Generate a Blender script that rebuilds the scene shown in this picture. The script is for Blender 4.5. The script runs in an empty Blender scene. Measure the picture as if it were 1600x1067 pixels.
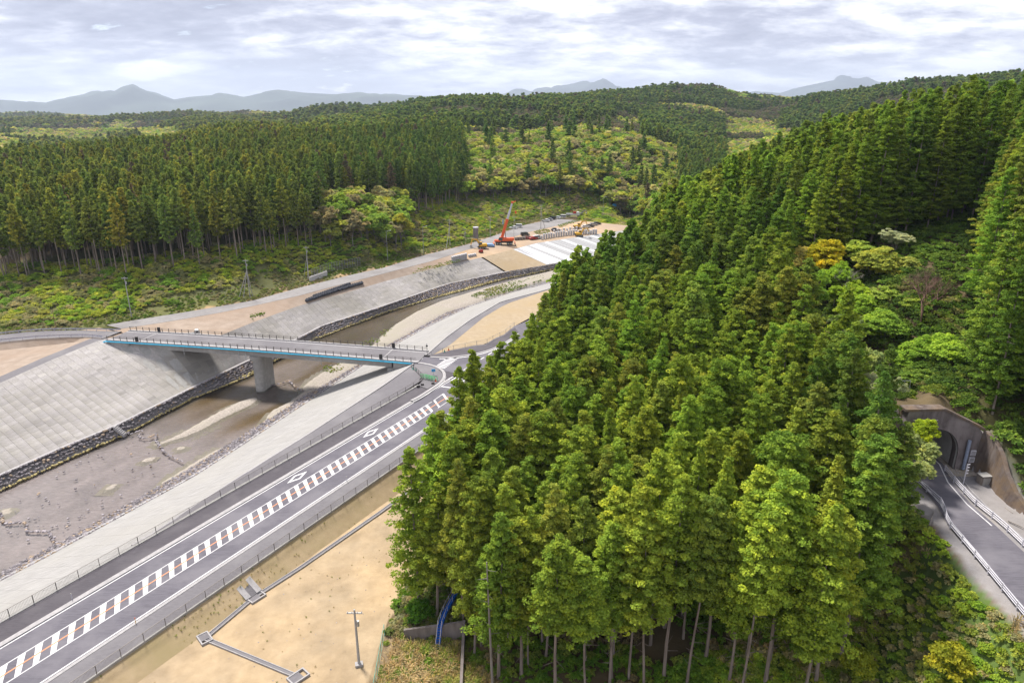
import bpy, bmesh, math, random
import numpy as np
from math import radians, sin, cos, pi, atan2, sqrt, hypot
from mathutils import Vector, Matrix, Euler
random.seed(7); rng = np.random.default_rng(7)
SC = bpy.context.scene
COL = SC.collection
# ---------------------------------------------------------------- camera, sky, sun, exposure
PITCH = 0.324139; CAMZ = 60.0; FOC = 1067.0
cd = bpy.data.cameras.new('camera'); cam = bpy.data.objects.new('camera', cd); COL.objects.link(cam)
cam.location = (0, 0, CAMZ); cam.rotation_euler = (pi/2 - PITCH, 0, 0)
cd.sensor_width = 36; cd.lens = 36*FOC/1600; cd.clip_start = 1; cd.clip_end = 40000
SC.camera = cam
SUN_ELEV, SUN_AZ = radians(60), radians(-38)      # azimuth measured from +Y (ahead) towards +X
W = bpy.data.worlds.new('World'); SC.world = W; W.use_nodes = True
def build_world():
    nt = W.node_tree; N = nt.nodes; L = nt.links; N.clear()
    out = N.new('ShaderNodeOutputWorld')
    sky = N.new('ShaderNodeTexSky'); sky.sky_type = 'NISHITA'; sky.sun_disc = False
    sky.sun_elevation = SUN_ELEV; sky.sun_rotation = SUN_AZ
    bsky = N.new('ShaderNodeBackground'); bsky.inputs[1].default_value = 0.12
    L.new(sky.outputs[0], bsky.inputs[0])
    tc = N.new('ShaderNodeTexCoord'); sep = N.new('ShaderNodeSeparateXYZ'); L.new(tc.outputs['Generated'], sep.inputs[0])
    def M(op, a, b=None, clamp=False):
        m = N.new('ShaderNodeMath'); m.operation = op; m.use_clamp = clamp
        for i, v in enumerate((a, b)):
            if v is None: continue
            if isinstance(v, (int, float)): m.inputs[i].default_value = v
            else: L.new(v, m.inputs[i])
        return m.outputs[0]
    z = M('ADD', M('MAXIMUM', sep.outputs[2], 0.0), 0.20)
    cmb = N.new('ShaderNodeCombineXYZ'); L.new(M('DIVIDE', sep.outputs[0], z), cmb.inputs[0]); L.new(M('DIVIDE', sep.outputs[1], z), cmb.inputs[1])
    def noise(scale, detail, rough, off, dist=0.0):
        mp = N.new('ShaderNodeMapping'); mp.inputs['Location'].default_value = off; mp.inputs['Scale'].default_value = (scale*0.8, scale, 1)
        L.new(cmb.outputs[0], mp.inputs[0])
        n = N.new('ShaderNodeTexNoise'); n.inputs['Scale'].default_value = 1; n.inputs['Detail'].default_value = detail
        n.inputs['Roughness'].default_value = rough+.04; n.inputs['Distortion'].default_value = dist
        L.new(mp.outputs[0], n.inputs['Vector']); return n.outputs['Fac']
    n1 = noise(1.5, 10, 0.56, (3.1, 1.7, 0.3), 0.15); n2 = noise(4.2, 9, 0.6, (7.3, 2.1, 4.0), 0.2); n3 = noise(0.6, 4, 0.5, (1.0, 5.0, 2.0))
    sh = M('ADD', M('ADD', M('MULTIPLY', n1, 0.46), M('MULTIPLY', n2, 0.36)), M('MULTIPLY', n3, 0.18))
    r = N.new('ShaderNodeValToRGB'); L.new(sh, r.inputs[0]); e = r.color_ramp.elements
    e[0].position = 0.42; e[0].color = (0.112, 0.115, 0.148, 1)
    e[1].position = 0.58; e[1].color = (0.40, 0.40, 0.405, 1)
    m = e.new(0.47); m.color = (0.150, 0.154, 0.190, 1)
    m = e.new(0.515); m.color = (0.235, 0.239, 0.268, 1)
    # pale low band where the far clouds merge
    hz = N.new('ShaderNodeMapRange'); hz.inputs['From Min'].default_value = 0.0; hz.inputs['From Max'].default_value = 0.09
    hz.inputs['To Min'].default_value = 0.6; hz.inputs['To Max'].default_value = 0.0; L.new(sep.outputs[2], hz.inputs[0])
    mx = N.new('ShaderNodeMix'); mx.data_type = 'RGBA'; L.new(hz.outputs[0], mx.inputs[0]); L.new(r.outputs[0], mx.inputs[6])
    mx.inputs[7].default_value = (0.235, 0.245, 0.278, 1)
    bc = N.new('ShaderNodeBackground'); L.new(mx.outputs[2], bc.inputs[0]); bc.inputs[1].default_value = 1.0
    cov = N.new('ShaderNodeValToRGB'); L.new(sh, cov.inputs[0]); cov.color_ramp.elements[0].position = 0.30; cov.color_ramp.elements[1].position = 0.40
    # blue gaps only where both layers are thin
    ms = N.new('ShaderNodeMixShader'); L.new(cov.outputs[0], ms.inputs[0]); L.new(bsky.outputs[0], ms.inputs[1]); L.new(bc.outputs[0], ms.inputs[2])
    L.new(ms.outputs[0], out.inputs[0])
build_world()
sd = bpy.data.lights.new('sun', 'SUN'); sd.energy = 2.0; sd.angle = radians(10); sd.color = (1, 0.95, 0.87)
sun = bpy.data.objects.new('sun', sd); COL.objects.link(sun)
_d = Vector((cos(SUN_ELEV)*sin(SUN_AZ), cos(SUN_ELEV)*cos(SUN_AZ), sin(SUN_ELEV)))
sun.rotation_euler = (-_d).to_track_quat('-Z', 'Y').to_euler(); sun.location = (0, 0, 300)
vs = SC.view_settings; SC.display_settings.display_device = 'sRGB'
vs.view_transform = 'Standard'; vs.look = 'None'; vs.exposure = 1.98; vs.gamma = 1.0; vs.use_curve_mapping = False
cy = SC.cycles
cy.max_bounces = 6; cy.diffuse_bounces = 3; cy.glossy_bounces = 2; cy.transmission_bounces = 3; cy.transparent_max_bounces = 8; cy.volume_bounces = 0
cy.sample_clamp_indirect = 4; cy.use_denoising = True
# ---------------------------------------------------------------- surveying: picture ray -> ground position at a known height
SP, CP = sin(PITCH), cos(PITCH)
def at(px, py, z):
    u = (px-800)/FOC; v = (py-533.5)/FOC
    t = (CAMZ-z)/(SP+v*CP)
    return np.array([u*t, (CP-v*SP)*t, z])
def pix(X, Y, Z):
    h = CAMZ-Z; dep = Y*CP+h*SP; dep = np.where(np.abs(dep) < 1e-3, 1e-3, dep)
    return 800+FOC*X/dep, 533.5+FOC*(h*CP-Y*SP)/dep, dep
# river/road frame: s along the road, t to its left
O = np.array([-57.366, 60.556]); DV = np.array([.494283, .869301]); NV = np.array([-DV[1], DV[0]])
def w2st(x, y): dx = np.asarray(x)-O[0]; dy = np.asarray(y)-O[1]; return dx*DV[0]+dy*DV[1], dx*NV[0]+dy*NV[1]
def S(s, t, z=0.0): p = O+s*DV+t*NV; return (p[0], p[1], z)
def zroad(s): return np.clip(0.015*np.asarray(s, float), -2.0, 1.5)
class Rail:
    """a line surveyed as (px, py, z); t(s), z(s) in the road frame, extended beyond its ends"""
    def __init__(self, pts, world=None):
        P = []
        for q in (pts or []):
            w = at(*q); s, t = w2st(w[0], w[1]); P.append((float(s), float(t), q[2]))
        for q in (world or []):
            P.append(q)
        P.sort(); self.P = np.array(P)
    def __call__(self, s):
        P = self.P; s = np.asarray(s, float)
        t = np.interp(s, P[:, 0], P[:, 1]); z = np.interp(s, P[:, 0], P[:, 2])
        k0 = (P[1, 1]-P[0, 1])/(P[1, 0]-P[0, 0]); k1 = (P[-1, 1]-P[-2, 1])/(P[-1, 0]-P[-2, 0])
        k0 = max(-.6, min(.6, k0)); k1 = max(-.8, min(.8, k1))
        t = np.where(s < P[0, 0], P[0, 1]+k0*(s-P[0, 0]), t); t = np.where(s > P[-1, 0], P[-1, 1]+k1*(s-P[-1, 0]), t)
        return t, z
# ---------------------------------------------------------------- materials
def newmat(name):
    m = bpy.data.materials.new(name); m.use_nodes = True; m.node_tree.nodes.clear(); return m
def surf(name, c1, c2, scale=1.0, rough=0.85, detail=6, bump=0.0, bscale=None, stretch=None, c3=None, scale3=0.05, lo=.35, hi=.65, metal=0.0, spec=0.3, tint=None, coord='Object', k=.66):
    c1, c2 = tuple(v*k for v in c1), tuple(v*k for v in c2); c3 = tuple(v*k for v in c3) if c3 else None
    """diffuse-ish surface whose colour wanders between c1 and c2 (fine) and towards c3 (coarse)"""
    m = newmat(name); nt = m.node_tree; N = nt.nodes; L = nt.links
    out = N.new('ShaderNodeOutputMaterial'); b = N.new('ShaderNodeBsdfPrincipled'); L.new(b.outputs[0], out.inputs[0])
    b.inputs['Roughness'].default_value = rough; b.inputs['Metallic'].default_value = metal; b.inputs['Specular IOR Level'].default_value = spec
    tc = N.new('ShaderNodeTexCoord'); vec = tc.outputs[coord]
    if stretch:
        mp = N.new('ShaderNodeMapping'); mp.inputs['Rotation'].default_value = (0, 0, stretch[0]); mp.inputs['Scale'].default_value = stretch[1]
        L.new(vec, mp.inputs[0]); vec = mp.outputs[0]
    def noise(s, d, v):
        n = N.new('ShaderNodeTexNoise'); n.inputs['Scale'].default_value = s; n.inputs['Detail'].default_value = d; n.inputs['Roughness'].default_value = .6
        L.new(v, n.inputs['Vector']); return n.outputs['Fac']
    n = noise(scale, detail, vec)
    r = N.new('ShaderNodeValToRGB'); L.new(n, r.inputs[0]); r.color_ramp.elements[0].position = lo; r.color_ramp.elements[1].position = hi
    r.color_ramp.elements[0].color = (*c1, 1); r.color_ramp.elements[1].color = (*c2, 1); col = r.outputs[0]
    if c3:
        n3 = noise(scale3, 4, tc.outputs[coord]); r3 = N.new('ShaderNodeValToRGB'); L.new(n3, r3.inputs[0]); r3.color_ramp.elements[0].position = .45; r3.color_ramp.elements[1].position = .62
        mx = N.new('ShaderNodeMix'); mx.data_type = 'RGBA'; L.new(r3.outputs[0], mx.inputs[0]); L.new(col, mx.inputs[6]); mx.inputs[7].default_value = (*c3, 1); col = mx.outputs[2]
    if tint:
        a = N.new('ShaderNodeAttribute'); a.attribute_type = tint[0]; a.attribute_name = tint[1]
        mm = N.new('ShaderNodeMix'); mm.data_type = 'RGBA'; mm.blend_type = 'MULTIPLY'; mm.inputs[0].default_value = 1
        L.new(col, mm.inputs[6]); L.new(a.outputs['Color'], mm.inputs[7]); col = mm.outputs[2]
    L.new(col, b.inputs['Base Color'])
    if bump:
        bp = N.new('ShaderNodeBump'); bp.inputs['Strength'].default_value = bump; bp.inputs['Distance'].default_value = .1
        L.new(noise(bscale or scale*3, 5, vec), bp.inputs['Height']); L.new(bp.outputs[0], b.inputs['Normal'])
    return m
def leafmat(name, gain=1.0, transl=0.36):
    """foliage: base colour is the tree's own 'tint', varied leaf clump by leaf clump"""
    m = newmat(name); nt = m.node_tree; N = nt.nodes; L = nt.links
    out = N.new('ShaderNodeOutputMaterial')
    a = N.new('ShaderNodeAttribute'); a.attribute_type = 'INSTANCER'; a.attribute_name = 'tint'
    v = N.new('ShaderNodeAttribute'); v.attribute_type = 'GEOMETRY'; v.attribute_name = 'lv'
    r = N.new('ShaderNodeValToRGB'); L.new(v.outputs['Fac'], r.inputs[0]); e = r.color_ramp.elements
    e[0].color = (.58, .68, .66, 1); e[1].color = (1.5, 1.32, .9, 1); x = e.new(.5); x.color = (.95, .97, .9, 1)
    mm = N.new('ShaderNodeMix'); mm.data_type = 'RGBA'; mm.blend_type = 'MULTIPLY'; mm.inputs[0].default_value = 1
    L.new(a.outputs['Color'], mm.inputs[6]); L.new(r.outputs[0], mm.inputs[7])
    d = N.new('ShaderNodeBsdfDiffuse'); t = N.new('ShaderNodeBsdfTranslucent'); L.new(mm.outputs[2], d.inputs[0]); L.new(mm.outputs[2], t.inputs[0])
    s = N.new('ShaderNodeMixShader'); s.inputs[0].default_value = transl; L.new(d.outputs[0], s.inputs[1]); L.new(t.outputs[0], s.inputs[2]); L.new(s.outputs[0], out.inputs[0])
    return m
def plain(name, c, rough=.5, metal=0.0, spec=.4, var=.12):
    return surf(name, tuple(x*(1-var) for x in c), tuple(min(1, x*(1+var)) for x in c), 1.5, rough, metal=metal, spec=spec, k=.78)
M = {}
def mats():
    ang = -atan2(DV[1], DV[0])
    M['asphalt'] = surf('asphalt', (.13, .122, .146), (.178, .167, .198), 6, .88, c3=(.21, .198, .225), scale3=.16, stretch=(ang, (.10, 1, 1)))
    M['asphalt_dark'] = surf('dark_asphalt', (.088, .079, .093), (.118, .107, .122), 7, .9, c3=(.14, .128, .142), scale3=.12, stretch=(ang, (.15, 1, 1)))
    M['asphalt_grey'] = surf('grey_asphalt', (.18, .17, .185), (.225, .212, .228), 5, .9, c3=(.25, .238, .25), scale3=.1, stretch=(ang, (.3, 1, 1)))
    M['old_road'] = surf('worn_road', (.30, .285, .285), (.37, .35, .345), .8, .92, c3=(.26, .245, .245), scale3=.06)
    M['concrete'] = surf('concrete', (.40, .39, .375), (.52, .505, .485), 1.2, .9, c3=(.38, .37, .36), scale3=.12, bump=.1)
    M['smooth_concrete'] = surf('smooth_concrete', (.43, .42, .405), (.545, .53, .515), .9, .88, c3=(.49, .475, .455), scale3=.07, stretch=(ang, (.25, 2.2, 1)))
    M['block'] = surf('paving_block', (.40, .38, .37), (.51, .485, .475), 2.5, .92, c3=(.38, .36, .33), scale3=.05, tint=('GEOMETRY', 'tint'))
    M['block_single'] = surf('paving_block_single', (.40, .38, .37), (.51, .485, .475), 2.5, .92, c3=(.38, .36, .33), scale3=.05, tint=('OBJECT', 'tint'))
    M['joint'] = surf('joint_mortar', (.36, .35, .335), (.43, .42, .40), 1, .95)
    M['white_paint'] = surf('road_paint', (.66, .64, .66), (.86, .85, .86), 2.2, .7, k=.62, lo=.25, hi=.5)
    M['orange_paint'] = surf('orange_road_paint', (.75, .30, .14), (.85, .38, .2), 3, .7)
    M['kerb'] = surf('kerb_concrete', (.40, .385, .39), (.52, .50, .505), 2, .85)
    M['stone'] = surf('river_stone', (.22, .205, .22), (.46, .43, .43), .9, .9, lo=.38, hi=.62, bump=.3, tint=('INSTANCER', 'tint'))
    M['riprap_bed'] = surf('dark_riprap_bed', (.17, .16, .165), (.27, .255, .255), 2, .95)  # plain dark grey bed under the stones
    M['tan'] = surf('sown_tan_soil', (.42, .325, .21), (.51, .405, .28), .6, .95, c3=(.46, .35, .215), scale3=.06, bump=.1, bscale=1.3)
    M['bank_grass'] = surf('dry_bank_grass', (.46, .345, .20), (.55, .42, .255), .7, .95, c3=(.43, .34, .18), scale3=.10, bump=.3, bscale=2)
    M['dirt'] = surf('bare_dirt', (.35, .27, .21), (.46, .37, .30), .35, .95, c3=(.40, .295, .22), scale3=.035, bump=.2)
    M['sand_yard'] = surf('yard_sand', (.50, .35, .22), (.60, .44, .29), .3, .95, c3=(.45, .34, .25), scale3=.04)
    M['gravel'] = surf('river_gravel', (.33, .29, .25), (.53, .47, .41), 2.2, .95, c3=(.42, .38, .31), scale3=.09, bump=.5, bscale=5)
    M['fence'] = plain('dark_fence_steel', (.15, .135, .125), .5, .5)
    M['rail_white'] = plain('guardrail_white', (.66, .65, .72), .45, .2)
    M['black'] = plain('black_metal', (.03, .026, .026), .5)
    M['blue'] = plain('bright_blue_pipe', (.04, .55, .85), .4)
    M['pole'] = plain('pole_concrete', (.44, .43, .42), .8)
    M['steel'] = plain('galvanised_steel', (.42, .43, .44), .5, .4)
    M['yellow'] = plain('machine_yellow', (.72, .42, .04), .45)
    M['orange'] = plain('crane_orange', (.80, .13, .03), .4)
    M['glass'] = plain('window_glass', (.03, .035, .04), .12, spec=.8)
    M['rubber'] = plain('tyre_rubber', (.02, .02, .02), .8)
    M['white'] = plain('vehicle_white', (.74, .75, .76), .3)
    M['silver'] = plain('vehicle_silver', (.45, .47, .48), .3, .5)
    M['dark_car'] = plain('vehicle_dark', (.05, .055, .06), .3)
    M['red'] = plain('vehicle_red', (.45, .04, .03), .4)
    M['light_lens'] = plain('lamp_lens', (.6, .58, .5), .2)
    M['bark'] = surf('cedar_bark', (.15, .12, .10), (.30, .25, .22), 1.6, .95, stretch=(0, (1, 1, .12)), k=1)
    M['bark_red'] = surf('pine_bark', (.22, .12, .095), (.34, .21, .17), 1.2, .95, stretch=(0, (1, 1, .12)))
    M['bark_pale'] = surf('pale_bark', (.26, .225, .20), (.42, .38, .35), 1.6, .95, stretch=(0, (1, 1, .2)))
    M['leaf'] = leafmat('foliage'); M['leaf_soft'] = leafmat('broad_foliage', transl=.42)
    M['portal'] = surf('weathered_portal_concrete', (.12, .10, .10), (.27, .235, .235), .8, .95, c3=(.33, .29, .29), scale3=.2, bump=.3, stretch=(0, (1.5, 1.5, .35)))
    M['wing'] = surf('mossy_wing_concrete', (.10, .07, .06), (.24, .20, .18), .7, .95, c3=(.22, .155, .105), scale3=.45, bump=.4, stretch=(0, (1.5, 1.5, .35)))
    M['wall_old'] = surf('old_wall_concrete', (.22, .185, .165), (.36, .31, .29), 1.2, .95, bump=.2, stretch=(0, (1.5, 1.5, .3)))
    M['tarp'] = plain('blue_tarp', (.25, .42, .72), .6)
    M['net'] = plain('green_net', (.10, .40, .33), .7)
    M['wood'] = plain('timber', (.30, .20, .12), .85)
    M['lime'] = plain('green_barrier', (.12, .62, .22), .5)
    M['bag'] = plain('black_sandbag', (.06, .065, .085), .85, var=.5)
mats()
# ---------------------------------------------------------------- object helpers
ORG = {}
def meta(o, label=None, cat=None, group=None, kind=None):
    if label: o['label'] = label
    if cat: o['category'] = cat
    if group: o['group'] = group
    if kind: o['kind'] = kind
    return o
def link(name, me, parent=None, loc=None, rot=None, scale=None, **k):
    o = bpy.data.objects.new(name, me); COL.objects.link(o)
    if parent is not None: o.parent = parent
    if loc is not None: o.location = loc
    if rot is not None: o.rotation_euler = rot if hasattr(rot, '__len__') else (0, 0, rot)
    if scale is not None: o.scale = scale
    return meta(o, **k)
def empty(name, loc, rz=0.0, **k):
    o = link(name, None, None, tuple(float(v) for v in loc), rz, **k); o.empty_display_size = .5; ORG[o.name] = np.array(loc, float); return o
def mesh_np(name, V, F, mat=None, attrs=None, smooth=False):
    """V (n,3); F (m,3|4) ints"""
    V = np.asarray(V, np.float32); F = np.asarray(F, np.int32); k = F.shape[1]; me = bpy.data.meshes.new(name)
    me.vertices.add(len(V)); me.vertices.foreach_set('co', V.ravel())
    me.loops.add(F.size); me.loops.foreach_set('vertex_index', F.ravel())
    me.polygons.add(len(F)); me.polygons.foreach_set('loop_start', np.arange(0, F.size, k, dtype=np.int32)); me.polygons.foreach_set('loop_total', np.full(len(F), k, np.int32))
    me.polygons.foreach_set('use_smooth', np.full(len(F), bool(smooth)))
    for an, (ty, dom, arr) in (attrs or {}).items():
        at_ = me.attributes.new(an, ty, dom)
        at_.data.foreach_set('color' if 'COLOR' in ty else ('vector' if ty == 'FLOAT_VECTOR' else 'value'), np.asarray(arr, np.int32 if ty == 'INT' else np.float32).ravel())
    if mat: me.materials.append(mat)
    me.update(); me.validate(); return me
class MB:
    def __init__(self): self.v = []; self.f = []
    def add(self, vs, fs):
        n = len(self.v); self.v += [tuple(map(float, p)) for p in vs]; self.f += [tuple(n+i for i in f) for f in fs]; return self
    def box(self, x0, x1, y0, y1, z0, z1):
        return self.add([(x0, y0, z0), (x1, y0, z0), (x1, y1, z0), (x0, y1, z0), (x0, y0, z1), (x1, y0, z1), (x1, y1, z1), (x0, y1, z1)],
                        [(0, 3, 2, 1), (4, 5, 6, 7), (0, 1, 5, 4), (1, 2, 6, 5), (2, 3, 7, 6), (3, 0, 4, 7)])
    def hexa(self, lo, hi):   # two quads
        return self.add(list(lo)+list(hi), [(0, 3, 2, 1), (4, 5, 6, 7), (0, 1, 5, 4), (1, 2, 6, 5), (2, 3, 7, 6), (3, 0, 4, 7)])
    def tube(self, a, b, r0, r1=None, n=8, cap=True):
        r1 = r0 if r1 is None else r1
        a = Vector(a); b = Vector(b); d = (b-a)
        if d.length < 1e-6: return self
        d.normalize(); u = d.orthogonal().normalized(); w = d.cross(u)
        vs = [a+(u*cos(2*pi*i/n)+w*sin(2*pi*i/n))*r0 for i in range(n)]+[b+(u*cos(2*pi*i/n)+w*sin(2*pi*i/n))*r1 for i in range(n)]
        fs = [(i, (i+1) % n, n+(i+1) % n, n+i) for i in range(n)]
        if cap: fs += [tuple(range(n))[::-1], tuple(range(n, 2*n))]
        return self.add(vs, fs)
    def path(self, pts, r, n=6):
        for i in range(len(pts)-1): self.tube(pts[i], pts[i+1], r if not hasattr(r, '__len__') else r[i], r if not hasattr(r, '__len__') else r[i+1], n)
        return self
    def bar(self, a, b, w, h):      # rectangular bar, w sideways, h vertical
        a = Vector(a); b = Vector(b); d = (b-a).normalized(); s = Vector((-d.y, d.x, 0))
        s = s.normalized()*w/2 if s.length > 1e-6 else Vector((w/2, 0, 0)); u = Vector((0, 0, h/2)) if abs(d.z) < .9 else Vector((0, h/2, 0))
        return self.hexa([a-s-u, a+s-u, a+s+u, a-s+u], [b-s-u, b+s-u, b+s+u, b-s+u])
    def prism(self, prof, x0, x1, axis=1):   # profile in (y?,z) extruded; axis=1: profile (x,z) extruded in y
        n = len(prof)
        A = [(p[0], x0, p[1]) if axis == 1 else (x0, p[0], p[1]) for p in prof]; B = [(p[0], x1, p[1]) if axis == 1 else (x1, p[0], p[1]) for p in prof]
        return self.add(A+B, [tuple(range(n))[::-1], tuple(range(n, 2*n))]+[(i, (i+1) % n, n+(i+1) % n, n+i) for i in range(n)])
    def mesh(self, name, mat, bevel=0.0):
        me = bpy.data.meshes.new(name); me.from_pydata(self.v, [], self.f)
        bm = bmesh.new(); bm.from_mesh(me); bmesh.ops.recalc_face_normals(bm, faces=bm.faces)
        if bevel: bmesh.ops.bevel(bm, geom=list(bm.edges), offset=bevel, segments=2, affect='EDGES', clamp_overlap=True)
        bm.to_mesh(me); bm.free()
        me.materials.append(mat); return me
    def build(self, name, mat, parent=None, bevel=0.0, world=False, **k):
        if world and parent is not None:
            o = ORG[parent.name]; self.v = [(p[0]-o[0], p[1]-o[1], p[2]-o[2]) for p in self.v]
        return link(name, self.mesh(name, mat, bevel), parent, **k)
def part(name, me, parent, p, rot=None, scale=None):
    """a child placed at world point p (its thing's Empty is unrotated)"""
    o = ORG[parent.name]; return link(name, me, parent, (float(p[0]-o[0]), float(p[1]-o[1]), float(p[2]-o[2])), rot, scale)
def loft(name, rA, rB, s0, s1, ds, mat, nt=1, dz=0.0, zfun=None, kind='structure', shape=None):
    """sheet between two rails (callables s -> t, z)"""
    ss = np.arange(s0, s1+ds*.5, ds); tA, zA = rA(ss); tB, zB = rB(ss); k = np.linspace(0, 1, nt+1)
    T = tA[:, None]*(1-k)+tB[:, None]*k; Z = zA[:, None]*(1-k)+zB[:, None]*k+dz
    if shape is not None: Z = Z+shape(ss[:, None], T, k[None, :])
    X = O[0]+ss[:, None]*DV[0]+T*NV[0]; Y = O[1]+ss[:, None]*DV[1]+T*NV[1]
    V = np.stack([X, Y, Z], -1).reshape(-1, 3); n = nt+1
    i, j = np.meshgrid(np.arange(len(ss)-1), np.arange(nt), indexing='ij'); a = (i*n+j).ravel()
    F = np.stack([a, a+n, a+n+1, a+1], 1)
    o = link(name, mesh_np(name, V, F, mat), None, kind=kind); return o
def off(c): # straight offset rail on the road
    return lambda s: (np.full_like(np.asarray(s, float), c), zroad(s))
def shift(r, dt=0.0, dz=0.0): return lambda s: (r(s)[0]+dt, r(s)[1]+dz)
def flat_poly(name, pts, mat, kind='structure', parent=None, thick=0.0):
    bm = bmesh.new(); vs = [bm.verts.new(tuple(map(float, p))) for p in pts]; f = bm.faces.new(vs)
    if f.normal.z < 0: pass
    bm.normal_update()
    if f.normal.z < 0: f.normal_flip()
    bmesh.ops.triangulate(bm, faces=[f]); me = bpy.data.meshes.new(name); bm.to_mesh(me); bm.free(); me.materials.append(mat)
    o = link(name, me, parent)
    if parent is None: o['kind'] = kind
    return o
# ---------------------------------------------------------------- surveyed lines
R_Lw = Rail([(0,767,-10),(120,711,-10),(189,682,-10.1),(300,623,-10.2),(388,588,-10.0),(480,534.7,-8.6),(600,489,-7.9),(669,468,-7.4),(742,448.4,-7.0),(787,436,-6.8),(870,420,-6.6)])
R_Lf = Rail([(0,742,-8),(94,700,-8),(178,666,-8),(300,605.5,-7.9),(382,566,-7.4),(450,536.6,-6.5),(502,509.4,-6.2),(600,477.5,-5.6),(699,443.7,-5.0),(800,423,-4.6),(881,410,-4.4)])
R_Lc = Rail([(0,598.4,1),(80,562.5,1.2),(159.4,530,1.5),(262,539,1.1),(345,524,.3),(395.6,503.5,-.1),(465,478.5,-.4),(502.5,467.8,-.4),(534,459.5,-.4),(600,440,-.3),(637.5,430,-.2),(684,417.8,.0),(712,411.2,.2),(758,401,.5),(838,380,1.2),(905,370,1.3)])
R_Rc = Rail([(311,787,0.3),(412,722,.6),(480,680,.8),(600,602,1.3),(649,567,1.5),(670,551.7,1.5),(699,526,1.5),(735,500,1.4),(782,472,1.2),(846,455,1.0)], world=[(-70, 9.9, -2), (0, 9.9, 0), (25, 10.0, .3)])
R_Rf = Rail([(0,906,-9),(75,867,-9),(300,744.7,-9),(371,699,-9),(416,669,-9),(559,575,-8.6),(604,545,-8.0),(669,509.4,-7.3),(731,479.4,-6.8),(799,457,-6.4),(855,443,-6.1)])
R_Rw = Rail([(0,895,-10),(90,850,-10),(202,787,-10.1),(300,730.6,-10.2),(412,660,-10.1),(480,614,-9.9),(545,574,-9.3),(600,541,-8.7),(697,489,-7.7),(769,468,-7.2),(844,445,-6.9)])
R_Rg = Rail([(675,555,1.5),(703,539,1.5),(755.6,496,1.4),(784,479,1.2),(797,472.8,1.1),(860,452,1.0)])
R_Far = Rail([(0,523,1.3),(73,517,1.4),(131,514,1.5),(206,501,1.5),(300,486,1.5),(394,470,1.5),(469,449.4,1.6),(544,430.6,1.8),(600,418.4,1.8),(662,399,2),(731,382,2),(770,369.4,2),(817,352.5,2),(886,337.5,2),(958,325,2)])
R_Nr = Rail([(190,513.7,1.5),(260,503,1.5),(340,489.4,1.5),(394,478.4,1.5),(469,461.6,1.6),(525,446.6,1.7),(600,427.5,1.8),(675,408,1.9),(728,391,2),(758,384,2),(803,370,2),(833,361,2),(895,348,2),(955,334,2)])
FENCE2 = [at(580+x/6.388, 500+y/6.388, 1.5) for x, y in [(600,350),(700,325),(800,300),(910,278),(1025,255),(1140,242),(1243,178),(1320,150),(1430,60)]]
KERB2 = [at(580+x/6.388, 500+y/6.388, 1.5) for x, y in [(590,365),(720,370),(850,365),(1000,345),(1150,310),(1280,260),(1400,190)]]
f2 = np.array([w2st(p[0], p[1]) for p in FENCE2])
R_f2 = lambda s: (np.interp(s, f2[:, 0], f2[:, 1]), np.full_like(np.asarray(s, float), 1.5))
EAST = np.array([(-8,152),(-1,163),(8,179),(20,197),(36,214),(50,224)], float)
def polydist(P, x, y):
    best = np.full(np.shape(x), 1e9)
    for a, b in zip(P[:-1], P[1:]):
        d = b-a; l = (d**2).sum(); k = np.clip(((x-a[0])*d[0]+(y-a[1])*d[1])/l, 0, 1)
        best = np.minimum(best, np.hypot(x-a[0]-k*d[0], y-a[1]-k*d[1]))
    return best
# ---------------------------------------------------------------- natural ground: smooth surface through surveyed heights
def Wd(px, dep, z):
    return ((px-800)/FOC*dep, (dep-(CAMZ-z)*SP)/CP, z)
ctl = []
for s in np.arange(-120, 420, 14.):
    t, z = R_Far(s); ctl.append(S(s, float(t)+1.5, float(z)-.15)); ctl.append(S(s, float(t)+7, float(z)+.3 if s > 78 else float(z)-.5))
for s in np.arange(-60, 100, 12.):
    ctl.append(S(s, -12.3, -1.75)); ctl.append(S(s, -22, -1.75))
for s in (110, 125, 140, 160): ctl.append(S(s, -10, 1.0))
for p in [(50,440,8),(200,430,9),(300,415,9.5),(400,402,10),(500,385,10),(560,372,11),(620,345,12),(680,335,12),(740,312,12),(820,305,12),(900,300,12),(960,300,11),(1010,300,9)]: ctl.append(tuple(at(*p)))
for p in [(-200,440,9),(-500,450,9)]: ctl.append(tuple(at(*p)))
for p in [(0,320,15),(200,320,16),(400,330,18),(560,380,20),(0,430,18),(200,430,21),(400,440,24),(600,500,28),(700,520,30),(-300,400,18),
          (0,600,3),(200,640,5),(0,1100,18),(120,1200,14),(0,900,8),(150,900,8),(430,650,30),(350,640,33),(230,620,8),(520,650,27),(500,720,32),(100,1900,36),(300,1900,36),(-100,1700,30),(550,950,30),(700,950,54),(850,980,59),(640,1300,54),(450,1500,26),
          (760,560,30),(850,560,34),(950,560,33),(1020,540,24),(1050,520,10),(820,640,30),(900,800,46),(1000,900,42),(1100,700,18),(1150,900,32),(1100,1400,92),(1000,1400,86),(1250,1500,70),(1200,1000,40),(1200,2200,66),
          (1350,1200,90),(1500,1100,102),(1600,1100,106),(1750,1050,106),(1300,700,30),(1420,700,44),(1600,600,60),
          (500,3000,20),(900,3000,60),(1300,3000,80),(0,3500,10),(250,3500,10),(1700,3000,90),(-400,3000,30),(2100,2500,60),(2400,1000,70),(2400,500,50)]: ctl.append(Wd(*p))
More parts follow.
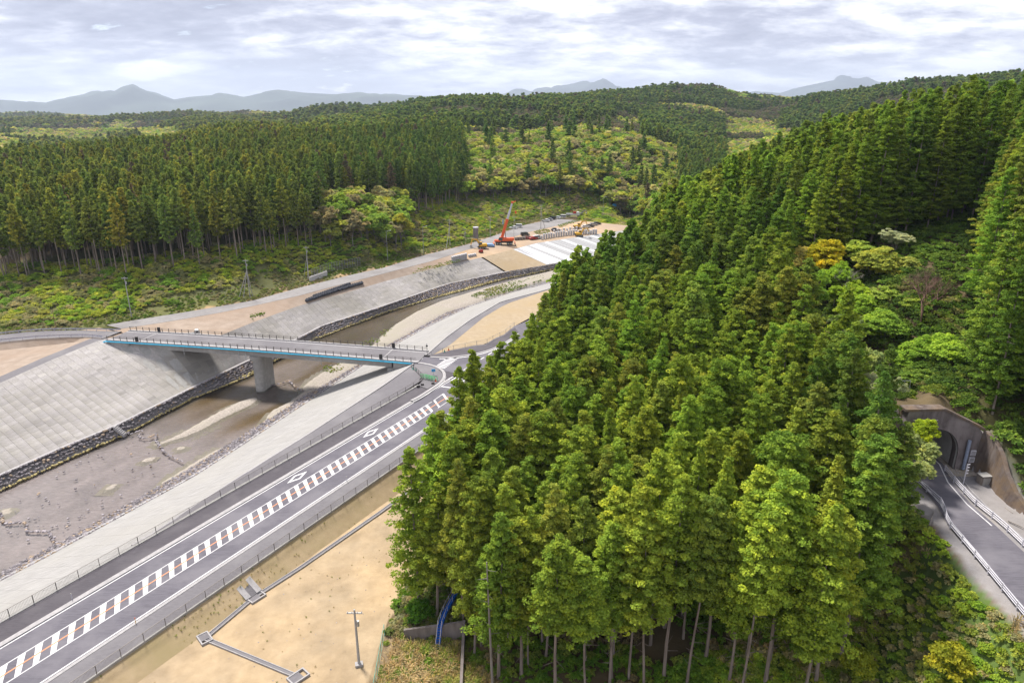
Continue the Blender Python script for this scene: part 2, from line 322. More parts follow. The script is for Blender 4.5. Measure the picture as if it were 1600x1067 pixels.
ctl += [(-13,77,-1.7),(-8,95,-.3),(5,130,1.3),(12,165,1.6),(30,200,4),(50,222,6),(70,246,9),(100,300,14),(180,380,28),(20,185,1.4),(44,209,3),
        (0,60,-1.6),(14,57,0),(27,57,2.5),(38,60,5.5),(43,63,10.5),(46.5,71,14.2),(14,80,0),(30,80,3),(40,80,8),(46,86,10),(20,110,2.5),(35,110,8),(47,100,9.5),(58,95,23),(60,110,29),(72,98,27),(85,95,30),(100,90,33),(53,80,25),(58,82,24),(63,78,22.5),(63,70,19.5),(68,75,24),
        (30,150,11),(48,150,20),(45,125,12),(70,140,33),(95,130,40),(45,195,17),(65,190,24),(90,180,36),(120,170,42),(75,250,16),(100,260,30),(140,250,37),(190,250,41),(130,120,41),(200,200,47),(160,320,34),(240,330,42),(-5,200-90,-.5),
        (0,40,-2),(30,40,0),(42,52,11),(44.5,58,13),(44.5,66,13.2),(60,50,15),(59,60,16.5),(72,60,20),(-20,50,-1.75),(-40,20,-1.8),(0,0,-3),(60,20,12),(100,40,26),(0,-200,0),(300,-200,40),(-300,-200,10),(-400,100,12),(400,100,70),(0,-3000,30),(3000,0,60),(-3000,0,40),
        (49.3,72,16.3),(48.3,66,15.8),(47.3,58,15.2),(46.8,52,14.7),(55.5,72,16.5),(55.5,62,15.8),(57.2,68,16.4),(57,74,16.6)]
ctl = np.array(ctl, float)
def warp(x, y):
    r = np.hypot(x, y)+1e-6; k = 60*np.log1p(r/60); return np.stack([x/r*k, y/r*k], -1)
_c = warp(ctl[:, 0], ctl[:, 1])
_D = np.sqrt(((_c[:, None]-_c[None])**2).sum(-1)+1.5)
_n = len(ctl); _A = np.zeros((_n+3, _n+3)); _A[:_n, :_n] = _D-np.eye(_n)*.02; _P = np.c_[np.ones(_n), _c]; _A[:_n, _n:] = _P; _A[_n:, :_n] = _P.T
_w = np.linalg.lstsq(_A, np.r_[ctl[:, 2], 0, 0, 0], rcond=None)[0]
def vnoise(x, y, sc, seed=0):
    x = np.asarray(x)/sc; y = np.asarray(y)/sc; xi = np.floor(x).astype(np.int64); yi = np.floor(y).astype(np.int64); fx = x-xi; fy = y-yi
    fx = fx*fx*(3-2*fx); fy = fy*fy*(3-2*fy)
    def h(a, b):
        v = (a*374761393+b*668265263+seed*1274126177) & 0x7fffffff; v = ((v ^ (v >> 13))*1103515245) & 0x7fffffff; v = v ^ (v >> 16); return (v & 0xffff)/65535.0
    return (h(xi, yi)*(1-fx)+h(xi+1, yi)*fx)*(1-fy)+(h(xi, yi+1)*(1-fx)+h(xi+1, yi+1)*fx)*fy
def fbm(x, y, sc, seed=0, o=4):
    a = 0; k = .5; n = 0
    for i in range(o): a = a+k*vnoise(x, y, sc/2**i, seed+i); n += k; k *= .5
    return a/n
def natural(x, y):
    x = np.asarray(x, float); y = np.asarray(y, float); sh = x.shape; x = x.ravel(); y = y.ravel(); out = np.empty(len(x))
    for i in range(0, len(x), 20000):
        q = warp(x[i:i+20000], y[i:i+20000]); D = np.sqrt(((q[:, None]-_c[None])**2).sum(-1)+1.5); out[i:i+20000] = D@_w[:_n]+_w[_n]+q@_w[_n+1:]
    r = np.hypot(x, y); k = np.clip((r-640)/700, 0, 1)
    out = out+k*(fbm(x, y, 380, 3)-.5)*76+np.clip((r-2500)/4000, 0, 1)*(fbm(x, y, 1500, 9)-.5)*120
    out = np.where(r > 5000, out*np.clip(1-(r-5000)/6000, 0.15, 1), out)
    return out.reshape(sh)
def corridor(x, y):
    """metres inside the built-up strip (river, levees, roads); negative outside"""
    s, t = w2st(x, y)
    tR = np.interp(s, [-500, 92, 100, 106, 500], [-11.4, -11.4, -9.3, 18.5, 15]); tR = np.where(s > 106, R_f2(s)[0], tR)
    d = np.minimum(t-tR, R_Far(s)[0]-t); d = np.minimum(d, 332-s)
    d = np.minimum(d, s+72)
    e = np.minimum(9.6-polydist(EAST, x, y), 3.0)
    return d, e
def ground(x, y):
    x = np.asarray(x, float); y = np.asarray(y, float); z = natural(x, y)
    d, e = corridor(x, y)
    z = np.where(e > -6, np.where(e > 0, np.minimum(z, 1.5), z+(np.minimum(z, 1.5)-z)*np.clip(1+e/6, 0, 1)), z)
    z = z-np.clip((np.maximum(d, 0)-.2)*1.3, 0, 13.5)-np.clip((np.maximum(e, 0)-.2)*1.2, 0, 1.2)
    # cutting for the tunnel road
    zr = 17-.07*(75-y)
    inr = (x > 44.5) & (x < 58.6) & (y < 77.6) & (y > 30)
    z = np.where(inr, np.where(x > 49.2, zr-.12, z+(zr-.12-(49.2-x)*.10-z)*np.clip((x-44.5)/2.5,0,1)), z)
    z = np.where((x > 47.8) & (x < 62) & (y >= 77.6) & (y < 82), np.maximum(z, 24.7-np.maximum(x-53.3, 0)*.47), z)
    z = np.where((x >= 59.6) & (x < 63) & (y < 77.6) & (y > 66), np.maximum(z, np.interp(y, [66, 70, 74, 77.6], [16.5, 18, 21, 22.6])), z)
    return z
# ---------------------------------------------------------------- terrain sheet (polar grid: fine near, coarse far)
def build_terrain():
    na = 620; az = np.concatenate([np.linspace(-45, 45, 470, endpoint=False), np.linspace(45, 315, 90, endpoint=False)]); az = np.radians(az); na = len(az)
    rr = [8.0]
    while rr[-1] < 26000:
        r = rr[-1]; rr.append(r+max(.75, r*.0085 if r < 900 else r*.03))
    rr = np.array(rr); nr = len(rr)
    A, R = np.meshgrid(az, rr, indexing='xy'); X = R*np.sin(A); Y = R*np.cos(A)
    Z = ground(X, Y)
    V = np.stack([X, Y, Z], -1).reshape(-1, 3); V = np.vstack([V, [[0, 0, -3.2]]]); c = len(V)-1
    i, j = np.meshgrid(np.arange(nr-1), np.arange(na), indexing='ij'); a = (i*na+j).ravel(); b = (i*na+(j+1) % na).ravel()
    F = np.stack([a, b, b+na, a+na], 1)
    cx = V[F].mean(1); hole = (cx[:, 0] > 49.0) & (cx[:, 0] < 56.6) & (cx[:, 1] > 76.6) & (cx[:, 1] < 78.9); F = F[~hole]
    # surface kinds
    x, y = X.ravel(), Y.ravel(); u, v, dep = pix(x, y, Z.ravel()); s, t = w2st(x, y); n = fbm(x, y, 9, 5); nb = fbm(x, y, 60, 8)
    floor = np.array([.15, .115, .065]); grass = np.array([.17, .18, .07]); tanc = np.array([.49, .37, .235]); earth = np.array([.30, .22, .13]); forest = np.array([.06, .085, .035]); grav = np.array([.33, .31, .31]); pale = np.array([.38, .36, .19])
    C = np.tile(floor, (len(x), 1))
    def put(mask, col, soft=None):
        k = np.clip(mask, 0, 1)[:, None]; C[:] = C*(1-k)+col*k
    R0 = np.hypot(x, y)
    put((R0 > 420)*1., forest); put(np.clip((R0-420)/200, 0, 1)*(nb > .56), pale)
    # shrub belt between the left road and the forest
    dl = t-R_Far(s)[0]; put(((dl > 0) & (dl < 75) & (s > 60) & (s < 420))*1., grass*.8); put(((dl > -1) & (dl < 5+6*n) & (s > 70))*1., grass*.85); put(((dl > -1) & (dl < 9*n-1.5) & (s > 105) & (s < 330))*1., earth*1.3)
    # sown field right of the road, down to the forest edge
    fe = np.interp(y, [0, 50, 62, 70, 77, 86, 95, 115], [-18, -18, -16.5, -16, -14, -11.5, -9, -4])
    put(((t < -11) & (t > -75) & (s > -80) & (s < 96) & (x < fe+1.2*(n-.5)))*1., tanc)
    put(((t < -14) & (t > -75) & (x < fe-1) & (n > .60))*.35, tanc*.8)
    put(((x >= fe) & (x < 0) & (y < 72) & (y > 35))*.8, earth*1.1)
    # slopes below the tunnel road
    put(((x > 28) & (x < 46.5) & (y < 76) & (y > 35))*1., np.array([.11, .17, .045])); put(((x > 40) & (x < 60) & (y < 74) & (y > 35) & (n > .62))*.6, earth*1.15)
    put(np.clip((x-46.6-3*(n-.5))*1.5,0,1)*((x < 60) & (y < 78)), grav)
    put(((x > 59.6) & (x < 75) & (y > 60) & (y < 92))*.8, grass*.5)
    put(((u > 1180) & (u < 1245) & (v < 190) & (R0 > 900) & (nb > .4))*1., np.array([.5, .4, .28]))
    C = C*.72*(.75+.5*fbm(x, y, 3, 21)[:, None]); C = np.vstack([C, [tanc]]); C4 = np.c_[C, np.ones(len(C))]
    m = newmat('natural_ground'); nt = m.node_tree; N = nt.nodes; L = nt.links
    out = N.new('ShaderNodeOutputMaterial'); b_ = N.new('ShaderNodeBsdfPrincipled'); b_.inputs['Roughness'].default_value = .95; b_.inputs['Specular IOR Level'].default_value = .15; L.new(b_.outputs[0], out.inputs[0])
    at_ = N.new('ShaderNodeAttribute'); at_.attribute_name = 'gcol'; tc = N.new('ShaderNodeTexCoord')
    n1 = N.new('ShaderNodeTexNoise'); n1.inputs['Scale'].default_value = .55; n1.inputs['Detail'].default_value = 8; n1.inputs['Roughness'].default_value = .65; L.new(tc.outputs['Object'], n1.inputs['Vector'])
    rp = N.new('ShaderNodeValToRGB'); L.new(n1.outputs['Fac'], rp.inputs[0]); rp.color_ramp.elements[0].position = .3; rp.color_ramp.elements[1].position = .7; rp.color_ramp.elements[0].color = (.85, .84, .82, 1); rp.color_ramp.elements[1].color = (1.1, 1.1, 1.1, 1)
    n4 = N.new('ShaderNodeTexNoise'); n4.inputs['Scale'].default_value = .07; n4.inputs['Detail'].default_value = 5; L.new(tc.outputs['Object'], n4.inputs['Vector'])
    r4 = N.new('ShaderNodeValToRGB'); L.new(n4.outputs['Fac'], r4.inputs[0]); r4.color_ramp.elements[0].position = .38; r4.color_ramp.elements[1].position = .66; r4.color_ramp.elements[0].color = (.86, .88, .92, 1); r4.color_ramp.elements[1].color = (1.16, 1.12, 1.05, 1)
    m1 = N.new('ShaderNodeMix'); m1.data_type = 'RGBA'; m1.blend_type = 'MULTIPLY'; m1.inputs[0].default_value = 1; L.new(at_.outputs['Color'], m1.inputs[6]); L.new(rp.outputs[0], m1.inputs[7])
    m2 = N.new('ShaderNodeMix'); m2.data_type = 'RGBA'; m2.blend_type = 'MULTIPLY'; m2.inputs[0].default_value = 1; L.new(m1.outputs[2], m2.inputs[6]); L.new(r4.outputs[0], m2.inputs[7]); L.new(m2.outputs[2], b_.inputs['Base Color'])
    bp = N.new('ShaderNodeBump'); bp.inputs['Strength'].default_value = .5; bp.inputs['Distance'].default_value = .3; L.new(n1.outputs['Fac'], bp.inputs['Height']); L.new(bp.outputs[0], b_.inputs['Normal'])
    link('ground', mesh_np('ground', V, F, m, {'gcol': ('FLOAT_COLOR', 'POINT', C4)}, smooth=True), kind='structure')
build_terrain()
# ---------------------------------------------------------------- distant mountains
def build_mountains():
    def ridge(name, prof, dist, depth, col, seed):
        prof = np.array(prof, float); px = np.arange(prof[0, 0], prof[-1, 0], 5.); py = np.interp(px, prof[:, 0], prof[:, 1])
        nj = 26; V = []
        for j in range(nj):
            k = j/(nj-1); d = dist-depth*(.5-k); h = np.sin(pi*k)**.8 if k < .5 else np.cos((k-.5)*pi*.9)
            for i in range(len(px)):
                v = (py[i]-533.5)/FOC; top = CAMZ-dist*(SP+v*CP)   # height seen at the ridge line
                x = (px[i]-800)/FOC*d; hh = top*h+(abs(k-.5) > .03)*(fbm(x+seed*99, d*1.3, depth*.16, seed)-.5)*top*.75*h
                V.append((x, d/CP-10, hh-30*(1-h)))
        n = len(px); a = np.array([j*n+i for j in range(nj-1) for i in range(n-1)]); F = np.stack([a, a+1, a+n+1, a+n], 1)
        m = surf(name+'_slopes', tuple(c*.7 for c in col), tuple(c*1.25 for c in col), .002, .95, c3=tuple(c*1.8 for c in col), scale3=.0007, spec=.1)
        link(name, mesh_np(name, V, F, m, smooth=True), kind='structure')
    ridge('mountains', [(-300,182),(-120,170),(0,156),(35,160),(75,163),(120,151),(160,144),(185,144),(215,138.5),(245,147),(275,156),(300,152),(350,148),(385,152),(430,147),(470,145),(520,148),(600,148),(650,150),(690,156),(760,163),(900,170)], 11000, 3600, (.055, .07, .05), 2)
    ridge('far_mountains', [(560,175),(700,158),(760,152),(800,148),(850,142),(880,138),(915,132),(940,134),(975,140),(1010,141),(1060,138),(1100,148),(1140,152),(1175,147),(1190,144),(1215,146),(1250,136),(1300,125.5),(1330,130),(1370,134),(1450,150),(1700,165)], 14000, 3600, (.05, .062, .05), 5)
build_mountains()
# ---------------------------------------------------------------- river: bed, water, gravel bars
bedR = lambda s: (R_Rw(s)[0]-1.5, R_Rw(s)[1]-.35); bedL = lambda s: (R_Lw(s)[0]+1.5, R_Lw(s)[1]-.35)
def build_river():
    ss = np.arange(-72, 330, 1.5); nt_ = 26; k = np.linspace(0, 1, nt_+1)
    tA, zA = bedR(ss); tB, zB = bedL(ss); T = tA[:, None]*(1-k)+tB[:, None]*k; Z = zA[:, None]*(1-k)+zB[:, None]*k
    Sg = np.repeat(ss[:, None], nt_+1, 1); X = O[0]+Sg*DV[0]+T*NV[0]; Y = O[1]+Sg*DV[1]+T*NV[1]
    rel = fbm(Sg*.35, T, 6, 31)-.5
    Z = Z+rel*.5-.1
    # bed colour: pale mud/gravel plus painted sky reflection downstream, brown algae around and above the bridge
    pale = np.array([.39, .335, .36]); brown = np.array([.17, .105, .035]); dark = np.array([.045, .045, .035]); blue = np.array([.25, .27, .40])
    up = np.clip((Sg-56+18*(fbm(Sg*.4, T, 9, 4)-.5))/22, 0, 1); br = np.clip((fbm(Sg*.30, T, 11, 12)-.42)*6, 0, 1)
    kk = (up*(.35+.65*br))[..., None]; C = pale*(1-kk)+brown*kk
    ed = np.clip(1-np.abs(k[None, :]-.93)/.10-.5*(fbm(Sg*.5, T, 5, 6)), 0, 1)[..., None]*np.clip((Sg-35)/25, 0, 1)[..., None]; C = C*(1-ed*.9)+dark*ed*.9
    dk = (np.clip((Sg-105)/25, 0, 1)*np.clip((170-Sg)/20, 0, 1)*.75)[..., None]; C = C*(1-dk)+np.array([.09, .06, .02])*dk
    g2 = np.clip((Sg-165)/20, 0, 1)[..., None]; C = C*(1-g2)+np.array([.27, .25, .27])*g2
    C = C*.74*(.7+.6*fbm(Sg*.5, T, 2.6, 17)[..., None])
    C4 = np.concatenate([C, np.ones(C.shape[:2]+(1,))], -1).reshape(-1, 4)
    V = np.stack([X, Y, Z], -1).reshape(-1, 3); n = nt_+1; i, j = np.meshgrid(np.arange(len(ss)-1), np.arange(nt_), indexing='ij'); a = (i*n+j).ravel(); F = np.stack([a, a+n, a+n+1, a+1], 1)
    m = newmat('river_bed_stones'); nt = m.node_tree; N = nt.nodes; L = nt.links; out = N.new('ShaderNodeOutputMaterial'); b = N.new('ShaderNodeBsdfPrincipled'); b.inputs['Roughness'].default_value = .9; L.new(b.outputs[0], out.inputs[0])
    at_ = N.new('ShaderNodeAttribute'); at_.attribute_name = 'gcol'; tc = N.new('ShaderNodeTexCoord')
    mp = N.new('ShaderNodeMapping'); mp.inputs['Rotation'].default_value = (0, 0, -atan2(DV[1], DV[0])); mp.inputs['Scale'].default_value = (.5, 1.2, 1); L.new(tc.outputs['Object'], mp.inputs[0])
    n1 = N.new('ShaderNodeTexNoise'); n1.inputs['Scale'].default_value = 1.6; n1.inputs['Detail'].default_value = 9; n1.inputs['Roughness'].default_value = .7; L.new(mp.outputs[0], n1.inputs['Vector'])
    rp = N.new('ShaderNodeValToRGB'); L.new(n1.outputs['Fac'], rp.inputs[0]); rp.color_ramp.elements[0].position = .35; rp.color_ramp.elements[1].position = .66; rp.color_ramp.elements[0].color = (.78, .77, .76, 1); rp.color_ramp.elements[1].color = (1.15, 1.15, 1.15, 1)
    mx = N.new('ShaderNodeMix'); mx.data_type = 'RGBA'; mx.blend_type = 'MULTIPLY'; mx.inputs[0].default_value = 1; L.new(at_.outputs['Color'], mx.inputs[6]); L.new(rp.outputs[0], mx.inputs[7]); L.new(mx.outputs[2], b.inputs['Base Color'])
    link('river_bed', mesh_np('river_bed', V, F, m, {'gcol': ('FLOAT_COLOR', 'POINT', C4)}, smooth=True), kind='structure')
    w = newmat('river_water_surface'); nt = w.node_tree; N = nt.nodes; L = nt.links; out = N.new('ShaderNodeOutputMaterial')
    tr = N.new('ShaderNodeBsdfTransparent'); tr.inputs[0].default_value = (.80, .80, .76, 1); gl = N.new('ShaderNodeBsdfGlossy'); gl.inputs['Roughness'].default_value = .10
    tc = N.new('ShaderNodeTexCoord'); mp = N.new('ShaderNodeMapping'); mp.inputs['Rotation'].default_value = (0, 0, -atan2(DV[1], DV[0])); mp.inputs['Scale'].default_value = (.55, 1.5, 1); L.new(tc.outputs['Object'], mp.inputs[0])
    n1 = N.new('ShaderNodeTexNoise'); n1.inputs['Scale'].default_value = 1.3; n1.inputs['Detail'].default_value = 6; L.new(mp.outputs[0], n1.inputs['Vector']); bp = N.new('ShaderNodeBump'); bp.inputs['Strength'].default_value = .5; bp.inputs['Distance'].default_value = .14; L.new(n1.outputs['Fac'], bp.inputs['Height'])
    fr = N.new('ShaderNodeFresnel'); fr.inputs[0].default_value = 1.36; L.new(bp.outputs[0], fr.inputs['Normal']); L.new(bp.outputs[0], gl.inputs['Normal'])
    mu = N.new('ShaderNodeMath'); mu.operation = 'MULTIPLY'; mu.inputs[1].default_value = 1.7; mu.use_clamp = True; L.new(fr.outputs[0], mu.inputs[0])
    ms = N.new('ShaderNodeMixShader'); L.new(mu.outputs[0], ms.inputs[0]); L.new(tr.outputs[0], ms.inputs[1]); L.new(gl.outputs[0], ms.inputs[2]); L.new(ms.outputs[0], out.inputs[0])
    loft('river_water', shift(bedR, 0, .35), shift(bedL, 0, .35), -72, 328, 3, w, 4)
    # gravel bars: outline traced at water level, raised in the middle
    def bar(pts, h, z, mat, tuft=None):
        P = np.array([at(x, y, z)[:2] for x, y in pts]); cx, cy_ = P.mean(0)
        lo, hi = P.min(0), P.max(0); g = .9; xs = np.arange(lo[0]-1, hi[0]+1, g); ys = np.arange(lo[1]-1, hi[1]+1, g); X, Y = np.meshgrid(xs, ys)
        ins = np.zeros(X.shape, bool); j = len(P)-1
        for i in range(len(P)):
            c = ((P[i, 1] > Y) != (P[j, 1] > Y)) & (X < (P[j, 0]-P[i, 0])*(Y-P[i, 1])/(P[j, 1]-P[i, 1]+1e-9)+P[i, 0]); ins ^= c; j = i
        d = polydist(np.vstack([P, P[:1]]), X, Y); d = np.where(ins, d, -d)
        Zb = np.where(d > 0, np.clip(d, 0, 1.6)/1.6*h, d*.8)+.25*h*(fbm(X, Y, 4, 3)-.5)*(d > 0)+.03
        s, t = w2st(X, Y); zl = (R_Lw(s)[1]+R_Rw(s)[1])/2; Z = zl+np.where(d > -.9, Zb-.02, -.5)
        keep = d > -1.6; ny, nx = X.shape; i, j = np.meshgrid(np.arange(ny-1), np.arange(nx-1), indexing='ij'); a = (i*nx+j).ravel(); F = np.stack([a, a+1, a+nx+1, a+nx], 1); kf = keep.ravel()[F].any(1); F = F[kf]
        us, inv = np.unique(F, return_inverse=True); V = np.stack([X, Y, Z], -1).reshape(-1, 3)[us]; F = inv.reshape(F.shape)
        link('gravel_bar', mesh_np('gravel_bar', V, F, mat, smooth=True), kind='structure'); return P, z
    g = M['gravel']
    bar([(236,694),(258,688),(285,675),(318,656),(345,641),(372,628),(398,620),(404,624),(395,632),(372,642),(345,655),(318,670),(290,682),(262,690),(245,697)], .30, -10.1, g)
    bar([(252,753),(270,743),(300,724),(330,706),(348,697),(350,700),(335,712),(310,727),(285,745),(262,756),(250,757)], .25, -10.1, g)
    bar([(414,650),(425,640),(450,628),(470,614),(500,590),(520,575),(545,570),(556,572),(545,580),(515,600),(480,625),(450,645),(425,660),(413,668)], .35, -9.9, g)
    bar([(470,598),(480,590),(500,578),(520,568),(575,545),(600,522),(618,508),(650,490),(690,474),(740,460),(800,444),(850,432),(880,424),(880,440),(845,446),(770,470),(700,492),(600,545),(560,570),(520,595),(495,610),(478,612)], .5, -8.4, g)
    bar([(160,765),(172,757),(184,755),(180,761),(168,767)], .16, -10.05, g)
    bar([(0,796),(18,793),(22,799),(8,806),(0,806)], .2, -10.05, g)
    bar([(215,722),(230,715),(248,712),(244,717),(228,723)], .14, -10.1, g)
    bar([(273,700),(280,696),(294,697),(288,701),(276,704)], .2, -10.1, g)
build_river()
# ---------------------------------------------------------------- levees
SL0, SL1, SL2, SL3 = -72, 223, 243, 330
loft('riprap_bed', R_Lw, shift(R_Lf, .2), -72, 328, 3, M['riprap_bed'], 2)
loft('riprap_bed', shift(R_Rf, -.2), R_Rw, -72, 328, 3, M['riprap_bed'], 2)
def slab_strip(name, rA, rB, s0, s1, ds, mat, h):   # long raised coping with real thickness
    ss = np.arange(s0, s1+.1, ds); tA, zA = rA(ss); tB, zB = rB(ss); V = []
    for s, a, za, b, zb in zip(ss, tA, zA, tB, zB): V += [S(s, a, za-.2), S(s, a, za+h), S(s, b, zb+h), S(s, b, zb-.2)]
    F = []
    for i in range(len(ss)-1):
        o = i*4; F += [(o, o+1, o+5, o+4), (o+1, o+2, o+6, o+5), (o+2, o+3, o+7, o+6)]
    return link(name, mesh_np(name, V, F, mat), kind='structure')
slab_strip('levee_toe_coping', shift(R_Lf, -.35), shift(R_Lf, .35), -72, 224, 4, M['kerb'], .12)
slab_strip('levee_toe_coping', shift(R_Rf, -.3), shift(R_Rf, .25), -72, 300, 4, M['kerb'], .10)
left_levee = loft('levee_slope', shift(R_Lf, .3), R_Lc, -72, SL1, 2, M['joint'], 3, dz=-.05)
loft('soil_slope', shift(R_Lf, .3), R_Lc, SL1, SL2, 2, M['tan'], 6)
sheet_slope = loft('sheeted_slope', shift(R_Lf, .3), R_Lc, SL2, SL3, 2, M['concrete'], 3)
def build_blocks():
    """paving slabs on the left levee: joints recessed, each slab its own tone; the 300 that show largest are objects"""
    rA = shift(R_Lf, .36); single = []; rest_v = []; rest_f = []; rest_c = []; ds = 2.0
    for i, s in enumerate(np.arange(-70, SL1-1, ds)):
        q = [rA(s+.02), R_Lc(s+.02), rA(s+ds-.02), R_Lc(s+ds-.02)]; w = float(q[1][0]-q[0][0]); n = max(3, int(round(hypot(w, float(q[1][1]-q[0][1]))*1.25/1.3)))
        for j in range(n):
            def pt(e, k):
                A, B = (q[0], q[1]) if e == 0 else (q[2], q[3]); return S(s+.02+e*(ds-.04), float(A[0]+(B[0]-A[0])*k), float(A[1]+(B[1]-A[1])*k))
            k0 = (j+.01)/n; k1 = (j+.99)/n
            P = [pt(0, k0), pt(1, k0), pt(1, k1), pt(0, k1)]; c = np.mean(P, 0)
            up = .022+.014*random.random(); hi = [(p[0], p[1], p[2]+up) for p in P]; lo = [(p[0], p[1], p[2]-.05) for p in P]
            g = fbm(i*.33, j*.55, 2.2, 44)+.35*(random.random()-.5)
            tn = .95+.42*(g-.45); tn *= (1.12 if random.random() < .08 else 1) * (.86 if random.random() < .03 else 1)
            col = (tn*1.0, tn*.99, tn*(.96+.04*random.random()), 1)
            upper = (s < 74 and j > n*.80)
            if upper: col = tuple(x*1.02 for x in col[:3])+(1,)
            u, v, dep = pix(*c)
            vis = 0 < u < 1600 and v < 1067 and s < 74 and not upper
            (single if vis and .35 < g < 9 else single if vis else []).append((dep, P, hi, lo, col, c)) if vis else None
            if not vis:
                b = len(rest_v); rest_v += lo+hi; fs = [(4, 5, 6, 7), (0, 1, 5, 4), (1, 2, 6, 5), (2, 3, 7, 6), (3, 0, 4, 7)]; rest_f += [tuple(b+x for x in f) for f in fs]; rest_c += [col]*5
    single.sort(key=lambda a: a[0])
    for dep, P, hi, lo, col, c in single[300:]:
        b = len(rest_v); rest_v += lo+hi; rest_f += [tuple(b+x for x in f) for f in [(4, 5, 6, 7), (0, 1, 5, 4), (1, 2, 6, 5), (2, 3, 7, 6), (3, 0, 4, 7)]]; rest_c += [col]*5
    for dep, P, hi, lo, col, c in single[:300]:
        me = mesh_np('slab', [tuple(np.array(p)-c) for p in lo+hi], [(0, 3, 2, 1), (4, 5, 6, 7), (0, 1, 5, 4), (1, 2, 6, 5), (2, 3, 7, 6), (3, 0, 4, 7)], M['block_single'])
        o = link('slab', me, left_levee, tuple(map(float, c))); o['tint'] = [float(x) for x in col]
    o = link('slab_field', mesh_np('slab_field', rest_v, rest_f, M['block'], {'tint': ('FLOAT_COLOR', 'FACE', rest_c)}), left_levee); o['kind'] = 'stuff'
    # longitudinal joint high on the downstream slope
    # right levee
    rv, rf, rc = [], [], []
    rB = shift(R_Rf, -.3)
    for i, s in enumerate(np.arange(-70, 300, 3.0)):
        q = [R_Rc(s+.02), rB(s+.02), R_Rc(s+2.98), rB(s+2.98)]; w = abs(float(q[1][0]-q[0][0])); n = max(2, int(round(w/2.2)))
        for j in range(n):
            def pt(e, k):
                A, B = (q[0], q[1]) if e == 0 else (q[2], q[3]); return S(s+.01+e*2.98, float(A[0]+(B[0]-A[0])*k), float(A[1]+(B[1]-A[1])*k))
            P = [pt(0, (j+.006)/n), pt(1, (j+.006)/n), pt(1, (j+.994)/n), pt(0, (j+.994)/n)]; hi = [(p[0], p[1], p[2]+.02) for p in P]; lo = [(p[0], p[1], p[2]-.05) for p in P]
            tn = 1.0+.10*(fbm(i*.2, j, 2, 3)-.5)+.07*(random.random()-.5); b = len(rv); rv += lo+hi; rf += [tuple(b+x for x in f) for f in [(4, 5, 6, 7), (0, 1, 5, 4), (1, 2, 6, 5), (2, 3, 7, 6), (3, 0, 4, 7)]]; rc += [(tn, tn, tn, 1)]*5
    rl = loft('levee_slope', R_Rc, shift(R_Rf, -.2), -72, 300, 2, M['joint'], 3, dz=-.045)
    m = M['smooth_block'] = surf('pale_paving_slab', (.355, .345, .335), (.46, .445, .435), .9, .9, c3=(.41, .395, .375), scale3=.07, stretch=(-atan2(DV[1], DV[0])-.12, (.22, 2.6, 1)), tint=('GEOMETRY', 'tint'))
    o = link('slab_field', mesh_np('slab_field', rv, rf, m, {'tint': ('FLOAT_COLOR', 'FACE', rc)}), rl); o['kind'] = 'stuff'
build_blocks()
def build_sheets():
    # white membrane strips laid down the unfinished slope
    rA = shift(R_Lf, .3); s = SL2+.3; i = 0
    while s < 300:
        w = 1.5 if i < 10 else random.choice([1.2, 1.6, 2.2]); q = [rA(s), R_Lc(s), rA(s+w), R_Lc(s+w)]
        pts = []
        for e in (0, 1):
            for k in (0.02, .98):
                A, B = (q[0], q[1]) if e == 0 else (q[2], q[3]); pts.append(S(s+e*w, float(A[0]+(B[0]-A[0])*k), float(A[1]+(B[1]-A[1])*k)))
        P = [pts[0], pts[2], pts[3], pts[1]]; mb = MB(); mb.hexa([(p[0], p[1], p[2]-.02) for p in P], [(p[0], p[1], p[2]+.08) for p in P])
        mb.build('panel', M['panel_white'] if (i < 9 and i != 5) or i % 5 in (1,) else M['panel_grey'], sheet_slope); s += w+(.35 if i < 10 else .25); i += 1
M['panel_white'] = plain('white_membrane', (.72, .72, .74), .7, var=.05); M['panel_grey'] = plain('grey_formwork', (.42, .42, .43), .8, var=.06)
build_sheets()
# crests and yards
loft('crest_path', R_Lc, shift(R_Lc, 3.6, .02), -72, 76, 2, M['asphalt_grey'], 1)
loft('bare_ground', shift(R_Lc, 3.6, -.01), shift(R_Far, -.3, -.25), -72, 80, 2, M['dirt'], 8, shape=lambda s, T, k: -1.2*np.sin(pi*k)*(s < 72))
loft('bare_ground', R_Lc, shift(R_Nr, 0, -.02), 80, 216, 2, M['dirt'], 6)
loft('yard_ground', R_Lc, shift(R_Nr, 0, -.02), 216, 330, 2, M['sand_yard'], 6)
loft('river_road', R_Nr, R_Far, 82, 330, 2, M['old_road'], 2, dz=.02)
# abutting apron between crest and road fence
R_fb = lambda s: (np.interp(s, [-72, 60, 84, 93.5, 96, 99.5], [9.62, 9.7, 10.05, 10.7, 13.9, 17.6]), zroad(s)+.0)
loft('crest_apron', R_fb, lambda s: (np.maximum(R_Rc(s)[0], R_fb(s)[0]+.05), zroad(s)+.0), -72, 99.5, 1.5, M['asphalt_grey'], 1, dz=.01)
loft('crest_apron', R_Rg, R_Rc, 107, 190, 2, M['asphalt_grey'], 1, dz=.01)
loft('sown_ground', R_f2, R_Rg, 107, 300, 2, M['tan'], 5, dz=.0)
slab_strip('crest_kerb', shift(R_Rc, -.12), shift(R_Rc, .22), 22, 100, 3, M['kerb'], .16)
slab_strip('crest_kerb', shift(R_Rc, -.12), shift(R_Rc, .22), 106, 300, 3, M['kerb'], .16)
# road embankment and ditch on the field side
loft('road_embankment', lambda s: (np.full_like(s, -12.5), np.full_like(s, -1.95)), lambda s: (np.full_like(s, -9.0), zroad(s)-.02), -72, 97, 2, M['bank_grass'], 3)
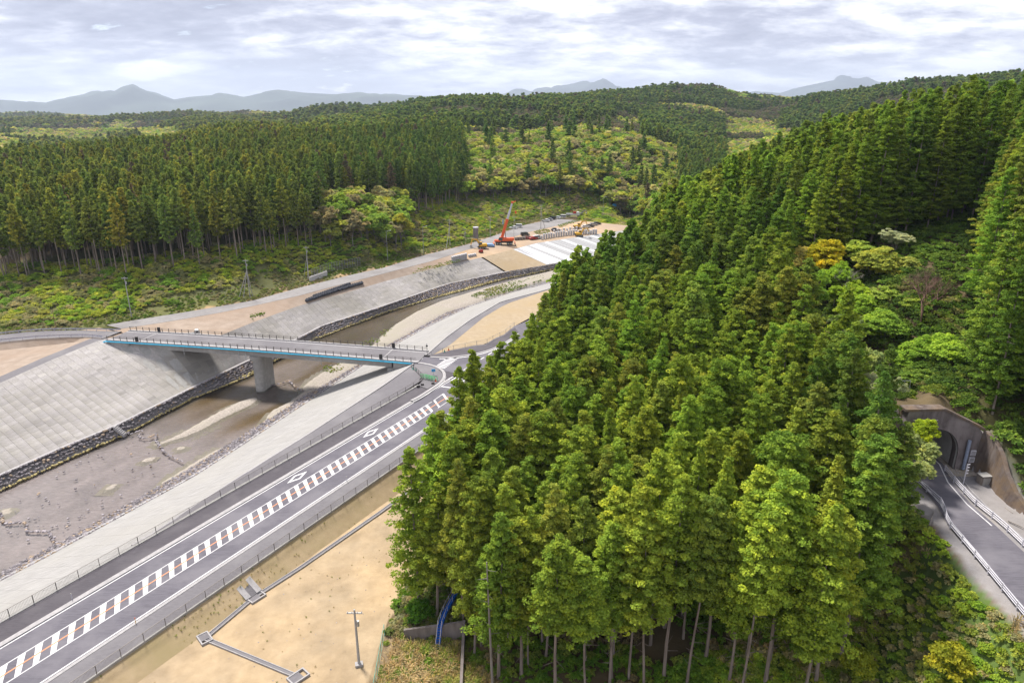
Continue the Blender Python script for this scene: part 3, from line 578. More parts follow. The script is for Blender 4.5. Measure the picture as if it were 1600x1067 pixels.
# ---------------------------------------------------------------- main road
SE = 100
carriage = loft('road', off(-5.0), off(4.95), -72, SE, 2, M['asphalt'], 1)
loft('pavement', off(5.7), off(9.25), -72, SE, 2, M['asphalt_dark'], 1, dz=.05)
loft('pavement', off(-9.05), off(-5.6), -72, SE, 2, M['asphalt_grey'], 1, dz=.05)
slab_strip('kerb', off(4.95), off(5.7), -72, 96, 3, M['kerb'], .10)
slab_strip('kerb', off(-5.6), off(-5.15), -72, SE, 3, M['kerb'], .10)
slab_strip('fence_footing', off(9.25), off(9.72), -72, 92, 3, M['concrete'], .14)
slab_strip('fence_footing', off(-9.3), off(-9.05), -72, SE, 3, M['concrete'], .14)
P_ = lambda s, t: np.array(S(s, t, float(zroad(s))))
JZ = 1.5
j_out = [P_(SE, -9.05), P_(SE, 17.6)]+[np.array([x, y, JZ]) for x, y in [(-25.6, 157.3), (-22.9, 166.2)]]+[np.array([p[0], p[1], JZ]) for p in FENCE2[0:]]+[np.array([x, y, JZ]) for x, y in [(10, 201), (26, 219), (43, 232), (53, 218), (43, 204), (28, 190), (16, 173), (7, 158)]]
junction = flat_poly('junction', j_out, M['asphalt'])
def stripe(pts, mat='white_paint', name='stripe', parent=None, h=.006, zs=None):
    """painted marking: thin sheet lying on the road; pts as (s,t) or world xy"""
    mb = MB(); P = []
    for p in pts: P.append((p[0], p[1], p[2]+h))
    mb.add(P, [tuple(range(len(P)))]); return mb.build(name, M[mat], parent or carriage)
def rline(t0, t1, s0, s1, mat, name, parent=None, step=4, h=.006):
    ss = np.arange(s0, s1+.1, step); V = []
    for s in ss: z = float(zroad(s)); V += [S(s, t0, z+h), S(s, t1, z+h)]
    F = [(2*i, 2*i+1, 2*i+3, 2*i+2) for i in range(len(ss)-1)]
    return link(name, mesh_np(name, V, F, M[mat]), parent or carriage)
rline(4.62, 4.80, -72, 96, 'white_paint', 'edge_line'); rline(-4.92, -4.72, -72, SE, 'white_paint', 'edge_line')
rline(1.46, 1.61, -72, 85, 'white_paint', 'edge_line'); rline(-1.58, -1.43, -72, 82, 'white_paint', 'edge_line')
rline(-.1, .1, -72, 88, 'orange_paint', 'centre_line', h=.013)
for i in range(-37, 45):
    s = 3.1-.95+i*1.927
    if s > 82.5: break
    stripe([P_(s-1.4, -1.43), P_(s-.72, -1.43), P_(s+1.28, 1.46), P_(s+.42, 1.46)])
stripe([P_(82.6, -1.43), P_(84.8, -1.43), P_(88.9, 1.9), P_(84.8, 1.6)])if False else None
stripe([P_(84.6, 1.5), P_(82.4, -1.4), P_(82.9, -1.4), P_(85.2, 1.5)]); stripe([P_(85.6, -1.4), P_(86.4, -1.3), P_(89.0, 1.9), P_(88.2, 1.75)]); stripe([P_(84.7, 1.5), P_(88.8, 1.75), P_(88.8, 1.95), P_(84.7, 1.66)]); stripe([P_(82.0, -1.58), P_(86.4, -1.45), P_(86.4, -1.3), P_(82.0, -1.43)])
def diamond(s):
    o = [(-2.3, 0), (0.1, .85), (2.3, 0), (-.1, -.85)]; k = .58
    for i in range(4):
        a, b = o[i], o[(i+1) % 4]; stripe([P_(s+a[0], 3.35+a[1]), P_(s+b[0], 3.35+b[1]), P_(s+b[0]*k, 3.35+b[1]*k), P_(s+a[0]*k, 3.35+a[1]*k)], name='diamond_side')
diamond(47.5); diamond(66.5)
stripe([P_(91.6, 5.0), P_(92.05, 5.0), P_(92.6, 1.9), P_(92.15, 1.9)], name='stop_line')
def jp(x, y): return at(580+x/6.388, 500+y/6.388, JZ)
def jquad(*q, name='stripe', h=.006): return stripe([jp(*p) for p in q], name=name, parent=junction, h=h)
def lerp(a, b, k): return (a[0]+(b[0]-a[0])*k, a[1]+(b[1]-a[1])*k)
for i in range(9):
    k0, k1 = i/8.6, i/8.6+.062
    a, b = (640, 462), (762, 373); c, d = (735, 484), (876, 377)
    jquad(lerp(a, b, k0), lerp(c, d, k0), lerp(c, d, k1), lerp(a, b, k1))
for i in range(-1, 10):
    k = i/6.0; a = lerp((757, 592), (955, 637), k); b = lerp((812, 564), (1000, 603), k)
    da = (10, 2.4); db = (10, 2.0)
    jquad((a[0], a[1]), (a[0]+16, a[1]+3.6), (b[0]+14, b[1]+3), (b[0], b[1])) if i >= 0 else None
for a, b in [((485,402),(515,380)),((832,556),(876,526)),((920,501),(965,471)),((1008,446),(1047,420)),((1092,392),(1128,371)),((1166,346),(1205,322)),((1245,297),(1290,271))]:
    jquad((a[0]-3, a[1]-2), (a[0]+5, a[1]+2), (b[0]+4, b[1]+2), (b[0]-4, b[1]-2), name='dash_line')
jquad((1176,436), (1310,410), (1316,416), (1186,441)); jquad((1176,436), (1186,438), (1256,484), (1250,488)); jquad((1206,436),(1222,432),(1262,478),(1250,484)); jquad((1240,430),(1256,426),(1296,452),(1284,460)); jquad((1272,423),(1290,419),(1326,437),(1316,446)); jquad((1250,487),(1330,436),(1336,440),(1256,490))
jquad((160,392),(225,345),(236,345),(172,392), name='stop_line')
for a, b in [((80,358),(155,360)), ((210,370),(300,374)), ((355,378),(430,381))]: pass
def kerb_path(px, name='kerb', w=.55, h=.12, lab=None, base=JZ):
    P = [np.array(jp(*p)[:2]) for p in px]; V = []; n = len(P)
    for i in range(n):
        d = P[min(i+1, n-1)]-P[max(i-1, 0)]; d /= np.linalg.norm(d); m = np.array([-d[1], d[0]])*w/2
        V += [(*(P[i]-m), base-.1), (*(P[i]-m), base+h), (*(P[i]+m), base+h), (*(P[i]+m), base-.1)]
    F = []
    for i in range(n-1): o = 4*i; F += [(o, o+1, o+5, o+4), (o+1, o+2, o+6, o+5), (o+2, o+3, o+7, o+6)]
    return link(name, mesh_np(name, V, F, M['kerb']), kind='structure')
def smooth(pts, n=4):
    P = np.array(pts, float); out = []
    for i in range(len(P)-1):
        p0, p1, p2, p3 = P[max(i-1, 0)], P[i], P[i+1], P[min(i+2, len(P)-1)]
        for k in np.arange(n)/n: out.append(.5*((2*p1)+(-p0+p2)*k+(2*p0-5*p1+4*p2-p3)*k**2+(-p0+3*p1-3*p2+p3)*k**3))
    out.append(P[-1]); return out
kc = smooth([(440,428),(500,432),(560,443),(620,458),(672,480),(708,505),(728,535),(728,570),(708,605),(665,645),(600,688),(540,728),(470,772),(400,806)])
kerb_path(kc, w=.7)
# gutter line following the kerb
gl = [(x+14, y+1) if y < 600 else (x+16, y+10) for x, y in kc]
V = []; 
for p in gl: q = jp(*p); V += [(q[0], q[1], JZ+.006)]
gi = [np.array(v) for v in V]; GV = []
for i, p in enumerate(gi):
    d = gi[min(i+1, len(gi)-1)]-gi[max(i-1, 0)]; d /= np.linalg.norm(d); m = np.array([-d[1], d[0], 0])*.12; GV += [p-m, p+m]
link('edge_line', mesh_np('edge_line', GV, [(2*i, 2*i+1, 2*i+3, 2*i+2) for i in range(len(gi)-1)], M['white_paint']), junction)
k2 = smooth([(585,372),(680,378),(760,378),(850,370),(1000,350),(1150,314),(1280,264),(1400,192),(1470,140)])
kerb_path([(x, y-3) for x, y in k2], w=.6)
gi = [np.array(jp(x, y+8))+[0, 0, .006] for x, y in k2[4:]]; GV = []
for i, p in enumerate(gi):
    d = gi[min(i+1, len(gi)-1)]-gi[max(i-1, 0)]; d /= np.linalg.norm(d); m = np.array([-d[1], d[0], 0])*.22; GV += [p-m, p+m]
link('edge_line', mesh_np('edge_line', GV, [(2*i, 2*i+1, 2*i+3, 2*i+2) for i in range(len(gi)-1)], M['white_paint']), junction)
# darker footway behind the second kerb, paler apron beside the corner
dk = [jp(x, y-10) for x, y in k2]; fk = [jp(x+6, y+8) for x, y in [(600,350),(700,325),(800,300),(910,278),(1025,255),(1140,242),(1243,178),(1320,150),(1430,70)]][::-1]
o = flat_poly('pavement', [(p[0], p[1], JZ+.03) for p in dk+fk], M['asphalt_dark'])
cor = [jp(*p) for p in [(445,440),(560,455),(655,485),(695,515),(712,545),(700,590),(640,640),(560,690),(470,650),(505,610),(520,592),(455,522),(400,470)]]
flat_poly('pavement', [(p[0], p[1], JZ+.03) for p in cor], M['asphalt_grey'])
# ---------------------------------------------------------------- fences
def post_mesh(h, r, mat, n=6):
    mb = MB(); mb.tube((0, 0, -.1), (0, 0, h), r, r, n); return mb.mesh('post', mat)
def fence(path, label, h=1.15, spacing=2.85, mat=None, bars=.16, rails=(1.0,), post_r=.045, group=None, name='fence', rail_r=.028, limit=300, cat='fence', bottom=.12):
    """path: list of world points along the foot; posts, rails and thin bars follow it"""
    mat = mat or M['fence']; P = [Vector(map(float, p)) for p in path]; t = empty(name, P[0], label=label, cat=cat, group=group)
    pm = post_mesh(h, post_r, mat); L = [0]
    for a, b in zip(P[:-1], P[1:]): L.append(L[-1]+(b-a).length)
    def atl(l):
        for i in range(len(P)-1):
            if l <= L[i+1]+1e-6: k = (l-L[i])/max(1e-6, L[i+1]-L[i]); return P[i].lerp(P[i+1], k)
        return P[-1]
    l = 0; n = 0
    while l <= L[-1]+.01 and n < limit: p = atl(l); part('post', pm, t, p); l += spacing; n += 1
    for rr in rails:
        mb = MB(); mb.path([atl(x)+Vector((0, 0, h*rr)) for x in np.linspace(0, L[-1], max(2, int(L[-1]/6)))], rail_r, 4); mb.build('rail', mat, t, world=True)
    mb = MB(); mb.path([atl(x)+Vector((0, 0, bottom)) for x in np.linspace(0, L[-1], max(2, int(L[-1]/6)))], rail_r*.7, 4); mb.build('rail', mat, t, world=True)
    if bars:
        V = []; F = []; w = .011
        for x in np.arange(0, L[-1], bars):
            p = atl(x); d = (atl(min(x+.5, L[-1]))-atl(max(0, x-.5))).normalized()*w; b = len(V)
            for z in (bottom, h*max(rails)): V += [(p.x-d.x, p.y-d.y, p.z+z), (p.x+d.x, p.y+d.y, p.z+z)]
            F.append((b, b+1, b+3, b+2))
        o = ORG[t.name]; V = np.array(V)-o; x = link('bars', mesh_np('bars', V, F, mat), t); x['kind'] = 'stuff'
    return t
fence([P_(s, 9.5)+[0, 0, .12] for s in list(np.arange(-60, 90, 6))+[90]]+[P_(93.4, 10.7)+[0, 0, .1]], 'long dark steel fence along the pale levee side of the main road')
fence([P_(93.4, 10.7)+[0, 0, .1], np.array([-22.5, 150.9, JZ]), np.array([-24.5, 154.6, JZ])], 'short dark mesh fence closing the plaza corner beside the bridge end', bars=.1, spacing=1.6)
fence([P_(s, -9.18)+[0, 0, .12] for s in np.arange(-60, 100, 6)], 'long dark steel fence between the road and the tan sown field', bars=.13)
fence([(p[0], p[1], JZ) for p in FENCE2], 'curved wire fence round the tan ground beyond the crossing', mat=M['steel'], bars=.25, spacing=3.4, post_r=.05)
# ---------------------------------------------------------------- ditch and chute beside the field
def ditch(name, pts, label, w=.42, depth=.35):
    t = empty(name, pts[0], label=label, cat='drain'); P = [np.array(p, float) for p in pts]
    for sd in (-1, 1):
        mb = MB()
        for a, b in zip(P[:-1], P[1:]):
            d = (b-a)[:2]; d /= np.linalg.norm(d); m = np.array([-d[1], d[0], 0])*sd; i_ = m*w/2; o_ = m*(w/2+.09); u = np.array([0, 0, .09]); lo = np.array([0, 0, -depth])
            mb.hexa([a+i_+lo, b+i_+lo, b+o_+lo, a+o_+lo], [a+i_+u, b+i_+u, b+o_+u, a+o_+u])
        mb.build('channel_side', M['kerb'], t, world=True)
    mb = MB()
    for a, b in zip(P[:-1], P[1:]):
        d = (b-a)[:2]; d /= np.linalg.norm(d); m = np.array([-d[1], d[0], 0])*w/2; mb.add([a-m+[0, 0, .02], a+m+[0, 0, .02], b+m+[0, 0, .02], b-m+[0, 0, .02]], [(0, 1, 2, 3)])
    mb.build('channel_cover', M['asphalt_grey'], t, world=True); return t
FZ = -1.62
dA = at(320, 997, FZ); dB = at(398, 932, FZ); dC = at(470, 886, FZ); dD = at(590, 803, FZ); dE = at(466, 1057, FZ); dF = at(455, 1075, FZ)
sA, tA_ = w2st(dA[0], dA[1]); sD, tD_ = w2st(dD[0], dD[1])
ditch('drainage_channel', [S(float(sA), float(tA_), FZ), S(float(sA)+8, float(w2st(dB[0], dB[1])[1]), FZ), S(float(w2st(dC[0], dC[1])[0]), float(w2st(dC[0], dC[1])[1]), FZ), S(float(sD), float(tD_), FZ), S(90, float(tD_)-.4, FZ)], 'long concrete drain at the foot of the road bank by the tan field')
ditch('drainage_channel', [tuple(dA), tuple(dE)], 'concrete drain crossing the tan field towards the bottom edge')
def pit(p, label, rz, a=1.0, b=.65):
    t = empty('catch_pit', p, rz, label=label, cat='drain pit', group='concrete catch pits on the field drain')
    for x0, x1, y0, y1 in ((-a, a, -b, -b+.16), (-a, a, b-.16, b), (-a, -a+.16, -b+.16, b-.16), (a-.16, a, -b+.16, b-.16)):
        MB().box(x0, x1, y0, y1, -.4, .16).build('pit_wall', M['kerb'], t)
    MB().box(-a+.16, a*.35, -b+.16, b-.16, -.1, .10).build('pit_lid', M['asphalt_grey'], t); MB().box(a*.35, a-.16, -b+.16, b-.16, -.5, -.38).build('pit_floor', M['black'], t)
ra = atan2(DV[1], DV[0])
pit((dA[0], dA[1], FZ), 'concrete catch pit at the corner where the two drains meet', ra-pi/2-.3, 1.0, .7)
pit((dB[0]+.25, dB[1]-.1, FZ), 'concrete catch pit under the foot of the drain chute', ra-.1, 1.1, .7)
pit((dE[0], dE[1], FZ), 'concrete catch pit at the lower end of the field drain', ra-.2, 1.1, .75)
def chute():
    a = at(374, 904, -.05); b = at(397, 930, FZ+.1); t = empty('drain_chute', b, label='short concrete chute running down the road bank into the drain', cat='drain chute')
    d = (b-a)[:2]; d /= np.linalg.norm(d); m = np.array([-d[1], d[0], 0])
    for k0, k1, h in ((-1.25, -.45, .14), (.45, 1.25, .14)):
        mb = MB(); mb.hexa([a+m*k0, b+m*k0, b+m*k1, a+m*k1], [a+m*k0+[0, 0, h], b+m*k0+[0, 0, h], b+m*k1+[0, 0, h], a+m*k1+[0, 0, h]]); mb.build('chute_flank', M['kerb'], t, world=True)
    mb = MB(); mb.hexa([a-m*.45-[0, 0, .05], b-m*.45-[0, 0, .05], b+m*.45-[0, 0, .05], a+m*.45-[0, 0, .05]], [a-m*.45+[0, 0, .05], b-m*.45+[0, 0, .05], b+m*.45+[0, 0, .05], a+m*.45+[0, 0, .05]]); mb.build('chute_channel', M['asphalt_grey'], t, world=True)
chute()
# small delineator posts
def delineator(p, label, c='white'):
    t = empty('delineator', p, label=label, cat='marker post', group='short marker posts along the kerbs')
    MB().tube((0, 0, 0), (0, 0, .8), .045, .04, 8).build('post', M['rail_white' if c == 'white' else 'yellow'], t); MB().tube((0, 0, .8), (0, 0, .95), .05, .05, 8).build('reflector', M['orange' if c != 'white' else 'light_lens'], t)
for (px, py, lab) in ((113,936,'thin white marker post on the kerb nearest the bottom left'), (455,730,'thin white marker post on the left kerb beside the diamond marking')):
    p = at(px, py, .2); delineator(p, lab)
delineator(at(212.5, 974.5, .15), 'thin yellow marker post on the field side kerb', 'y'); delineator(at(542, 752, .9), 'thin pale marker post on the field side kerb near the big trees')
# ---------------------------------------------------------------- bridge
def build_bridge():
    A = at(165, 531.5, 1.7); B = at(652, 567.5, 1.6); d = (B-A)[:2]; Lb = float(np.linalg.norm(d)); d /= Lb; n = np.array([-d[1], d[0]]); Wd_ = 9.2
    def Q(a, w, z): return (A[0]+d[0]*a+n[0]*w, A[1]+d[1]*a+n[1]*w, z)
    zd = lambda a: 1.62+.3*sin(pi*np.clip(a/Lb, 0, 1))
    t = empty('road_bridge', (A[0], A[1], 1.6), label='two span concrete road bridge with a bright blue pipe along its side', cat='bridge')
    st_ = np.linspace(0, Lb, 29)
    def ribbon(w0, w1, z0, z1, a0=0, a1=Lb, nn=29):
        mb = MB(); aa = np.linspace(a0, a1, nn)
        for x, y in zip(aa[:-1], aa[1:]):
            mb.hexa([Q(x, w0, zd(x)+z0), Q(y, w0, zd(y)+z0), Q(y, w1, zd(y)+z0), Q(x, w1, zd(x)+z0)], [Q(x, w0, zd(x)+z1), Q(y, w0, zd(y)+z1), Q(y, w1, zd(y)+z1), Q(x, w1, zd(x)+z1)])
        return mb
    ribbon(.15, Wd_-.15, -.30, -.02).build('deck_slab', M['concrete'], t, world=True)
    ribbon(.72, Wd_-.72, -.02, .03).build('deck_surface', M['asphalt_grey'], t, world=True)
    ribbon(0, .72, -.45, .20).build('deck_edge', M['kerb'], t, world=True); ribbon(Wd_-.72, Wd_, -.45, .20).build('deck_edge', M['kerb'], t, world=True)
    for w in (1.3, Wd_-1.5): ribbon(w, w+.16, .03, .037).build('edge_line', M['white_paint'], t, world=True)
    a0, a1 = 7.5, Lb-7.0
    for w in (.75, 2.9, 5.2, 7.4): ribbon(w, w+.75, -1.95, -.31, a0, a1, 20).build('girder', M['concrete'], t, world=True)
    # pier: rounded wall with a wider cap
    pc = 43.3; zt = zd(pc)-1.97
    for nm, L0, W0, z0, z1 in (('pier_shaft', 3.5, 1.35, -11.6, zt-1.15), ('pier_cap', 4.3, 1.65, zt-1.15, zt)):
        mb = MB(); pr = []
        for i in range(12): an = pi*i/11; pr.append((W0*cos(an), L0-W0+W0*sin(an)))
        for i in range(12): an = pi+pi*i/11; pr.append((W0*cos(an), -(L0-W0)+W0*sin(an)))
        lo = [Q(pc+x, Wd_/2-.2+y, z0) for x, y in pr]; hi = [Q(pc+x, Wd_/2-.2+y, z1) for x, y in pr]; k = len(pr)
        mb.add(lo+hi, [tuple(range(k))[::-1], tuple(range(k, 2*k))]+[(i, (i+1) % k, k+(i+1) % k, k+i) for i in range(k)]); mb.build(nm, M['concrete'], t, world=True)
    for w in (1.1, 3.2, 5.5, 7.7):
        mb = MB(); mb.hexa([Q(pc-.5, w-.35, zt), Q(pc+.5, w-.35, zt), Q(pc+.5, w+.35, zt), Q(pc-.5, w+.35, zt)], [Q(pc-.5, w-.35, zt+.02), Q(pc+.5, w-.35, zt+.02), Q(pc+.5, w+.35, zt+.02), Q(pc-.5, w+.35, zt+.02)]); mb.build('bearing', M['black'], t, world=True)
    # abutments with wing walls running down the slopes
    for a, sg, dep in ((a0-.6, -1, 4.6), (a1+.6, 1, 4.6)):
        mb = MB(); mb.hexa([Q(a-sg*.0, .2, zd(a)-dep-1.5), Q(a+sg*1.6, .2, zd(a)-dep-1.5), Q(a+sg*1.6, Wd_-.2, zd(a)-dep-1.5), Q(a, Wd_-.2, zd(a)-dep-1.5)],
                           [Q(a, .2, zd(a)-.46), Q(a+sg*1.6, .2, zd(a)-.46), Q(a+sg*1.6, Wd_-.2, zd(a)-.46), Q(a, Wd_-.2, zd(a)-.46)]); mb.build('abutment', M['concrete'], t, world=True)
        mb = MB(); mb.hexa([Q(a-sg*1.5, .1, zd(a)-dep-1.5), Q(a+sg*.2, .1, zd(a)-dep-1.5), Q(a+sg*.2, Wd_-.1, zd(a)-dep-1.5), Q(a-sg*1.5, Wd_-.1, zd(a)-dep-1.5)],
                           [Q(a-sg*1.5, .1, zd(a)-2.05), Q(a+sg*.2, .1, zd(a)-2.05), Q(a+sg*.2, Wd_-.1, zd(a)-2.05), Q(a-sg*1.5, Wd_-.1, zd(a)-2.05)]); mb.build('abutment_seat', M['concrete'], t, world=True)
        for w in (.05, Wd_-.45):
            mb = MB(); e = sg*(6.6 if sg < 0 else 6.0)
            mb.hexa([Q(a+sg*.3, w, zd(a)-dep-1), Q(a+e, w, zd(a)-1.3), Q(a+e, w+.4, zd(a)-1.3), Q(a+sg*.3, w+.4, zd(a)-dep-1)], [Q(a+sg*.3, w, zd(a)-.46), Q(a+e, w, zd(a)-.46), Q(a+e, w+.4, zd(a)-.46), Q(a+sg*.3, w+.4, zd(a)-.46)]); mb.build('wing_wall', M['concrete'], t, world=True)
    # railings
    pm = MB(); pm.box(-.06, .06, -.07, .07, 0, 1.05); pm = pm.mesh('post', M['fence'])
    for w in (.25, Wd_-.25):
        rmb = MB(); aa = np.linspace(.3, Lb-.3, 29)
        for z in (1.0, .72, .45):
            for x, y in zip(aa[:-1], aa[1:]): rmb.bar(Q(x, w, zd(x)+.2+z), Q(y, w, zd(y)+.2+z), .05, .05)
        r = rmb.build('railing', M['fence'], t, world=True)
        for x in np.arange(.3, Lb-.2, 2.05):
            q = np.array(Q(x, w, zd(x)+.2))-ORG[t.name]; link('post', pm, r, tuple(map(float, q)), atan2(d[1], d[0]))
    # blue service pipe clipped under the near edge
    mb = MB(); aa = np.linspace(-.1, Lb-1.2, 60); mb.path([Q(x, -.16, zd(x)-.22+.02*sin(x*1.7)) for x in aa], .17, 6); mb.path([Q(-.1, -.16, zd(0)-.22), Q(-1.1, -.2, zd(0)-.7)], .17, 6); mb.path([Q(Lb-1.2, -.16, zd(Lb)-.22), Q(Lb+.8, -.6, zd(Lb)-.75)], .17, 6)
    mb.build('service_pipe', M['blue'], t, world=True)
    for x in (23.5, 39.5, 41.5, 62.5): 
        MB().path([Q(x, -.05, zd(x)-.4), Q(x, -.05, zd(x)-2.6)], .09, 6).build('drain_pipe', M['steel'], t, world=True)
    for x in (9.5, Lb-9.5):
        for w in (.25, Wd_-.25):
            mb = MB(); q = Q(x, w, zd(x)+.2); mb.box(q[0]-.35, q[0]+.35, q[1]-.2, q[1]+.2, q[2], q[2]+1.25); mb.build('cabinet', M['black'], t, world=True)
        mb = MB(); q = [Q(x-.12, .72, zd(x)+.031), Q(x+.12, .72, zd(x)+.031), Q(x+.12, Wd_-.72, zd(x)+.031), Q(x-.12, Wd_-.72, zd(x)+.031)]; mb.hexa(q, [(p[0], p[1], p[2]+.015) for p in q]); mb.build('expansion_joint', M['kerb'], t, world=True)
    return A, d, n, Lb
BA, BD, BN, BL = build_bridge()
# ---------------------------------------------------------------- approach road and its white guardrails
farp = [at(x, y, 1.55) for x, y in [(-120,541),(0,523.5),(40,519),(73,517),(120,516.2),(190,518)]]; nearp = [at(x, y, 1.55) for x, y in [(-120,556),(0,535),(56,529.5),(100,527.5),(135,527),(160,529.5)]]
V = []; 
for a, b in zip(nearp, farp): V += [(a[0], a[1], 1.60), (b[0], b[1], 1.60)]
link('approach_road', mesh_np('approach_road', V, [(2*i, 2*i+2, 2*i+3, 2*i+1) for i in range(5)], M['asphalt_grey']), kind='structure')
V = []
for a, b in zip(nearp, farp):
    d = (a-b)[:2]; d /= np.linalg.norm(d); V += [(a[0], a[1], 1.59), (a[0]+d[0]*4, a[1]+d[1]*4, -1.2), (b[0], b[1], 1.59), (b[0]-d[0]*3, b[1]-d[1]*3, -1.0)]
link('approach_bank', mesh_np('approach_bank', V, [(4*i, 4*i+1, 4*i+5, 4*i+4) for i in range(5)]+[(4*i+2, 4*i+6, 4*i+7, 4*i+3) for i in range(5)], M['dirt']), kind='structure')
def guardrail(path, label, h=.8, spacing=3.0, tubes=False, group=None):
    P = [Vector(map(float, p)) for p in path]; t = empty('guardrail', P[0], label=label, cat='guardrail', group=group)
    pm = post_mesh(h, .07, M['rail_white'], 8); L = [0]
    for a, b in zip(P[:-1], P[1:]): L.append(L[-1]+(b-a).length)
    def atl(l):
        for i in range(len(P)-1):
            if l <= L[i+1]+1e-6: return P[i].lerp(P[i+1], (l-L[i])/max(1e-6, L[i+1]-L[i]))
        return P[-1]
    l = 0
    while l <= L[-1]: part('post', pm, t, atl(l)); l += spacing
    pts = [atl(x) for x in np.linspace(0, L[-1], max(2, int(L[-1]/1.5)))]
    if tubes:
        for z in (h-.08, h-.34, h-.58): MB().path([p+Vector((0, 0, z)) for p in pts], .05, 6).build('rail', M['rail_white'], t, world=True)
    else:
        mb = MB()
        for a, b in zip(pts[:-1], pts[1:]):
            d = (b-a); s = Vector((-d.y, d.x, 0)).normalized()*.06; prof = [(h-.32, 0), (h-.26, 1), (h-.2, 0), (h-.14, 1), (h-.08, 0), (h-.02, 1), (h+.02, 0)]
            A_ = [a+Vector((0, 0, z))+s*k*1.2 for z, k in prof]; B_ = [b+Vector((0, 0, z))+s*k*1.2 for z, k in prof]; n = len(prof)
            mb.add(A_+B_, [(i, i+1, n+i+1, n+i) for i in range(n-1)])
        mb.build('beam', M['rail_white'], t, world=True)
    return t
guardrail([(p[0], p[1]-.3, 1.6) for p in farp], 'curved white guardrail on the far side of the bridge approach')
guardrail([(p[0], p[1]+.2, 1.6) for p in nearp], 'curved white guardrail on the near side of the bridge approach')
# ---------------------------------------------------------------- foliage meshes
def leaves(C, Nrm, size, lv, aspect=.7, jitter=.6, r=None):
    """one small leaf quad per centre, facing roughly along its normal"""
    r = r or rng; n = len(C); N_ = Nrm+r.normal(0, jitter, (n, 3)); N_ /= np.linalg.norm(N_, axis=1)[:, None]+1e-9
    U = np.cross(N_, r.normal(0, 1, (n, 3))); U /= np.linalg.norm(U, axis=1)[:, None]+1e-9; Wv = np.cross(N_, U)
    s = (size*r.uniform(.65, 1.35, n))[:, None]; U = U*s; Wv = Wv*s*aspect
    bend = N_*s*.25
    V = np.stack([C-U-bend, C-Wv, C+U-bend, C+Wv], 1).reshape(-1, 3); F = np.arange(4*n).reshape(n, 4)
    return V, F, lv
def crown_mesh(name, parts, mat):
    Vs, Fs, Ls = [], [], []; o = 0
    for V, F, l in parts: Vs.append(V); Fs.append(F+o); Ls.append(l); o += len(V)
    return mesh_np(name, np.vstack(Vs), np.vstack(Fs), mat, {'lv': ('FLOAT', 'FACE', np.concatenate(Ls))})
def tufts(cen, rad, nper, size, r, clump_lv, up=.35, flat=.8):
    """leafy puffs round the given centres"""
    n = len(cen); D = r.normal(0, 1, (n, nper, 3)); D /= np.linalg.norm(D, axis=2)[..., None]; D[..., 2] = np.abs(D[..., 2])*.8+D[..., 2]*.2+.0
    C = cen[:, None]+D*(rad[:, None, None]*r.uniform(.55, 1.0, (n, nper, 1)))*np.array([1, 1, flat]); Nn = D+np.array([0, 0, up])
    lv = np.clip(clump_lv[:, None]+r.normal(0, .13, (n, nper)), 0, 1)
    return leaves(C.reshape(-1, 3), Nn.reshape(-1, 3), size, lv.ravel(), r=r)
def cedar(name, H, zb, R, seed, nlev=24, per=8, nper=26, size=.24, pointed=.8, sparse=0.0):
    """Japanese cedar crown: rings of rounded branch-end tufts on a tapering cone, upright leader"""
    r = np.random.default_rng(seed); cen = []; rad = []; lv = []
    for i in range(nlev):
        u = (i+.5)/nlev; z = zb+(H-zb)*u; prof = min(1, (u/.16)**.6 if u < .16 else 1)*(1-((u-.1)/.92 if u > .1 else 0)**1.25)**pointed
        Rr = R*max(.06, prof)*(1+.12*sin(i*2.1+seed)); m = max(2, int(per*(.35+.8*prof)))
        for j in range(m):
            if r.random() < sparse: continue
            a = 2*pi*(j+r.random()*.8)/m+i*1.1; q = Rr*r.uniform(.62, 1.08)*(1+.18*sin(3*a+seed*1.7+i*.3))
            a += r.normal(0, .25); cen.append((q*cos(a), q*sin(a), z-q*.12+r.normal(0, .42))); rad.append(r.uniform(.42, .80)*(.6+.5*prof)); lv.append(np.clip(r.normal(.5, .2), .05, .98))
    cen = np.array(cen); rad = np.array(rad); lv = np.array(lv)
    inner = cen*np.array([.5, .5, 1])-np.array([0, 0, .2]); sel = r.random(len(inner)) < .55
    P = [tufts(cen, rad, nper, size, r, lv), tufts(inner[sel], rad[sel]*1.15, max(5, nper//3), size*1.7, r, lv[sel]*.6)]  # inner clumps get a darker value, crown shade put into their colour
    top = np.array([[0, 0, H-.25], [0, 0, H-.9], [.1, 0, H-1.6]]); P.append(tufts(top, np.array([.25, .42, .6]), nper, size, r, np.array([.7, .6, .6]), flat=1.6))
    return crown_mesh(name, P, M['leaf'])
def trunk_mesh(name, H, r0, mat, seed, stubs=10, lean=.0, zb=8, stublen=1.6):
    r = np.random.default_rng(seed); mb = MB(); pts = [Vector((lean*(z/H)**2*2+.06*sin(z*.5+seed), .06*cos(z*.4+seed), z)) for z in np.linspace(-1.5, H*.96, 9)]
    for i in range(8): k0 = 1-i/8.4; k1 = 1-(i+1)/8.4; mb.tube(pts[i], pts[i+1], r0*(k0**.75)*(1.25 if i == 0 else 1), r0*(k1**.75), 7, cap=False)
    for i in range(stubs):
        z = r.uniform(2.5, zb+3); a = r.uniform(0, 2*pi); l = r.uniform(.4, stublen); mb.tube((0, 0, z), (l*cos(a), l*sin(a), z+r.uniform(-.3, .25)), .035, .012, 4, cap=False)
    return mb.mesh(name, mat)
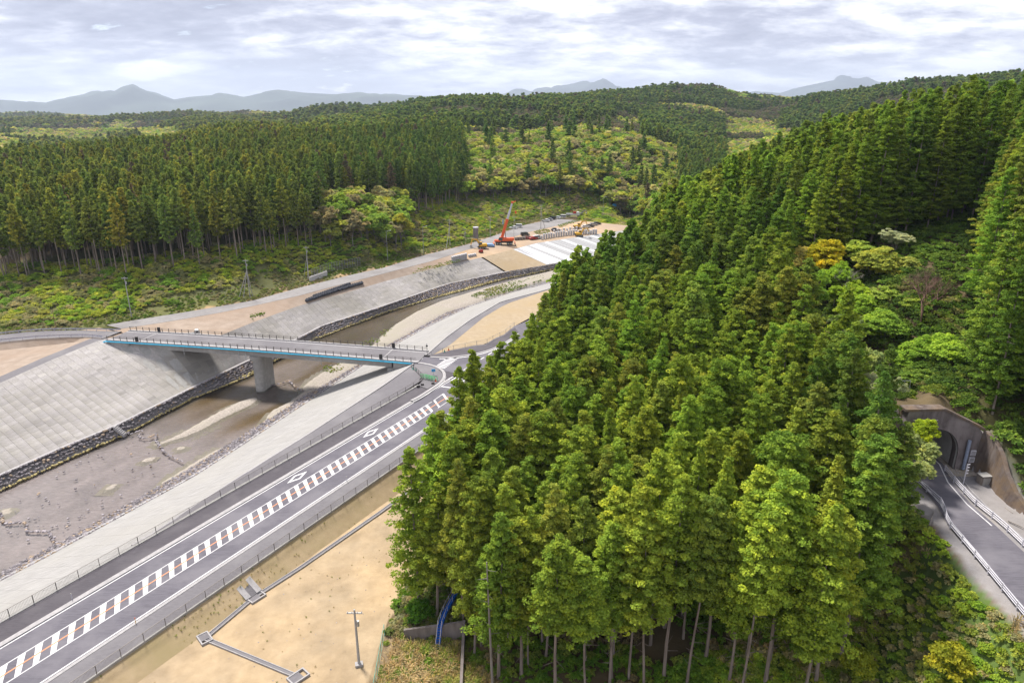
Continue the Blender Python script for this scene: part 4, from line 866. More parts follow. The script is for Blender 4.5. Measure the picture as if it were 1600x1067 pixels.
def broad(name, H, R, seed, nl=9, nper=60, size=.3, layered=.12, dens=1.0, zb=.35):
    """broadleaf crown: several lobes, each built of flattish leaf sprays with gaps between"""
    r = np.random.default_rng(seed); cen = []; rad = []; lv = []; lobes = []
    for i in range(nl):
        a = i*2.4+r.random(); q = R*(.28+.5*r.random()) if i else 0; z = H*(zb+(1-zb)*(.35+.62*r.random())*(1-.35*(q/R)**2)); rl = R*r.uniform(.36, .56); lobes.append((q*cos(a), q*sin(a), min(z, H-rl*.6), rl))
    for (x, y, z, rl) in lobes:
        m = int(30*dens); l0 = r.normal(.5, .12)
        for j in range(m):
            d = r.normal(0, 1, 3); d /= np.linalg.norm(d); d[2] = abs(d[2])*.75+d[2]*.25; k = r.uniform(.72, 1.02)
            zz = z+d[2]*rl*.9*k; zz = zz+(round(zz/.9)*.9-zz)*layered
            cen.append((x+d[0]*rl*k, y+d[1]*rl*k, zz)); rad.append(rl*r.uniform(.2, .34)); lv.append(np.clip(l0+r.normal(0, .13), 0, 1))
    cen = np.array(cen); rad = np.array(rad); lv = np.array(lv); P = [tufts(cen, rad, max(4, int(nper/4)), size, r, lv, up=.7, flat=.75)]
    return crown_mesh(name, P, M['leaf_soft']), lobes
def limb_mesh(name, H, lobes, r0, mat, seed, twigs=2, zb=.35):
    r = np.random.default_rng(seed); mb = MB(); fork = Vector((.2, .1, H*zb*.8)); mb.tube((0, 0, -1.2), fork, r0*1.2, r0*.8, 7, cap=False)
    for (x, y, z, rl) in lobes:
        mid = Vector((x*.45, y*.45, fork.z+(z-fork.z)*.5)); end = Vector((x, y, z+rl*.2)); mb.tube(fork, mid, r0*.5, r0*.3, 5, cap=False); mb.tube(mid, end, r0*.3, r0*.1, 5, cap=False)
        for k in range(twigs):
            e = end+Vector((r.normal(0, rl*.5), r.normal(0, rl*.5), r.uniform(0, rl*.5))); mb.tube(mid.lerp(end, r.uniform(.2, .8)), e, r0*.14, r0*.04, 4, cap=False)
    return mb.mesh(name, mat)
def bare_mesh(name, H, R, mat, seed, depth=5):
    r = random.Random(seed); mb = MB()
    def grow(p, d, l, rad, k):
        q = p+d*l; mb.tube(p, q, rad, rad*.65, 5 if k > 2 else 4, cap=False)
        if k == 0: return
        for i in range(3 if k > 1 else 4):
            nd = (d+Vector((r.gauss(0, .5), r.gauss(0, .5), r.gauss(.12, .3)))).normalized(); grow(q, nd, l*r.uniform(.6, .85), rad*.58, k-1)
    grow(Vector((0, 0, -1)), Vector((0, 0, 1)), H*.33, H*.018, depth); return mb.mesh(name, mat)
def shrub(name, R, seed, n=16, nper=14, size=.14, H=.7):
    r = np.random.default_rng(seed); a = r.uniform(0, 2*pi, n); q = R*np.sqrt(r.random(n))*.8; z = H*(1-(q/R)**2)*r.uniform(.5, 1, n)+.05
    cen = np.stack([q*np.cos(a), q*np.sin(a), z], 1); return crown_mesh(name, [tufts(cen, R*r.uniform(.25, .42, n), nper, size, r, np.clip(r.normal(.5, .2, n), 0, 1), up=.5, flat=.7)], M['leaf_soft'])
def tuft(name, h, seed, n=26, w=.03):
    r = np.random.default_rng(seed); V = []; F = []; L_ = []
    for i in range(n):
        a = r.uniform(0, 2*pi); q = r.uniform(0, .25)*h; x, y = q*cos(a), q*sin(a); d = r.uniform(.15, .7)*h; hh = h*r.uniform(.5, 1); sx, sy = -sin(a)*w, cos(a)*w; b = len(V)
        V += [(x-sx, y-sy, -.05), (x+sx, y+sy, -.05), (x+d*.5*cos(a)+sx, y+d*.5*sin(a)+sy, hh*.75), (x+d*.5*cos(a)-sx, y+d*.5*sin(a)-sy, hh*.75), (x+d*cos(a)+sx*.3, y+d*sin(a)+sy*.3, hh*.85), (x+d*cos(a)-sx*.3, y+d*sin(a)-sy*.3, hh*.85)]
        F += [(b, b+1, b+2, b+3), (b+3, b+2, b+4, b+5)]; l = r.uniform(.1, .95); L_ += [l, l]
    return mesh_np(name, V, F, M['leaf_soft'], {'lv': ('FLOAT', 'FACE', L_)})
H0 = 24.0
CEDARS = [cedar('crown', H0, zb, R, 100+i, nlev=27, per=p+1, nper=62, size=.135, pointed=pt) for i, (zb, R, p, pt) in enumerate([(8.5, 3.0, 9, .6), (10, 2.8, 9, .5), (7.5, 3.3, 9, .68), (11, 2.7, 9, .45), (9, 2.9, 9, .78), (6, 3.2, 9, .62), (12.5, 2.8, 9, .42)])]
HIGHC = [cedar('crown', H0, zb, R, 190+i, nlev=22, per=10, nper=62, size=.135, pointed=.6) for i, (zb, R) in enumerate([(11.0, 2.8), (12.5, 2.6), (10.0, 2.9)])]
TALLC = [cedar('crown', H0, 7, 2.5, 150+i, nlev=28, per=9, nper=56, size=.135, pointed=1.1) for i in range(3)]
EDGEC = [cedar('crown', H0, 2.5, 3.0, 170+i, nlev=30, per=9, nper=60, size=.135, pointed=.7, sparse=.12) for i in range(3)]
TRUNKS = [trunk_mesh('trunk', H0, .155+.02*i, M['bark'], 60+i, stubs=12, zb=9) for i in range(4)]
# lighter versions for the far stands (crown and stem in one mesh)
def far_cedar(name, seed, nlev, per, nper, size, zb=9.5, R=2.8, trunk=True, H=H0, pointed=.7):
    me = cedar(name, H, zb, R, seed, nlev=nlev, per=per, nper=nper, size=size, pointed=pointed)
    if trunk:
        t = MB(); t.tube((0, 0, -1), (0, 0, H*.8), .24, .1, 5, cap=False); n = len(me.polygons)
        bm = bmesh.new(); bm.from_mesh(me); tm = t.mesh('stem', M['bark']); bm.from_mesh(tm); bm.faces.ensure_lookup_table()
        for f in bm.faces[n:]: f.material_index = 1
        bm.to_mesh(me); bm.free(); me.materials.append(M['bark']) if len(me.materials) < 2 else None; bpy.data.meshes.remove(tm)
    return me
KINDS = bpy.data.collections.new('forest_kinds')
def kind_obj(name, me):
    o = bpy.data.objects.new(name, me); KINDS_CUR.objects.link(o); return o
def collection(name, meshes):
    global KINDS_CUR
    KINDS_CUR = bpy.data.collections.new(name)
    for i, me in enumerate(meshes): kind_obj('%s_kind%s' % (name, '' if i == 0 else '.%03d' % i), me)
    return KINDS_CUR
def scatter(name, P, rz, sc, tint, idx, coll, label=None, cat=None, group=None, kind='stuff', parent=None, tilt=None):
    """one stuff object: copies of the collection's members on the given points"""
    P = np.asarray(P, float); n = len(P)
    if n == 0: return
    me = bpy.data.meshes.new(name); me.vertices.add(n); me.vertices.foreach_set('co', P.astype(np.float32).ravel())
    rot = np.zeros((n, 3), np.float32); rot[:, 2] = rz
    if tilt is not None: rot[:, :2] = tilt
    sc = np.asarray(sc, np.float32); sc = np.repeat(sc[:, None], 3, 1) if sc.ndim == 1 else sc
    for an, ty, arr, key in (('rot', 'FLOAT_VECTOR', rot, 'vector'), ('siz', 'FLOAT_VECTOR', sc, 'vector'), ('tint', 'FLOAT_COLOR', np.c_[tint, np.ones(n)].astype(np.float32), 'color'), ('pick', 'INT', np.asarray(idx, np.int32), 'value')):
        me.attributes.new(an, ty, 'POINT').data.foreach_set(key, arr.ravel())
    o = link(name, me, parent, kind=kind, label=label, cat=cat, group=group)
    ng = bpy.data.node_groups.new(name, 'GeometryNodeTree'); ng.interface.new_socket('Geometry', in_out='INPUT', socket_type='NodeSocketGeometry'); ng.interface.new_socket('Geometry', in_out='OUTPUT', socket_type='NodeSocketGeometry')
    N = ng.nodes; L = ng.links; gi = N.new('NodeGroupInput'); go = N.new('NodeGroupOutput'); ip = N.new('GeometryNodeInstanceOnPoints'); ci = N.new('GeometryNodeCollectionInfo')
    ci.inputs['Collection'].default_value = coll; ci.inputs['Separate Children'].default_value = True; ci.inputs['Reset Children'].default_value = True
    def na(nm, ty): a = N.new('GeometryNodeInputNamedAttribute'); a.data_type = ty; a.inputs['Name'].default_value = nm; return a.outputs['Attribute']
    L.new(gi.outputs[0], ip.inputs['Points']); L.new(ci.outputs[0], ip.inputs['Instance']); ip.inputs['Pick Instance'].default_value = True; L.new(na('pick', 'INT'), ip.inputs['Instance Index'])
    e2r = N.new('FunctionNodeEulerToRotation'); L.new(na('rot', 'FLOAT_VECTOR'), e2r.inputs[0]); L.new(e2r.outputs[0], ip.inputs['Rotation']); L.new(na('siz', 'FLOAT_VECTOR'), ip.inputs['Scale'])
    L.new(ip.outputs[0], go.inputs[0]); md = o.modifiers.new('scatter', 'NODES'); md.node_group = ng; return o
C_MID = collection('cedar_mid', [far_cedar('cedar', 200+i, 20, 7, 10, .36, zb=[9, 10.5, 8, 12, 7, 9, 11][i], R=[2.9, 2.6, 3.2, 2.6, 3.0, 3.3, 2.7][i], pointed=[.75, .6, .85, .5, 1.0, .65, .7][i]) for i in range(7)])
C_MIDLOW = [far_cedar('cedar', 230+i, 24, 8, 10, .36, zb=1.6, R=3.1, pointed=.8) for i in range(3)]
C_MID = collection('cedar_stand', [o.data for o in sorted(C_MID.objects, key=lambda o: o.name)]+C_MIDLOW)
C_FAR = collection('cedar_far', [far_cedar('cedar', 300+i, 9, 5, 6, .8, zb=8, R=3.0, trunk=(i < 2)) for i in range(4)])
def broad_far(name, seed, nl, dens, nper, size, H=11, R=4.6): return broad(name, H, R, seed, nl=nl, nper=nper, size=size, dens=dens)[0]
C_BFAR = collection('broadleaf_far', [broad_far('broadleaf', 400+i, 5, .35, 20, .75) for i in range(4)])
C_SHRUB = collection('shrub', [shrub('shrub', 1.5, 500+i, n=20, nper=16, size=.17, H=1.3) for i in range(5)])
C_SMALL = collection('leafy_plant', [shrub('leafy_plant', .8, 520+i, n=14, nper=14, size=.13, H=.6) for i in range(4)])
C_TUFT = collection('grass_tuft', [tuft('grass_tuft', 1.0, 540+i) for i in range(4)])
# ---------------------------------------------------------------- where the trees stand
HILL = np.array([(-13.5,74),(-13.5,77),(-9,95),(3.5,130),(12,165),(23,188),(38,203),(62,240),(100,290),(180,380),(300,480)], float)
def hill_left(x, y): return np.interp(y, HILL[:, 1], HILL[:, 0])
FRONT = np.array([(-13,75),(-8,69),(-2,61.5),(4,57.5),(10,55.5),(17,54),(22,55.5),(30,53.5),(35,57.5),(39.5,62),(43.5,66),(46,71),(47,76),(48.5,83),(60,84),(62,79),(66,70),(72,62),(90,55),(130,50)], float)
def jgrid(x0, x1, y0, y1, d, seed, jit=.38, tri=True):
    r = np.random.default_rng(seed); ny = int((y1-y0)/(d*.87)); nx = int((x1-x0)/d); i, j = np.meshgrid(np.arange(nx), np.arange(ny), indexing='xy')
    x = x0+(i+.5*(j % 2))*d+r.uniform(-jit, jit, i.shape)*d; y = y0+j*d*.87+r.uniform(-jit, jit, i.shape)*d; return x.ravel(), y.ravel(), r
def inview(x, y, z, m=60, below=350): u, v, dep = pix(x, y, z); return (dep > 5) & (u > -m-900/dep*0) & (u > -m*4) & (u < 1600+m*4) & (v < 1067+below)
def inpoly(P, x, y):
    ins = np.zeros(np.shape(x), bool); j = len(P)-1
    for i in range(len(P)):
        with np.errstate(divide='ignore', invalid='ignore'): c = ((P[i][1] > y) != (P[j][1] > y)) & (x < (P[j][0]-P[i][0])*(y-P[i][1])/(P[j][1]-P[i][1]+1e-12)+P[i][0])
        ins ^= c; j = i
    return ins
GROVE = [(50,89),(56,86),(71,88),(74,98),(73,110),(68,120),(60,130),(51,128),(53,112),(50,100)]
TREES = []     # individually built trees: dicts
def tree_height(z_floor): return H0
def place_hill():
    x, y, r = jgrid(-20, 330, 48, 430, 3.75, 11); z = ground(x, y)
    keep = (x > hill_left(x, y)+r.uniform(0, 1.0, x.shape)+np.where(y < 100, .8, 0)) & ~((x > 43.3) & (x < 50) & (y > 64) & (y < 82)) & (y > np.interp(x, FRONT[:, 0], FRONT[:, 1])) & ~inpoly(GROVE, x, y) & inview(x, y, z+20)
    keep &= ~((x > 46) & (x < 60) & (y < 84)) & ~((x < -6) & (y < 69.6)) & ~((np.abs(x-6) < 2.2) & (np.abs(y-61) < 2.5))
    # a darker gap in the middle of the front stand
    keep &= ~((np.hypot((x-24)/2.6, (y-66)/4.5) < 1)) & ~((np.hypot((x-8)/2.2, (y-83)/3.5) < 1))
    u, v, dep = pix(x, y, z+22); keep &= ~((u > 1225) & (u < 1580) & (dep < 128) & (v < np.interp(u, [1225, 1300, 1340, 1400, 1440, 1580], [365, 470, 535, 560, 590, 640])))
    x, y, z = x[keep], y[keep], z[keep]; u, v, dep = pix(x, y, z+22)
    return x, y, z, u, v, dep
hx, hy, hz_, hu, hv, hd = place_hill()
hs = np.array([(.90+.22*fbm(a, b, 14, 71))*(.92+.16*random.random()) for a, b in zip(hx, hy)])
hs *= np.interp(hd, [0, 70, 100, 300], [.92, .95, 1.02, 1.0]); hs = np.where(hx > 60, hs*.95, hs)
def hill_tint(x, y, k):
    """cedar colours: yellow-olive at the front edge of the stand, deeper green on the slopes; right-hand shade painted in"""
    n = fbm(x, y, 22, 81); f = np.clip((100-y)/45, 0, 1)*np.clip((44-x)/12, 0, 1)
    a = np.array([.148, .205, .028]); b = np.array([.215, .265, .036]); c = np.array([.075, .125, .028]); d = np.array([.17, .18, .04])
    col = a*(1-f[:, None])+b*f[:, None]; dk = np.clip((n-.52)*5, 0, 1)[:, None]*(.75-.5*f[:, None]); col = col*(1-dk)+c*dk
    rr = (k < .14)[:, None]; col = np.where(rr, col*.45+d*.6, col); shade = np.clip((x-62)/30, 0, 1)[:, None]*.10*(n < .6)[:, None]; col = col*(1-shade)+c*shade*1.2
    east_shade = np.exp(-((x-44)**2/30+(y-70)**2/140))[:, None]; col = col*(1-east_shade*.7)+c*east_shade*.7  # dark side of the stand: shade mixed into the crown tint
    return col
hk = rng.random(len(hx)); ht = hill_tint(hx, hy, hk)*rng.uniform(1.3, 2.0, (len(hx), 1))
ht[:, 0] *= rng.uniform(.86, 1.13, len(hx))
order = np.argsort(hd)
# exposed ones first: nearest to the camera among those whose top is in the picture
seen = (hu > -20) & (hu < 1620) & (hv > 0) & (hv < 1067)
oi = [i for i in order if seen[i]]; N_IND = 290
solo = oi[:N_IND]; rest = np.array([i for i in range(len(hx)) if i not in set(solo)])
def zone_label(i, shape):
    x, y = hx[i], hy[i]; c = ht[i]; r = c[0]/c[1]; lum = c[1]
    tone = 'russet tinged' if hk[i] < .14 else 'yellow green' if r > .74 else 'olive' if r > .64 and lum < .22 else 'light green' if lum > .21 else 'dark green' if lum < .12 else 'mid green'
    e = x-hill_left(x, y)
    if e < 4 and y < 100: where = 'on the outer edge over the tan field'
    elif e < 5: where = 'on the edge nearest the road crossing' if y < 150 else 'on the slope edge above the far levee'
    elif y < 62 and x < 12: where = 'in the front row near the old wall'
    elif y < 62: where = 'in the front row with bare trunks below'
    elif x > 40 and y < 90: where = 'beside the tunnel road bank'
    elif x > 58: where = 'behind the ravine grove'
    elif x > 38: where = 'along the edge of the ravine grove'
    elif y < 75: where = 'just behind the front row'
    elif y < 92: where = 'in the flat lower part of the stand' if x < 20 else 'in the lower stand towards the tunnel'
    elif y < 112: where = 'in the middle of the near stand' if x > 14 else 'in the middle stand towards the road'
    else: where = 'on the rising slope of the near hill'
    return f'{tone} {shape} cedar {where}'
G_CED = 'cedars of the near hillside plantation'
CED_ROOT = {}
for n_, i in enumerate(solo):
    x, y, z = hx[i], hy[i], hz_[i]; s = hs[i]; e = x-hill_left(x, y); edge = (e < 3.2 and y < 120) or x > 58 or (x > 38 and y < 90 and hk[i] > .5)
    cm = EDGEC[n_ % 3] if edge else (TALLC[n_ % 3] if hk[i] > .86 else CEDARS[(n_*3+int(hk[i]*50)) % 7])
    if y < 61 and x < 19 and not edge and n_ % 3: cm = HIGHC[n_ % 3]
    t = link('cedar_tree', None, None, (float(x), float(y), float(z)), (rng.normal(0, .02), rng.normal(0, .02), float(rng.uniform(0, 6.28))), (float(s*rng.uniform(.96, 1.24)),)*2+(float(s*rng.uniform(.88, 1.08)),), label=zone_label(i, 'low branched' if cm in EDGEC else 'slender pointed' if cm in TALLC else 'high crowned' if cm in HIGHC else ['broad', 'slim', 'full bushy', 'narrow high crowned', 'pointed', 'deep crowned', 'short crowned'][CEDARS.index(cm)]), cat='cedar tree', group=G_CED)
    c = link('crown', cm, t); c['tint'] = [float(q) for q in ht[i]]+[1.0]; link('trunk', TRUNKS[n_ % 4], t)
C_NEAR = collection('cedar_near', CEDARS+TALLC+EDGEC)
C_STEM = collection('cedar_stem', TRUNKS)
near = rest[hd[rest] < 150]; mid = rest[hd[rest] >= 150]
scatter('cedar_plantation', np.stack([hx[near], hy[near], hz_[near]], 1), rng.uniform(0, 6.28, len(near)), np.stack([hs[near]*1.1, hs[near]*1.1, hs[near]*rng.uniform(.9, 1.07, len(near))], 1), ht[near], np.where(hx[near] > 55, rng.integers(10, 13, len(near)), rng.integers(0, 10, len(near))), C_NEAR, 'rest of the dense cedar plantation covering the near hillside', 'plantation')
scatter('cedar_stems', np.stack([hx[near], hy[near], hz_[near]], 1), rng.uniform(0, 6.28, len(near)), hs[near], ht[near], rng.integers(0, 4, len(near)), C_STEM, 'trunks inside the dense near hillside plantation', 'tree trunks')
scatter('cedar_plantation', np.stack([hx[mid], hy[mid], hz_[mid]], 1), rng.uniform(0, 6.28, len(mid)), np.stack([hs[mid]*1.15, hs[mid]*1.15, hs[mid]*rng.uniform(.84, 1.08, len(mid))], 1), ht[mid], np.where((hx[mid] > 52) & (rng.random(len(mid)) < .75), rng.integers(7, 10, len(mid)), rng.integers(0, 7, len(mid))), C_MID, 'farther cedars on the upper ridge of the near hill', 'plantation')
print('hill trees', len(hx), len(near), len(mid))
# ---------------------------------------------------------------- forests across the river
def place_far():
    out = []
    for x0, x1, y0, y1, d, sd in ((-420, 420, 190, 640, 4.6, 21), (-900, 1000, 640, 1300, 8.0, 22), (-2300, 2600, 1300, 3600, 17.0, 23)):
        x, y, r = jgrid(x0, x1, y0, y1, d, sd); z = natural(x, y); dd, ee = corridor(x, y); k = (dd < -3) & (ee < -8) & inview(x, y, z+20, 20, 50) & (x < np.where(y < 480, hill_left(x, y)-4, 1e9))
        k &= (y > 180); out.append(np.stack([x[k], y[k], z[k], np.full(k.sum(), d)], 1))
    return np.vstack(out)
FA = place_far(); fx, fy, fz, fd = FA.T; fu, fv, fdep = pix(fx, fy, fz)
fs_, ft_ = w2st(fx, fy); n60 = fbm(fx, fy, 70, 33); n200 = fbm(fx, fy, 260, 35); R0 = np.hypot(fx, fy)
# forest foot line (picture position of the ground under the first trunks)
foot = np.interp(fu, [-300, 0, 100, 200, 300, 400, 500, 560, 620, 680, 740, 800, 900, 960, 1010], [455, 440, 436, 430, 416, 400, 384, 372, 346, 332, 310, 306, 300, 322, 345])
kind = np.full(len(fx), 0)        # 0 none 1 cedar 2 broadleaf 3 pine/brownish
first = (R0 < 640) & (fu < 1060)
ced = first & (fv < foot) & ((fu < 735)) ; brd = first & (fv < foot+6) & (fu >= 725+20*(n60-.5))
mixb = first & (fu > 505) & (fu < 640) & (fv < 392) & (fv > 330) ; kind[ced] = 1; kind[brd] = 2; kind[mixb] = 2
kind[first & (fv < foot) & (fu > 730) & (fu < 1060) & (R0 > 560)] = 2
kind[first & ced & (R0 > 470) & (n60 > .60)] = 2
kind[first & brd & (rng.random(len(fx)) < .022)] = 1
far = ~first; kind[far] = 1; kind[far & (n200 > .53)] = 2; kind[far & (n60 > .60)] = 3
kind[far & (fu > 1000) & (fu < 1130) & (R0 < 1050)] = 1; kind[far & (fu < 280) & (R0 > 640) & (R0 < 1700)] = np.where(n60 < .36, 1, 2)[far & (fu < 280) & (R0 > 640) & (R0 < 1700)]
kind[far & (fu > 285) & (fu < 480) & (R0 < 760)] = 3; kind[far & (fu > 500) & (fu < 960) & (R0 > 700) & (R0 < 1200)] = np.where(n60 > .58, 3, 1)[far & (fu > 500) & (fu < 960) & (R0 > 700) & (R0 < 1200)]
kind[far & (fu < 280) & (R0 > 560) & (R0 < 1400) & (n200*.5+n60*.5 > .62)] = 0; kind[(fu > 945) & (fu < 1100) & (R0 > 440) & (kind == 0)] = 2
sel1 = kind == 1; sel2 = (kind == 2)&(rng.random(len(fx)) < np.where(fd < 5, .8, 1)); sel3 = kind == 3
def jit(c, n, a=.14, hue=.14):
    C = np.tile(np.array(c, float), (n, 1))*rng.uniform(1-a*1.5, 1+a*1.5, (n, 1)); C[:, 0] *= rng.uniform(1-hue, 1+hue, n); return C
def cedar_tints(m):
    n = m.sum(); C = jit((.225, .28, .065), n); warm = (rng.random(n) < .22)[:, None]; C = np.where(warm, C*np.array([1.5, 1.25, 1.0]), C)
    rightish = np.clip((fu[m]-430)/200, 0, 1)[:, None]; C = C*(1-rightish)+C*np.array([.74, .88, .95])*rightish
    br = (rng.random(n) < .025)[:, None]; return np.where(br, np.array([.20, .16, .10]), C)
PAL_B = np.array([(.27,.34,.06),(.33,.35,.06),(.22,.33,.06),(.29,.33,.11),(.36,.37,.18),(.19,.31,.06),(.29,.27,.15),(.24,.23,.14),(.33,.38,.09),(.16,.24,.05)])
def broad_tints(n): return PAL_B[rng.integers(0, len(PAL_B), n)]*np.array([1.08, 1.0, .95])*rng.uniform(1.15, 1.7, (n, 1))
m1 = sel1 & (R0 < 520); m1b = sel1 & (R0 >= 520)
sc1 = rng.uniform(.82, 1.12, m1.sum())*np.interp(R0[m1], [0, 520], [1, .95])
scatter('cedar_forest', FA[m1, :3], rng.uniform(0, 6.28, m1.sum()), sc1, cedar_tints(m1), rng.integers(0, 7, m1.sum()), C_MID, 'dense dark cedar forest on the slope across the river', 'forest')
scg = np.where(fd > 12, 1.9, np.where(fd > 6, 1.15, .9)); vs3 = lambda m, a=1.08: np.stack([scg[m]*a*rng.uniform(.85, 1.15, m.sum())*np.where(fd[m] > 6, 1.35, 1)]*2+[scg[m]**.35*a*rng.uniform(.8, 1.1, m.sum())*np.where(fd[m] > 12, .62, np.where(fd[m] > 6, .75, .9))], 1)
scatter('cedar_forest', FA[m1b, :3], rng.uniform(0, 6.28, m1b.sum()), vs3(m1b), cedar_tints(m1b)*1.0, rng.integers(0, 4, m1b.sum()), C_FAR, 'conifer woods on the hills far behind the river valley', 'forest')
m2b = sel2 & far; sc = np.stack([scg[m2b]*1.15]*2+[scg[m2b]**.5*.9], 1)
scatter('broadleaf_forest', FA[m2b, :3], rng.uniform(0, 6.28, m2b.sum()), sc, broad_tints(m2b.sum())*np.array([1.0, .98, 1.1]), rng.integers(0, 4, m2b.sum()), C_BFAR, 'pale spring broadleaf woods on the far hills', 'forest')
m3 = sel3; sc = np.stack([scg[m3]*1.05]*2+[scg[m3]**.5*1.1], 1); t3 = np.where(rng.random((m3.sum(), 1)) < .5, np.array([.175, .155, .11]), np.array([.13, .16, .07]))*rng.uniform(.8, 1.2, (m3.sum(), 1))
scatter('mixed_forest', FA[m3, :3], rng.uniform(0, 6.28, m3.sum()), sc, t3, rng.integers(0, 4, m3.sum()), C_BFAR, 'brownish mixed pine woods along the farther ridges', 'forest')
print('far trees', m1.sum(), m1b.sum(), m2b.sum(), m3.sum())
# broadleaf trees of the opposite hillside: each its own object
BRD = [broad('crown', 10, 4.4, 600+i, nl=8, nper=60, size=.42, dens=.8) for i in range(6)]
BLIMB = [limb_mesh('trunk', 10, BRD[i][1], .16, M['bark_pale'], 620+i) for i in range(6)]
m2 = sel2 & first; idx2 = np.where(m2)[0]; idx2 = idx2[np.argsort(fdep[idx2])]
vis2 = [i for i in idx2 if -20 < fu[i] < 1040]; solo2 = vis2[:230]; s2 = set(solo2); rest2 = np.array([i for i in idx2 if i not in s2])
pal = broad_tints(len(fx))
def blab(i, c):
    tone = 'golden green' if c[0] > c[1]*1.0 and c[1] > .26 else ('pale cream green' if c[2] > .11 and c[1] > .28 else ('brownish' if c[0] > c[1] else ('fresh green' if c[1] > .22 else 'mid green')))
    if fu[i] < 700: return tone+' broadleaf tree '+('at the foot of the cedar forest above the net fence' if fu[i] < 590 else 'at the foot of the cedar forest beyond the street lamps'), 'broadleaf trees below the cedar forest'
    return tone+' broadleaf tree '+(('low on the spring hillside %s' % ('behind the crane boom' if fu[i] < 830 else 'behind the parked cars' if fu[i] < 900 else 'past the site road')) if fv[i] > 285 else ('high on the left of the spring hillside' if fu[i] < 800 else 'in the upper middle of the spring hillside' if fu[i] < 880 else 'high on the right shoulder of the spring hillside')), 'broadleaf trees on the opposite hillside'
for n_, i in enumerate(solo2):
    c = pal[i]; lab, gp = blab(i, c); s = rng.uniform(.8, 1.25); k = n_ % 6
    t = link('broadleaf_tree', None, None, (float(fx[i]), float(fy[i]), float(fz[i])), float(rng.uniform(0, 6.28)), (s, s, s*rng.uniform(.9, 1.15)), label=lab, cat='tree', group=gp)
    o = link('crown', BRD[k][0], t); o['tint'] = [float(q) for q in c]+[1.0]; link('trunk', BLIMB[k], t)
if len(rest2): 
    C_B = collection('broadleaf_mid', [b[0] for b in BRD]); scatter('broadleaf_wood', FA[rest2, :3], rng.uniform(0, 6.28, len(rest2)), rng.uniform(.8, 1.2, len(rest2)), pal[rest2], rng.integers(0, 6, len(rest2)), C_B, 'rest of the spring green broadleaf wood on the opposite hillside', 'forest')
print('broad', len(solo2), len(rest2))
# ---------------------------------------------------------------- deciduous grove above the tunnel, bare and odd trees
GB = [broad('crown', 10, 4.2, 650+i, nl=9, nper=150, size=.2, dens=1.7, layered=.2) for i in range(4)]; GL = [limb_mesh('trunk', 10, GB[i][1], .14, M['bark_pale'], 660+i, twigs=3) for i in range(4)]
def btree(px, py, dep, H, R, col, label, k=0, zoff=0):
    """crown centre seen at (px,py) at the given depth; stands on the ground below it"""
    h = 0
    for it in range(6):
        x, y, _ = Wd(px, dep, 0); v = (py-533.5)/FOC; ztop = CAMZ-dep*(SP+v*CP); y = (dep-(CAMZ-ztop)*SP)/CP; x = (px-800)/FOC*dep
    zg = float(ground(np.array([x]), np.array([y]))[0]); s_ = R/4.2; top = ztop+.22*H; sH = max(s_*.85, min((top-zg)/10, s_*1.5)); zb_ = top-10*sH
    t = link('broadleaf_tree', None, None, (float(x), float(y), float(min(zb_, zg)) if zb_ < zg+2 else float(zb_)), random.random()*6, (R/4.2, R/4.2, sH), label=label, cat='tree')
    o = link('crown', GB[k % 4][0], t); o['tint'] = [*(min(.62, c_*1.3) for c_ in col), 1.0]; link('trunk', GL[k % 4], t); return t
